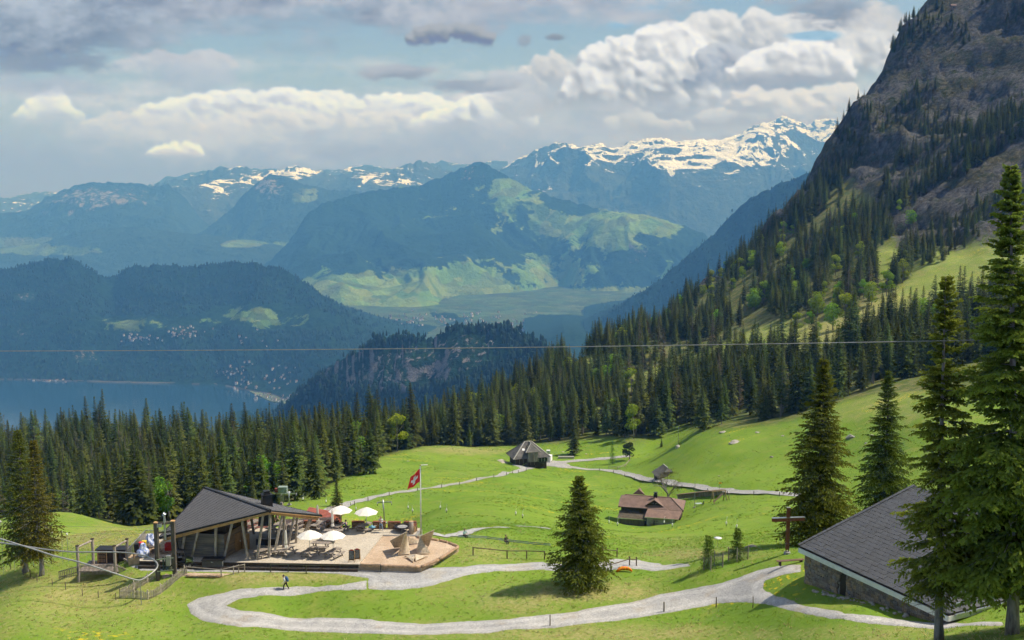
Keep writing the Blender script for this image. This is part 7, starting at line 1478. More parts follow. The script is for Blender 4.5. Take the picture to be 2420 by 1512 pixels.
# low log barrier with posts along the forecourt edge
def post_rail(name, lab, pts, h, m, r=.06, rails=(.92,), extra=0.0, cat='fence', group=None, tube=True):
    q = [hit(*p) for p in pts]; t = thing(name, lab, cat, q[0], 0, group)
    for p in q: MB().tube([(p.x, p.y, p.z - .25), (p.x, p.y, p.z + h)], r, 8).wbuild('post', m, t)
    for f in rails:
        for a, b in zip(q, q[1:]): MB().tube([a + Vector((0, -.05, h * f)), b + Vector((0, -.05, h * f))], r * .75, 6).wbuild('rail', m, t)
    return t
post_rail('rail_fence', 'low grey rail fence between the picket fence and the lane', [Z1(1655, 1200), Z1(2072, 1235), Z1(2222, 1200), Z1(2283, 1185), Z1(2355, 1172)], .95, WOODG)
post_rail('rail_fence', 'thin green-wire fence with two dark posts in front of the terrace', [(640, 1352), Z2(412, 1178), Z2(605, 1190), (900, 1353)], .92, mat('dark green post', (.07, .075, .05), .8), .055, (1.0,))
post_rail('rail_fence', 'long dark log rail on posts left of the lone spruce', [(1118, 1312), Z5(62, 735), Z5(235, 735), Z5(392, 740)], 1.0, mat('dark rail', (.14, .10, .075), .85), .07, (.95,))
post_rail('rail_fence', 'short log rail on posts right of the lone spruce', [Z5(905, 715), Z5(1030, 725)], 1.2, MATS['dark rail'], .07, (.72,))
post_rail('rail_fence', 'dark rail frame with slanted top bar around the orange tube', [Z5(915, 852), Z5(975, 850), Z5(1140, 800), Z5(1200, 805)], 1.1, MATS['dark rail'], .07, (.75,))
post_rail('rail_fence', 'pale wooden fence rails beside the larch and the pine', [Z4(1295, 420), Z4(1380, 430), Z4(1455, 405), Z4(1500, 350)], 1.1, WOODG, .09, (.55, .95))
post_rail('rail_fence', 'pale rail fence along the track behind the terrace', [Z2(830, 525), Z2(910, 510), Z2(990, 470)], 1.0, WOODG, .07, (.6, .95))
WOODP = mat('old fence post', (.17, .135, .10), .9, .4, 5, .3)
def fpost(x, y, h, lab, grp=None, r=.055): q = hit(x, y); o = MB().tube([(0, 0, -.3), (.01, 0, h * .5), (0, .01, h)], [r * 1.1, r, r * .9], 8).build('fence_post', WOODP); o.location = q; tag(o, lab, 'post', grp)
fpost(*Z5(440, 1330), 1.15, 'wooden fence post in the lane left of the other posts'); fpost(*Z5(1442, 1205), 1.05, 'thick fence post on the path edge in the middle of the row', None, .07); fpost(*Z5(1902, 1165), 1.05, 'fence post at the path edge where it bends to the chapel'); fpost(*Z5(2225, 1170), 1.1, 'thin fence post nearest the chapel at the path edge', None, .04)
for i, (a, b) in enumerate([(28, 1335), (190, 1385), (392, 1460), (585, 1485), (797, 1510)]): fpost(*Z1(a, b), .8, 'short fence post in the grass below the play platform', 'short posts below the platform', .045)
for a, b in [(30, 1000), (215, 995), (480, 1105), (612, 1150), (748, 1235)]: fpost(*ZL(a, b), .8, 'short fence post near the two yellowish spruces', 'short posts near the yellowish spruces', .045)
# thin fence posts along the tracks of the meadow
def track_posts(pt, side, step, h, lab, grp, lo=0.0, hi=1.0):
    XY, Nn = pt; n = len(XY); t = None
    for k in range(int(n * lo), int(n * hi), step):
        x, y = XY[k] + Nn[k] * side; z = float(H(x, y)); o = MB().beam((0, 0, -.2), (0, 0, h), .16, .16).build('fence_post', WOODP) if t is None else t.copy()
        if t is not None: COL.objects.link(o)
        t = t or o; o.location = (x, y, z); tag(o, lab, 'post', grp)
track_posts(path1, -1.6, 8, 1.1, 'thin fence post along the track to the pyramid barn', 'posts along the barn track', .12); track_posts(path2, -2.1, 7, 1.1, 'thin fence post along the winding meadow road', 'posts along the meadow road', .18)
# yard behind the frame: deck with railing, bins, bags, crates
def yard():
    up = Vector((0, 0, 1)); q0, q1, q2 = onz(*Z1(945, 1000), 0), onz(*Z1(1160, 770), 0), onz(*Z1(1480, 770), 0); t = thing('yard_railing', 'grey metal railing round the yard left of the shelter', 'railing', q0)
    for a, b in ((q0, q1), (q1, q2)):
        MB().beam(a + up * 1.05, b + up * 1.05, .06, .06).wbuild('top_rail', STEEL, t); n = int((b - a).length / .14)
        for k in range(n + 1): c = a.lerp(b, k / n); MB().beam(c, c + up * 1.03, .025, .025).wbuild('bar', STEELD, t)
    dk = MB(); pp = [onz(*Z1(a, b), 0) for a, b in ((945, 1003), (1480, 1000), (1530, 800), (1160, 790))]; o = MB().hexa([p - up * 1.2 for p in pp], [p + up * .02 for p in pp]).build('yard_deck', mat('dusty planks', (.42, .31, .20), .9, .3, 2), None); tag(o, 'dusty wooden deck left of the shelter carrying bins and bags', None, None, 'structure')
    def bin_(a, b, m, lid, lab, w=.5):
        q = onz(*Z1(a, b), .02); t = thing('wheelie_bin', lab, 'bin', q, .1, 'bins in the yard'); MB().box((0, 0, .5), (w * .85, w * .85, .95), taper=1.12).build('body', m, t, bevel=.03); MB().box((0, .02, 1.03), (w * 1.08, w * 1.1, .09), taper=.93).build('lid', lid, t, bevel=.02); MB().tube([(-w * .3, .3, 1.0), (w * .3, .3, 1.0)], .03, 6).build('handle', BLACK, t)
        for x in (-.2, .2): MB().tube([(x - .03, .24, .1), (x + .03, .24, .1)], .1, 10).build('wheel', BLACK, t)
    bin_(1050, 940, BLACK, BLACK, 'black bin at the front of the yard'); bin_(1105, 920, RED, RED, 'red bin between the black and the yellow one'); bin_(1140, 905, YEL, YEL, 'yellow bin next to the red one'); bin_(1290, 870, BLACK, BLACK, 'dark bin half hidden behind the frame post')
    def bag(a, b, s, lab):
        q = onz(*Z1(a, b), .02); bm = bmesh.new(); bmesh.ops.create_icosphere(bm, subdivisions=3, radius=1); rg = random.Random(a)
        for v in bm.verts: n = v.co.normalized(); k = 1 + .12 * math.sin(5 * n.x + 3 * n.z + a) * math.cos(4 * n.y); v.co = Vector((n.x * .62 * k * s, n.y * .55 * k * s, max(-.42, n.z * .55 * k + (.45 if n.z > .88 else 0)) * s + .42 * s))
        me = bpy.data.meshes.new('bag'); bm.to_mesh(me); bm.free(); me.materials.append(BAGM); o = link('big_bag', me); o.location = q; tag(o, lab, 'bag', 'white bags in the yard')
    bag(1215, 870, 1.15, 'tall white bag with blue print behind the yellow bin'); bag(1130, 985, 1.1, 'white bag with blue print in front of the red bin')
    for a, b, lab in ((1440, 905, 'lower red crate by the shelter corner'), (1442, 870, 'upper red crate on top of the other by the shelter corner')):
        q = onz(*Z1(a, 905), .02); dz = 0 if b == 905 else .42; t = thing('red_crate', lab, 'crate', q + up * dz, .1, 'red crates'); MB().box((0, 0, .03), (.85, .6, .05)).build('base', RED, t)
        for c, s in (((0, -.3, .21), (.85, .03, .38)), ((0, .3, .21), (.85, .03, .38)), ((-.42, 0, .21), (.03, .57, .38)), ((.42, 0, .21), (.03, .57, .38))): MB().box(c, s).build('side', RED, t)
    rg = random.Random(2); q = onz(*Z1(1270, 935), .02); t = thing('scrap_wood_heap', 'heap of brown scrap wood behind the frame', 'wood heap', q)
    for k in range(44): a = rg.uniform(0, 6.28); r = rg.uniform(0, 1.2); x, y = r * math.cos(a) * 1.3, r * math.sin(a) * .6; z = .08 + (1.2 - r) * .3 * rg.random(); d = Vector((rg.uniform(-1, 1), rg.uniform(-1, 1), rg.uniform(-.2, .2))).normalized() * rg.uniform(.2, .45); MB().beam(Vector((x, y, z)) - d, Vector((x, y, z)) + d, .07, .05).build('stick', WOODB, t)
    q = onz(*Z1(1018, 1005), .02); o = MB().tube([(0, 0, 0), (0, 0, .62)], .12, 12).build('chopping_log', LOGM); o.location = q; tag(o, 'short upright log at the front edge of the yard deck', 'log')
BAGM = mat('white woven bag', (.74, .76, .80), .7, .5, 3.0, .3, 12, c2=(.10, .20, .55)); yard()
# green utility vehicle
def utv():
    q = hit(*Z1(1580, 1120)); t = thing('utility_vehicle', 'dark green utility vehicle with black roof parked before the shelter', 'vehicle', q, .28); GRN = mat('olive green body', (.06, .085, .022), .3, .2, 2, .03, coat=.5); DK = BLACK
    MB().box((0, 0, .55), (2.7, 1.25, .28)).build('chassis', DK, t, bevel=.05)
    MB().hexa([(.55, -.6, .7), (1.42, -.52, .62), (1.42, .52, .62), (.55, .6, .7)], [(.55, -.56, 1.12), (1.36, -.42, .92), (1.36, .42, .92), (.55, .56, 1.12)]).build('hood', GRN, t, bevel=.08); MB().hexa([(1.30, -.5, .5), (1.52, -.45, .5), (1.52, .45, .5), (1.30, .5, .5)], [(1.30, -.5, .78), (1.48, -.42, .74), (1.48, .42, .74), (1.30, .5, .78)]).build('bumper', DK, t, bevel=.03)
    MB().box((-.95, 0, .95), (.95, 1.35, .4)).build('cargo_bed', GRN, t, bevel=.03); MB().box((-.1, 0, .85), (.6, 1.2, .2)).box((-.36, 0, 1.2), (.14, 1.2, .6)).build('bench_seat', DK, t, bevel=.04)
    for y in (-.6, .6):
        MB().tube([(.62, y, 1.1), (.35, y * .95, 1.85), (-.45, y * .95, 1.9), (-.55, y, .9)], .035, 8).build('roll_bar', DK, t)
        for x in (.98, -.92):
            w = MB().tube([(x, y - .12, .34), (x, y + .12, .34)], .35, 16).build('wheel', DK, t, bevel=.03); MB().tube([(x, y - .13, .34), (x, y + .13, .34)], .17, 12).build('rim', STEELD, w); MB().tube([(x - .42, y, .55), (x - .28, y, .74), (x, y, .82), (x + .28, y, .74), (x + .42, y, .55)], .05, 6).build('fender', GRN if x > 0 else DK, t)
    MB().hexa([(-.6, -.62, 1.88), (.45, -.62, 1.84), (.45, .62, 1.84), (-.6, .62, 1.88)], [(-.6, -.58, 1.97), (.42, -.58, 1.92), (.42, .58, 1.92), (-.6, .58, 1.97)]).build('roof_panel', CHAR, t, bevel=.03); MB().hexa([(.64, -.56, 1.12), (.66, -.56, 1.12), (.66, .56, 1.12), (.64, .56, 1.12)], [(.40, -.54, 1.84), (.42, -.54, 1.84), (.42, .54, 1.84), (.40, .54, 1.84)]).build('windscreen', GLASS, t)
    for y in (-.36, .36): MB().box((1.40, y, .84), (.1, .2, .1)).build('headlight', WHITE, t, bevel=.02)
    MB().tube([(.5, .3, 1.1), (.35, .3, 1.2)], .02, 6).lathe([(.16, 0), (.18, .03)], 12, (.33, .3, 1.2)).build('steering_wheel', DK, t)
utv()
q = hit(*Z1(1980, 1125)); t = thing('storage_box', 'dark grey storage box with sloping lid in front of the shelter', 'box', q, .0); MB().box((0, 0, .5), (2.25, 1.1, 1.1)).build('body', mat('dark grey board', (.085, .085, .085), .75, .2), t); MB().box((0, -.02, 1.09), (2.4, 1.25, .07)).build('lid', CHAR, t); MB().box((1.14, -.2, .62), (.03, .4, .5)).build('notice', WHITE, t); MB().box((0, -.57, .9), (.2, .04, .06)).build('latch', STEEL, t)
q = hit(*Z1(1822, 1075)); o = MB().lathe([(.36, 0), (.45, .3), (.42, .3), (.34, .06)], 18).build('planter_bowl', CONC); o.location = q; tag(o, 'low round concrete planter before the shelter wall', 'planter')
drape('bark_chip_strip', 'strip of bark chips behind the low rail fence', wpoly([Z1(1345, 1190), Z1(1660, 1175), Z1(2060, 1178), Z1(2260, 1185), Z1(2070, 1232), Z1(1650, 1232), Z1(1345, 1262)]), CHIPS, .3, .06, .1)
for a, b, lab in ((1650, 2060, 'thin log edging the bark strip along the grass'),): log(hit(*Z1(a, 1232)) + Vector((0, 0, .1)), hit(*Z1(b, 1238)) + Vector((0, 0, .1)), .12, 'edge_log', lab, LOGM, None)

# ------------------------------------------------------------------ people
def person(lab, q, rz, J, cols, pack=None, scale=1.0, hair=(.05, .035, .025), longhair=False, group=None, skirt=None):
    """J: joint positions; body, clothes and hair each grown as one continuous skin"""
    t = thing('person', lab, 'person', q, rz, group); t.scale = (scale,) * 3
    SK = mat('skin', (.56, .36, .27), .6, .08, 3, 0)
    def skin(name, m, chains, par=t, sub=1):
        vs, es, rs, idx = [], [], [], {}
        for ch in chains:
            prev = None
            for p, r in ch:
                p = J[p] if isinstance(p, str) else p; k = tuple(round(x, 4) for x in p)
                if k not in idx: idx[k] = len(vs); vs.append(tuple(p)); rs.append(r)
                i = idx[k]
                if prev is not None and prev != i: es.append((prev, i))
                prev = i
        me = bpy.data.meshes.new(name); me.from_pydata(vs, es, []); me.materials.append(m); o = link(name, me, par)
        md = o.modifiers.new('skin', 'SKIN'); md.use_smooth_shade = True
        for i, r in enumerate(rs): sv = me.skin_vertices[0].data[i]; rr = r if isinstance(r, tuple) else (r, r); sv.radius = rr; sv.use_root = (i == 0)
        o.modifiers.new('sub', 'SUBSURF').levels = sub; o.modifiers['sub'].render_levels = sub; return o
    hx = lambda s, n: J[n + s]
    mid = lambda a, b, f: tuple(a[i] + (b[i] - a[i]) * f for i in range(3))
    fw = J.get('face', (0, -1, 0)); hd = J['head']
    ch = [[('pelvis', .13), ('chest', .13), ('neck', .055), ((hd[0], hd[1], hd[2] - .07), .075), (hd, .098), ((hd[0], hd[1], hd[2] + .07), .07)]]
    for s in 'LR':
        ch.append([('chest', .13), ('sh' + s, .06), ('el' + s, .042), ('wr' + s, .03), ('ha' + s, .038)]); ch.append([('pelvis', .13), ('hip' + s, .085), ('kn' + s, .06), ('an' + s, .042), ('to' + s, .035)])
    body = skin('body', SK, ch)
    skin('shirt', mat(*cols[0]), [[('pelvis', (.155, .125)), (mid(J['pelvis'], J['chest'], .5), (.15, .12)), ('chest', (.17, .13)), (mid(J['chest'], J['neck'], .6), .085)]] + [[('chest', (.17, .13)), ('sh' + s, .082), ('el' + s, .062)] + ([('wr' + s, .05)] if cols[0][-1] != 'short' or True else []) for s in 'LR'])
    skin('trousers', mat(*cols[1]), [[(mid(J['pelvis'], J['chest'], .12), (.15, .125)), ('pelvis', (.16, .135))]] + [[('pelvis', (.16, .135)), ('hip' + s, .105), ('kn' + s, .078), ('an' + s, .066)] for s in 'LR'])
    for s in 'LR':
        a, b = Vector(J['an' + s]), Vector(J['to' + s]); MB().beam(a - (b - a) * .35 - Vector((0, 0, .045)), b + (b - a) * .2 - Vector((0, 0, .01)), .095, .09).build('shoe', mat(*cols[2]), t, bevel=.03)
        h = Vector(J['ha' + s]); d = (h - Vector(J['wr' + s])).normalized(); hm = MB(); sd = d.cross(Vector((0, 0, 1)) if abs(d.z) < .9 else Vector((0, 1, 0))).normalized()
        for k in range(4): hm.tube([h + sd * (k - 1.5) * .019, h + sd * (k - 1.5) * .021 + d * (.05 + .012 * (k in (1, 2))), h + sd * (k - 1.5) * .021 + d * .075 + Vector((0, 0, -.015))], [.009, .009, .007], 5)
        hm.tube([h - sd * .035 - d * .03, h - sd * .06 + d * .02], [.011, .008], 5); hm.build('fingers', SK, t)
    f = Vector(fw).normalized(); hv = Vector(hd); sdv = f.cross(Vector((0, 0, 1))).normalized(); fm = MB(); 
    fm.beam(hv + f * .09 + Vector((0, 0, .0)), hv + f * .125 - Vector((0, 0, .03)), .025, .03)
    for s in (-1, 1): fm.beam(hv + sdv * s * .098 - Vector((0, 0, .03)), hv + sdv * s * .105 + Vector((0, 0, .02)), .02, .03)
    fm.build('nose_and_ears', SK, t); em = MB()
    for s in (-1, 1): em.box(tuple(hv + f * .098 + sdv * s * .035 + Vector((0, 0, .012))), (.02, .02, .014))
    em.box(tuple(hv + f * .098 - Vector((0, 0, .055))), (.04, .02, .01)); em.build('eyes_and_mouth', mat('dark features', (.08, .03, .025), .6), t)
    hm = MB(); bk = hv - f * .035 + Vector((0, 0, .035)); bm = bmesh.new(); bmesh.ops.create_icosphere(bm, subdivisions=2, radius=.118)
    for v in bm.verts:
        if v.co.dot(f) > .05 and v.co.z < .05: v.co -= f * .07
        if longhair and v.co.z < -.03 and v.co.dot(f) < .03: v.co.z -= .2; v.co.x *= .8; v.co.y *= .8
        v.co += bk
    me = bpy.data.meshes.new('hair'); bm.to_mesh(me); bm.free(); me.materials.append(mat('hair %.2f' % hair[0], hair, .7)); link('hair', me, t)
    if pack:
        c, m_ = pack; bm = bmesh.new(); bmesh.ops.create_icosphere(bm, subdivisions=2, radius=1)
        ax = (Vector(J['neck']) - Vector(J['pelvis'])).normalized(); sd = sdv; nb = ax.cross(sd)
        for v in bm.verts: p = v.co.copy(); v.co = Vector(c) + sd * p.x * .19 + nb * p.y * .16 + ax * (p.z * .36)
        me = bpy.data.meshes.new('backpack'); bm.to_mesh(me); bm.free(); me.materials.append(mat(*m_)); link('backpack', me, t)
        for s in 'LR': sh = Vector(J['sh' + s]); MB().tube([sh * .7 + Vector(J['chest']) * .3 - f * .12, sh * .75 + Vector(J['neck']) * .25 + Vector((0, 0, .07)), Vector(J['chest']) * .7 + sh * .3 + f * .15 - Vector((0, 0, .1))], .022, 5).build('strap', mat(*m_), t)
    return t
def stand(dx=0): return dict(pelvis=(0, 0, .93), chest=(0, 0, 1.28), neck=(0, 0, 1.47), head=(0, -.02, 1.63), shL=(.18, 0, 1.38), shR=(-.18, 0, 1.38), elL=(.23, .02, 1.1), elR=(-.23, .02, 1.1), wrL=(.24, -.05, .86), wrR=(-.24, -.05, .86), haL=(.24, -.07, .78), haR=(-.24, -.07, .78), hipL=(.1, 0, .88), hipR=(-.1, 0, .88), knL=(.11, -.02, .48), knR=(-.11, -.02, .48), anL=(.12, .02, .08), anR=(-.12, .02, .08), toL=(.14, -.14, .05), toR=(-.14, -.14, .05))
SHOE_W, SHOE_D = ('white shoe', (.7, .7, .68), .6), ('dark shoe', (.05, .045, .04), .6)
J = stand(); J.update(elR=(-.28, -.2, 1.28), wrR=(-.12, -.26, 1.5), haR=(-.06, -.24, 1.57), knL=(.16, -.04, .48), anL=(.24, -.06, .08), toL=(.28, -.2, .05), elL=(.26, -.05, 1.12), wrL=(.12, -.22, 1.1), haL=(.05, -.26, 1.12))
person('woman in white top and light jeans standing with a raised hand', onz(*Z2(1408, 728), 0), 0.0, J, [('white top', (.75, .74, .74), .8), ('light jeans', (.22, .33, .45), .8), SHOE_W], hair=(.40, .24, .10), longhair=True)
J = stand(); J.update(face=(0, -1, -.2), chest=(0, -.12, 1.26), neck=(0, -.2, 1.43), head=(0, -.27, 1.56), shL=(.18, -.15, 1.35), shR=(-.18, -.15, 1.35), elL=(.22, -.05, 1.1), elR=(-.22, -.12, 1.08), wrL=(.22, -.25, .92), wrR=(-.22, .0, .86), haL=(.22, -.32, .88), haR=(-.22, -.02, .78), knL=(.1, -.22, .5), anL=(.11, -.24, .08), toL=(.12, -.4, .06), knR=(-.1, .08, .5), anR=(-.11, .3, .12), toR=(-.12, .18, .05))
person('hiker in white shirt and dark trousers carrying a blue rucksack along the path', hit(676, 1394), R(-90), J, [('hiker shirt', (.72, .72, .71), .8), ('black trousers', (.02, .02, .025), .8), SHOE_D], pack=((0, .13, 1.24), ('blue rucksack', (.03, .085, .2), .7)))
def sit(): return dict(pelvis=(0, 0, .55), chest=(0, -.08, .92), neck=(0, -.12, 1.10), head=(0, -.15, 1.26), shL=(.19, -.1, 1.0), shR=(-.19, -.1, 1.0), elL=(.26, -.28, .84), elR=(-.26, -.28, .84), wrL=(.12, -.48, .84), wrR=(-.12, -.48, .84), haL=(.06, -.54, .84), haR=(-.06, -.54, .84), hipL=(.1, -.05, .53), hipR=(-.1, -.05, .53), knL=(.13, -.44, .54), knR=(-.13, -.44, .54), anL=(.13, -.42, .1), anR=(-.13, -.42, .1), toL=(.13, -.58, .06), toR=(-.13, -.58, .06))
qt = onz(*ZT(2090, 530), .35); ca, sa = math.cos(-.5), math.sin(-.5)
def at_table(lx, ly): return Vector((qt.x + lx * ca - ly * sa, qt.y + lx * sa + ly * ca, 0))
person('seated person with long dark hair and black jacket on the left of the table', at_table(-.80, .3), R(90) - .5, sit(), [('black jacket', (.02, .02, .022), .8), ('black trousers', (.02, .02, .025), .8), SHOE_D], longhair=True)
person('seated person in blue jacket on the right of the table', at_table(.80, .3), R(-90) - .5, sit(), [('blue jacket', (.03, .06, .2), .7), ('black trousers', (.02, .02, .025), .8), SHOE_D])
J = stand(); person('person in dark clothes standing in the shade beside the hood inside the shelter', onz(*ZT(640, 490), 0), .6, J, [('black jacket', (.02, .02, .022), .8), ('black trousers', (.02, .02, .025), .8), SHOE_D])
q = hit(*ZH(1272, 850)); person('left one of the two tiny walkers at the pyramid barn', q, 0, stand(), [('navy jacket', (.03, .04, .08), .8), ('dark trousers', (.04, .04, .045), .8), SHOE_D], scale=1.05); q = hit(*ZH(1292, 855)); person('right one of the two tiny walkers at the pyramid barn', q, .3, stand(), [('navy jacket', (.03, .04, .08), .8), ('dark trousers', (.04, .04, .045), .8), SHOE_D], scale=1.0)
q = hit(*ZP(2155, 425)); person('tiny seated rider on the slide rail at the path behind the play area', q + Vector((0, 0, -.2)), .8, sit(), [('teal shirt', (.25, .42, .42), .8), ('dark trousers', (.04, .04, .045), .8), SHOE_D])
q = hit(*Z4(292, 1148)); person('tiny dark-clothed rider farther right on the slide rail', q + Vector((0, 0, -.2)), .8, sit(), [('black jacket', (.02, .02, .022), .8), ('dark trousers', (.04, .04, .045), .8), SHOE_D])
# slide rail of the riders
def slide_rail():
    pts = [hit(*p) for p in (ZP(2020, 430), ZP(2300, 440), (1150, 1274), (1180, 1278), (1216, 1283), (1260, 1288), (1300, 1291))]; t = thing('slide_rail', 'thin dark slide rail running across the grass behind the play area', 'rail', pts[0])
    for dy in (-.25, .25): MB().tube([p + Vector((0, dy, .25)) for p in pts], .05, 6).wbuild('rail_tube', mat('blue-grey rail', (.10, .15, .18), .5), t)
    for p in pts: MB().beam(p - Vector((0, .3, -.2)), p + Vector((0, .3, .2)), .08, .06).wbuild('sleeper', STEELD, t)
slide_rail()
# ------------------------------------------------------------------ lift pylons, hangers, valley station huts behind the terrace
def pylon(x, y, ty, lab, rz=.3, w=1.9, lean=0):
    q = hit(x, y); px, py, dp = to_px(q.x, q.y, q.z); h = (py - ty) * dp / 2420; t = thing('lift_pylon', lab, 'pylon', q, rz); MB().tube([(0, 0, -.5), (lean, 0, h)], [.22, .15], 10).build('mast', STEEL, t, True); MB().box((0, 0, .05), (1.0, 1.0, .5)).build('footing', CONC, t); MB().beam((-w, 0, h - .6), (w, 0, h - .6), .2, .25).build('cross_arm', STEEL, t)
    for s in (-1, 1):
        MB().beam((s * w - .0, -.9, h - .75), (s * w, .9, h - .75), .14, .12).build('sheave_beam', STEELD, t)
        for k in range(4): MB().tube([(s * w - .06, -.75 + k * .5, h - .95), (s * w + .06, -.75 + k * .5, h - .95)], .18, 12).build('sheave', BLACK, t)
    for s in (-1, 1): MB().beam((s * w * .8, 0, h - .4), (s * w * .5, 0, h + .6), .06, .06).build('strut', STEEL, t)
    MB().beam((-w * .5, 0, h + .6), (w * .5, 0, h + .6), .06, .06).build('top_bar', STEEL, t); return t
pylon(*Z2(1450, 655), 1179, 'steel lift pylon with cross arm on the meadow right of the parasols', .15, 1.6, -.35); pylon(*Z2(422, 460), 1160, 'steel lift pylon behind the shelter chimney', .1, 1.8)
q = hit(*Z2(345, 440)); t = thing('lift_motor', 'grey-green lift drive unit on its mast at the forest edge', 'lift station', q); h = (Z2(0, 440)[1] - Z2(0, 330)[1]) * to_px(q.x, q.y, q.z)[2] / 2420; MB().box((0, 0, h / 2), (.9, .9, h)).build('mast', STEELD, t); MB().box((0, 0, h + .2), (4.4, 1.6, .25)).build('gantry', STEEL, t); MB().box((.3, 0, h + 1.1), (2.2, 1.5, 1.5)).build('housing', mat('pale green housing', (.30, .38, .34), .6), t, bevel=.05); MB().box((-1.3, 0, h + .9), (.8, .8, .9)).build('motor', mat('dull red motor', (.3, .08, .06), .6), t)
def hut(x, y, d, L, D, h, rise, rz, m_r, m_w, lab, base=None):
    q = P(x, y, d) - Vector((0, 0, h + rise)); t = thing('small_hut', lab, 'hut', q, rz); MB().box((0, 0, h / 2 - 1), (L, D, h + 2)).build('wall', m_w, t); m = MB(); ov = .5; a = [Vector((-L / 2 - ov, -D / 2 - ov, h - .1)), Vector((L / 2 + ov, -D / 2 - ov, h - .1)), Vector((L / 2 + ov, D / 2 + ov, h - .1)), Vector((-L / 2 - ov, D / 2 + ov, h - .1))]; r1, r2 = Vector((-L / 2 - ov, 0, h + rise)), Vector((L / 2 + ov, 0, h + rise)); roof_courses(m, a[0], a[1], r2, r1, 8, .03); roof_courses(m, a[2], a[3], r1, r2, 8, .03)
    for p, q_, r in ((a[0], a[3], r1), (a[1], a[2], r2)): m.mesh([p + Vector((0.4 if p.x < 0 else -.4, .3, 0)), q_ + Vector((.4 if p.x < 0 else -.4, -.3, 0)), r + Vector((.4 if p.x < 0 else -.4, 0, -.1))], [(0, 1, 2)])
    m.build('roof', m_r, t); MB().box((L * .1, -D / 2 - .03, h * .45), (.9, .05, 1.5)).build('door', WOODD, t); w = MB().box((-L * .28, -D / 2 - .03, h * .55), (.8, .05, .7)).build('window', GLASS, t); MB().box((-L * .28, -D / 2 - .07, h * .55 - .38), (.95, .1, .06)).build('sill', WHITE, w); return t
REDR = mat('red tin roof', (.42, .13, .09), .6, .2, 1, .2); hut(*Z2(605, 598), 140, 6.2, 4.0, 2.0, 1.7, .15, mat('brown tin roof', (.09, .065, .06), .75), WOODB, 'brown-roofed hut just below the back edge of the terrace'); hut(*Z2(790, 505), 190, 5.6, 3.6, 2.2, 1.2, -.5, REDR, mat('red hut wall', (.34, .10, .07), .7), 'red-roofed hut beside the track behind the parasols'); hut(*Z2(60, 600), 160, 5.0, 3.5, 2.0, 1.4, .2, mat('red-brown tin roof', (.2, .08, .06), .7), WOODB, 'reddish hut seen through the shelter posts'); 
# tow-lift hangers dangling over the meadow
CB = [((Z2(570, 385)), 225), (Z2(818, 412), 230), (Z2(1083, 430), 235), (Z2(1140, 490), 205), (Z2(1700, 475), 215), (Z2(1748, 508), 200), (Z2(2047, 520), 215), (Z2(2113, 557), 200), (Z4(395, 893), 205), (Z4(460, 920), 195), (Z4(1297, 932), 215), (Z4(1380, 950), 200), (Z4(1830, 935), 210), (Z4(1910, 962), 198), (Z5(1992, 418), 185), (Z5(2083, 445), 175)]
hm_ = None
for i, ((x, y), d) in enumerate(CB):
    q = P(x, y, d); g = float(H(q.x, q.y)); 
    if q.z < g + .5: q = hit(x, y) + Vector((0, 0, .9))
    t = thing('tow_hanger', 'small white and black tow hanger dangling above the meadow', 'hanger', q, 0, 'tow hangers above the meadow'); t.scale = (.6, .6, .6)
    if hm_ is None: hm_ = (MB().tube([(0, 0, .3), (.15, 0, 1.6), (.3, 0, 1.9)], .05, 5).data('stem', WHITE), MB().lathe([(.05, -.5), (.24, -.35), (.27, 0), (.2, .28), (.05, .4)], 10).data('spool', WHITE), MB().lathe([(.03, -.95), (.16, -.8), (.16, -.6), (.05, -.5)], 8).data('grip', BLACK))
    for n_, m in zip(('stem', 'spool', 'grip'), hm_): link(n_, m, t)
# insulators of the ropeway on the left
for i, (x, y) in enumerate([ZL(365, 130), ZL(250, 180), ZL(725, 205), ZL(632, 212), ZL(995, 240), ZL(1045, 268), ZL(1238, 252), ZL(1350, 300), ZL(10, 45)]):
    q = P(x, y, 122); g = float(H(q.x, q.y)); t = thing('rope_course_post', 'thin pole with white cap in the ropeway line by the yellowish spruces', 'pole', Vector((q.x, q.y, g)), 0, 'ropeway poles'); MB().tube([(0, 0, -.2), (0, 0, q.z - g)], .025, 5).build('pole', STEELD, t); MB().lathe([(.07, 0), (.12, .06), (.1, .2), (.03, .24)], 8, (0, 0, q.z - g)).build('cap', WHITE, t)
def wire(name, lab, a, b, r, sag, m, n=24, cat='cable'):
    pts = [a.lerp(b, k / n) - Vector((0, 0, 4 * sag * (k / n) * (1 - k / n))) for k in range(n + 1)]; c = pts[0].copy(); o = MB().tube([p - c for p in pts], r, 6).build(name, m); o.location = c; return tag(o, lab, cat)
wire('ropeway_cable', 'thick steel ropeway cable spanning the whole picture', P(-160, 829.5, 70), P(2580, 798, 62), .028, .2, STEELD, 40)
wire('rope_wire', 'thin upper wire from the frame to the left trees', Vector((fa_.x, fa_.y, fzt - .5)), P(*ZL(0, 45), 122), .012, .2, STEELD, 10); wire('rope_wire', 'thin lower wire from the frame to the left trees', Vector((fa_.x, fa_.y, fzt - 1.2)), P(*ZL(150, 170), 122), .012, .3, STEELD, 10)
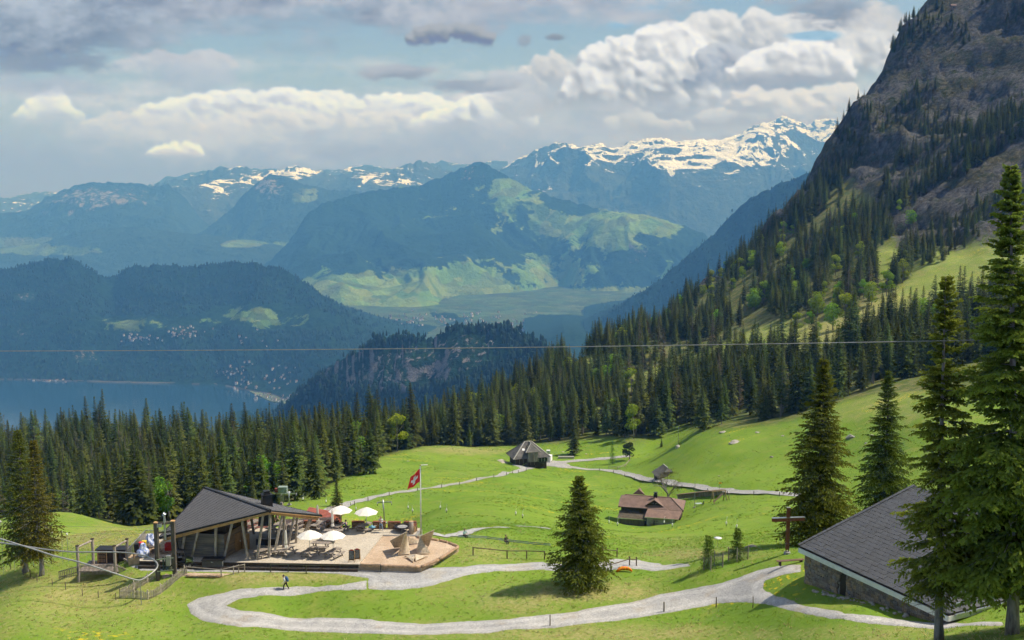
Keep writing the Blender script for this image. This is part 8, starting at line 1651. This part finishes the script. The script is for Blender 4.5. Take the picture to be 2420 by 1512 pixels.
# ------------------------------------------------------------------ small things on the grass
def young(x, y, ty, lab, m_n, cagelab, seed, cage):
    q = hit(x, y); dp = to_px(q.x, q.y, q.z)[2]; h = (y - ty) * dp / 2420; t = thing('young_tree', lab, 'tree', q); V, F, tip, _ = spruce_arrays(seed, h, .95, .05, .2, 6, 4, 3, .1, None, .7); link('crown', crown_mesh('crown', V, F, tip, m_n), t); trunk_mb(h, .06, seed, 6, .05).build('trunk', BARK, t, True)
    pts = [hit(*p) for p in cage]; c = thing('tree_guard', cagelab, 'tree guard', pts[0]); 
    for p in pts: MB().tube([(p.x, p.y, p.z - .2), (p.x, p.y, p.z + 1.55)], .06, 8).wbuild('stake', WOODG, c)
    n = len(pts)
    for i in range(n):
        a, b = pts[i], pts[(i + 1) % n]; m = MB()
        for k in range(9): f = k / 8; z = .1 + 1.3 * f; m.beam(a + Vector((0, 0, z)), b + Vector((0, 0, z)), .012, .012)
        for k in range(1, 12): f = k / 12; p = a.lerp(b, f); m.beam(p + Vector((0, 0, .1)), p + Vector((0, 0, 1.4)), .012, .012)
        o = m.wbuild('wire_mesh', mat('green wire', (.13, .17, .14), .6), c); o['kind'] = 'stuff'
young(*Z5(1830, 820), Z5(0, 520)[1], 'light green young larch inside a stake and wire guard', LARCH, 'stake and wire guard round the young larch', 71, [Z5(1793, 835), Z5(1855, 838), Z5(1960, 812), Z5(1885, 795)])
young(*Z5(2085, 755), Z5(0, 460)[1], 'young dark spruce inside a stake and wire guard', NEEDLE_H, 'stake and wire guard round the young spruce', 72, [Z5(2010, 755), Z5(2086, 768), Z5(2182, 742), Z5(2110, 728)])
q = hit(*Z5(1095, 850)); t = thing('orange_tube', 'bright orange inflated tube lying by the dark rail frame', 'tube', q); t.scale = (.75,) * 3; OR = mat('orange fabric', (.85, .22, .015), .5, .15, 3, .1); MB().tube([(-1.15, -.25, .12), (-.85, -.1, .35), (-.4, 0, .5), (.2, .05, .52), (.7, 0, .4), (1.1, -.15, .12)], [.12, .22, .27, .27, .24, .12], 12).build('hose', OR, t, True)
for x in (-.5, .1, .6): MB().tube([(x - .04, .02, .49), (x + .04, .02, .5)], .28, 12).build('band', YEL, t)
q = hit(*Z5(1915, 640)); t = thing('white_dish', 'round white dish on a thin stem in the grass', 'dish', q + Vector((0, 0, .2))); MB().lathe([(.02, 1.0), (.5, 1.08), (.52, 1.12), (.05, 1.16)], 20).build('dish', WHITE, t, True); MB().tube([(0, 0, -.3), (0, 0, 1.0)], .03, 6).build('stem', STEEL, t)
q = hit(*Z5(2210, 632)); bl = link('rock', boulder_mesh(2)); bl.location = q; bl.scale = (.8, .4, .28); tag(bl, 'flat pale rock on the grass behind the guarded spruce', 'rock')
BL = [((1735, 1046), 4.2, .45, 'long flat grey boulder on the crest of the meadow knoll'), ((2010, 1035), 3.6, .8, 'big square boulder right of the tall pointed spruce'), ((1603, 1057), 2.5, .8, 'grey boulder carrying the thin iron cross'), ((1790, 1022), 2.2, .4, 'flat boulder near the crest of the knoll'), ((1708, 1022), 3.0, .45, 'wide boulder at the edge of the spruce stand on the knoll'), ((1825, 1080), 1.6, .4, 'small flat stone in the middle of the knoll slope'), ((1960, 1050), 1.3, .6, 'small rounded boulder left of the square one'), ((2046, 1048), 1.0, .6, 'small boulder right of the square one'), ((2060, 1030), 1.6, .5, 'pale boulder at the foot of the second spruce'), ((1700, 1125), .9, .4, 'small pale stone on the lower knoll'), ((1850, 1030), 1.4, .5, 'small boulder on the upper right knoll'), ((2056, 1100), .9, .5, 'small stone below the second spruce'), ((1300, 1090), .8, .5, 'pale stone near the barn yard'), ((965, 1090), 1.2, .4, 'flat pale stone near the lone forest-edge spruce'), ((890, 1108), 1.0, .5, 'small stone by the forest-edge spruce trunk'), ((1360, 1070), 1.2, .4, 'flat stone below the brownish spruce'), ((1385, 1073), 1.5, .35, 'pale slab right of the brownish spruce'), ((1330, 1068), 1.3, .35, 'pale slab behind the toilet cabin')]
for i, ((x, y), w, f, lab) in enumerate(BL):
    q = hit(x, y); o = link('boulder', boulder_mesh(i % 5)); o.location = q + Vector((0, 0, .05)); o.scale = (w * .5, w * .4, w * f * .5); o.rotation_euler = (0, 0, i * 1.7); tag(o, lab, 'rock', 'boulders on the meadow')
q = hit(1603, 1054) + Vector((0, 0, .9)); t = thing('iron_cross', 'thin iron cross on a boulder at the knoll crest', 'cross', q); MB().tube([(0, 0, -.3), (0, 0, 7.4)], .07, 6).build('upright', STEELD, t); MB().beam((-1.2, 0, 5.9), (1.2, 0, 5.9), .1, .1).build('crossbar', STEELD, t); MB().beam((-.5, 0, 6.7), (.5, 0, 6.7), .07, .07).build('small_bar', STEELD, t)
# long covered trough, swing frame, pole and table set right of the farmhouse
a, b = hit(*ZF(1760, 480)), hit(*Z4(2400, 680)); t = thing('covered_lane', 'long low dark-roofed lane cover running right from the farmhouse', 'shed', a); MB().beam(a + Vector((0, 0, 1.6)), b + Vector((0, 0, 1.6)), 1.8, .15).wbuild('roof', WOODB, t); MB().beam(a + Vector((0, .6, .7)), b + Vector((0, .6, .7)), .1, 1.3).wbuild('wall', WOODG, t)
for k in range(9): p = a.lerp(b, k / 8); MB().beam(p - Vector((0, .7, .2)), p + Vector((0, -.7, 1.55)), .12, .12).wbuild('post', WOODG, t)
q = hit(*Z4(2360, 750)); t = thing('swing_frame', 'timber A-frame slide and swing behind the farmhouse', 'swing', q, .3); SWN = mat('light swing timber', (.30, .22, .12), .85)
for s in (-1.8, 1.8):
    for k in (-1, 1): MB().beam((s, k * 1.0, 0), (s, 0, 3.1), .16, .16).build('leg', SWN, t)
MB().beam((-2.1, 0, 3.1), (2.1, 0, 3.1), .18, .18).build('top_beam', SWN, t); MB().beam((-1.6, 0, .3), (1.4, .3, 2.3), .6, .08).build('slide_chute', WOODB, t); MB().beam((1.9, -.8, .1), (2.6, -.9, 2.6), .1, .1).build('ladder_side', SWN, t); MB().beam((2.3, -1.5, .1), (2.4, -.9, 2.6), .1, .1).build('ladder_side', SWN, t)
q = hit(*Z4(2125, 800)); t = thing('thin_mast', 'tall thin mast right of the farmhouse', 'mast', q); MB().tube([(0, 0, 0), (0, 0, (800 - 530) * .4132 / 1.6926 * to_px(q.x, q.y, q.z)[2] / 2420)], .07, 6).build('pole', STEELD, t); MB().box((0, 0, .1), (.6, .6, .3)).build('footing', CONC, t)
q = hit(*Z4(2165, 785)); t = thing('garden_table', 'pale garden table with chairs on the deck right of the farmhouse', 'table', q, .2); MB().box((0, 0, .75), (1.8, 1.0, .06)).build('top', mat('pale green top', (.42, .5, .48), .6), t)
for x in (-.8, .8):
    for y in (-.4, .4): MB().box((x, y, .36), (.07, .07, .74)).build('leg', STEELD, t)
q = hit(*Z4(2205, 775)); t = thing('garden_chair', 'dark garden chair beside the pale garden table', 'chair', q, .2); MB().box((0, 0, .45), (.5, .5, .06)).build('seat', CHAR, t); MB().box((.25, 0, .75), (.06, .5, .6)).build('backrest', CHAR, t)
for x in (-.2, .2):
    for y in (-.2, .2): MB().box((x, y, .21), (.05, .05, .42)).build('leg', CHAR, t)
q = hit(*Z4(2365, 625)); t = thing('trail_sign', 'small yellow trail sign on a post at the road fork', 'sign', q); MB().tube([(0, 0, -.2), (0, 0, 2.2)], .05, 6).build('post', STEELD, t); MB().box((.2, -.06, 1.9), (.9, .05, .5)).build('panel', YEL, t); MB().box((.2, -.095, 1.9), (.3, .015, .25)).build('red_mark', RED, t)
# blue clothes on the bench of the right table
q = onz(*Z2(1312, 700), .48); bm = bmesh.new(); bmesh.ops.create_icosphere(bm, subdivisions=3, radius=1)
for v in bm.verts: n_ = v.co; v.co = Vector((n_.x * .38 * (1 + .2 * math.sin(6 * n_.y)), n_.y * .3, max(n_.z, -.2) * .22 * (1 + .3 * math.sin(5 * n_.x + 2))))
me = bpy.data.meshes.new('jacket'); bm.to_mesh(me); bm.free(); me.materials.append(mat('light blue cloth', (.16, .38, .52), .8, .3)); o = link('folded_jacket', me); o.location = q + Vector((0, 0, .05)); tag(o, 'light blue jacket lying on the bench of the rightmost table', 'jacket')
# summit hut and cross on the cliff edge
q = hit(2138, 62, 700)
if q: t = thing('summit_cross', 'tiny cross on the edge of the cliff top', 'cross', q); MB().tube([(0, 0, -1), (0, 0, 9)], .18, 6).build('upright', STEELD, t); MB().beam((-1.6, 0, 6.8), (1.6, 0, 6.8), .22, .22).build('crossbar', STEELD, t)
q = hit(2252, 22, 700)
if q:
    t = thing('cliff_hut', 'tiny wooden hut on the top of the cliff', 'hut', q); MB().box((0, 0, 1.6), (4.5, 4, 4.2)).build('wall', WOODB, t); m = MB(); roof_courses(m, Vector((-3, -2.8, 3.4)), Vector((3, -2.8, 3.4)), Vector((3, 0, 5.4)), Vector((-3, 0, 5.4)), 4); roof_courses(m, Vector((3, 2.8, 3.4)), Vector((-3, 2.8, 3.4)), Vector((-3, 0, 5.4)), Vector((3, 0, 5.4)), 4); m.build('roof', RB1, t); MB().box((0, -2.03, 1.8), (1.2, .06, 1.2)).build('window', GLASS, t)
# ------------------------------------------------------------------ villages
def villages():
    rg = random.Random(21); ms = []
    walls = [mat('house wall %d' % i, c, .8, .1, .3, 0, rnd=.1) for i, c in enumerate([(.56, .55, .54), (.48, .46, .43), (.42, .41, .40), (.30, .24, .19)])]; roofs = [mat('house roof %d' % i, c, .85, .2, .3, 0, rnd=.15) for i, c in enumerate([(.13, .10, .09), (.19, .12, .095), (.12, .12, .12)])]
    for i in range(8):
        L, D, h = rg.uniform(11, 18), rg.uniform(9, 12), rg.uniform(6, 11); r = rg.uniform(2.5, 4.5); m = MB(); m.hexa([(-L / 2, -D / 2, -6), (L / 2, -D / 2, -6), (L / 2, D / 2, -6), (-L / 2, D / 2, -6)], [(-L / 2, -D / 2, h), (L / 2, -D / 2, h), (L / 2, D / 2, h), (-L / 2, D / 2, h)], 0)
        o = .9; m.mesh([(-L / 2 - o, -D / 2 - o, h - .4), (L / 2 + o, -D / 2 - o, h - .4), (L / 2 + o, D / 2 + o, h - .4), (-L / 2 - o, D / 2 + o, h - .4), (-L / 2 - o, 0, h + r), (L / 2 + o, 0, h + r)], [(0, 1, 5, 4), (2, 3, 4, 5), (1, 2, 5), (3, 0, 4)], 1)
        for k in range(4):
            x = -L / 2 + L * (k + .5) / 4
            for z in (2.0, 5.0): m.mesh([(x - .7, -D / 2 - .04, z), (x + .7, -D / 2 - .04, z), (x + .7, -D / 2 - .04, z + 1.5), (x - .7, -D / 2 - .04, z + 1.5)], [(0, 1, 2, 3)], 2)
        ms.append(m.data('house', [walls[i % 4 if i % 4 < 3 or rg.random() < .4 else 0], roofs[i % 3], GLASS]))
    def put(q, s, lab, grp): s *= .78; o = link('house', ms[rg.randrange(8)]); o.location = q; o.scale = (s, s, s); o.rotation_euler = (0, 0, rg.uniform(-.6, .6) + rg.choice((0, 1.57))); tag(o, lab, 'house', grp)
    X, Y, Zm, px, py = FAR['lakeside_hill']; flat = lambda a: a.ravel(); kd_ = np.stack([flat(px), flat(py)], 1)
    for n_, cx, cy, sx, sy, lab, grp in ((26, 330, 800, 45, 9, 'tiny white house in the left cluster of the hillside village', 'hillside village, left cluster'), (34, 440, 785, 40, 14, 'tiny white house in the right cluster of the hillside village', 'hillside village, right cluster'), (8, 590, 805, 60, 18, 'tiny farm house on the meadow shelf right of the hillside village', 'farms on the shelf'), (10, 130, 902, 50, 3, 'tiny house on the lake shore at the left', 'houses on the left lake shore'), (16, 530, 882, 40, 8, 'tiny house on the slope above the lakeside town', 'houses above the lakeside town')):
        for _ in range(n_):
            x, y = rg.gauss(cx, sx * .6), rg.gauss(cy, sy * .6); i = int(np.argmin((kd_[:, 0] - x) ** 2 + (kd_[:, 1] - y) ** 2)); put(Vector((flat(X)[i] + rg.uniform(-15, 15), flat(Y)[i], flat(Zm)[i])), rg.uniform(.8, 1.1), lab, grp)
    for _ in range(70):
        x = rg.uniform(545, 705); y = rg.uniform(908, 950) if x > 600 else rg.uniform(896, 925); y = max(y, 900 + (x - 545) * .06); q = onz(x, y, LAKEZ + 3); i = int(np.argmin((flat(X) - q.x) ** 2 + (flat(Y) - q.y) ** 2)); q.z = max(q.z, flat(Zm)[i]); put(q, rg.uniform(.75, 1.1), 'tiny house in the lakeside town at the end of the bay', 'lakeside town')
    sh = [onz(x, y, LAKEZ + 2.5) for x, y in ((500, 893), (560, 905), (600, 930), (640, 948), (690, 956), (720, 940), (760, 900), (600, 880))]; o = MB().prism([(p.x, p.y) for p in sh][::-1], LAKEZ - 4, LAKEZ + 2.5).build('lake_shore', mat('shore ground', (.11, .14, .07), .9, .4, .01)); tag(o, 'low shore under the lakeside town', None, None, 'structure')
    for n_, cx, cy, sx, sy, lab, grp in ((48, 1080, 748, 130, 12, 'tiny house in the upper part of the valley town', 'valley town, upper part'), (52, 1240, 772, 70, 14, 'tiny house in the right part of the valley town', 'valley town, right part'), (26, 950, 765, 70, 12, 'tiny house in the left part of the valley town', 'valley town, left part')):
        for _ in range(n_): put(onz(rg.gauss(cx, sx * .6), rg.gauss(cy, sy * .6), LAKEZ + 10), rg.uniform(1.0, 1.6), lab, grp)
villages()
scatter_grass()
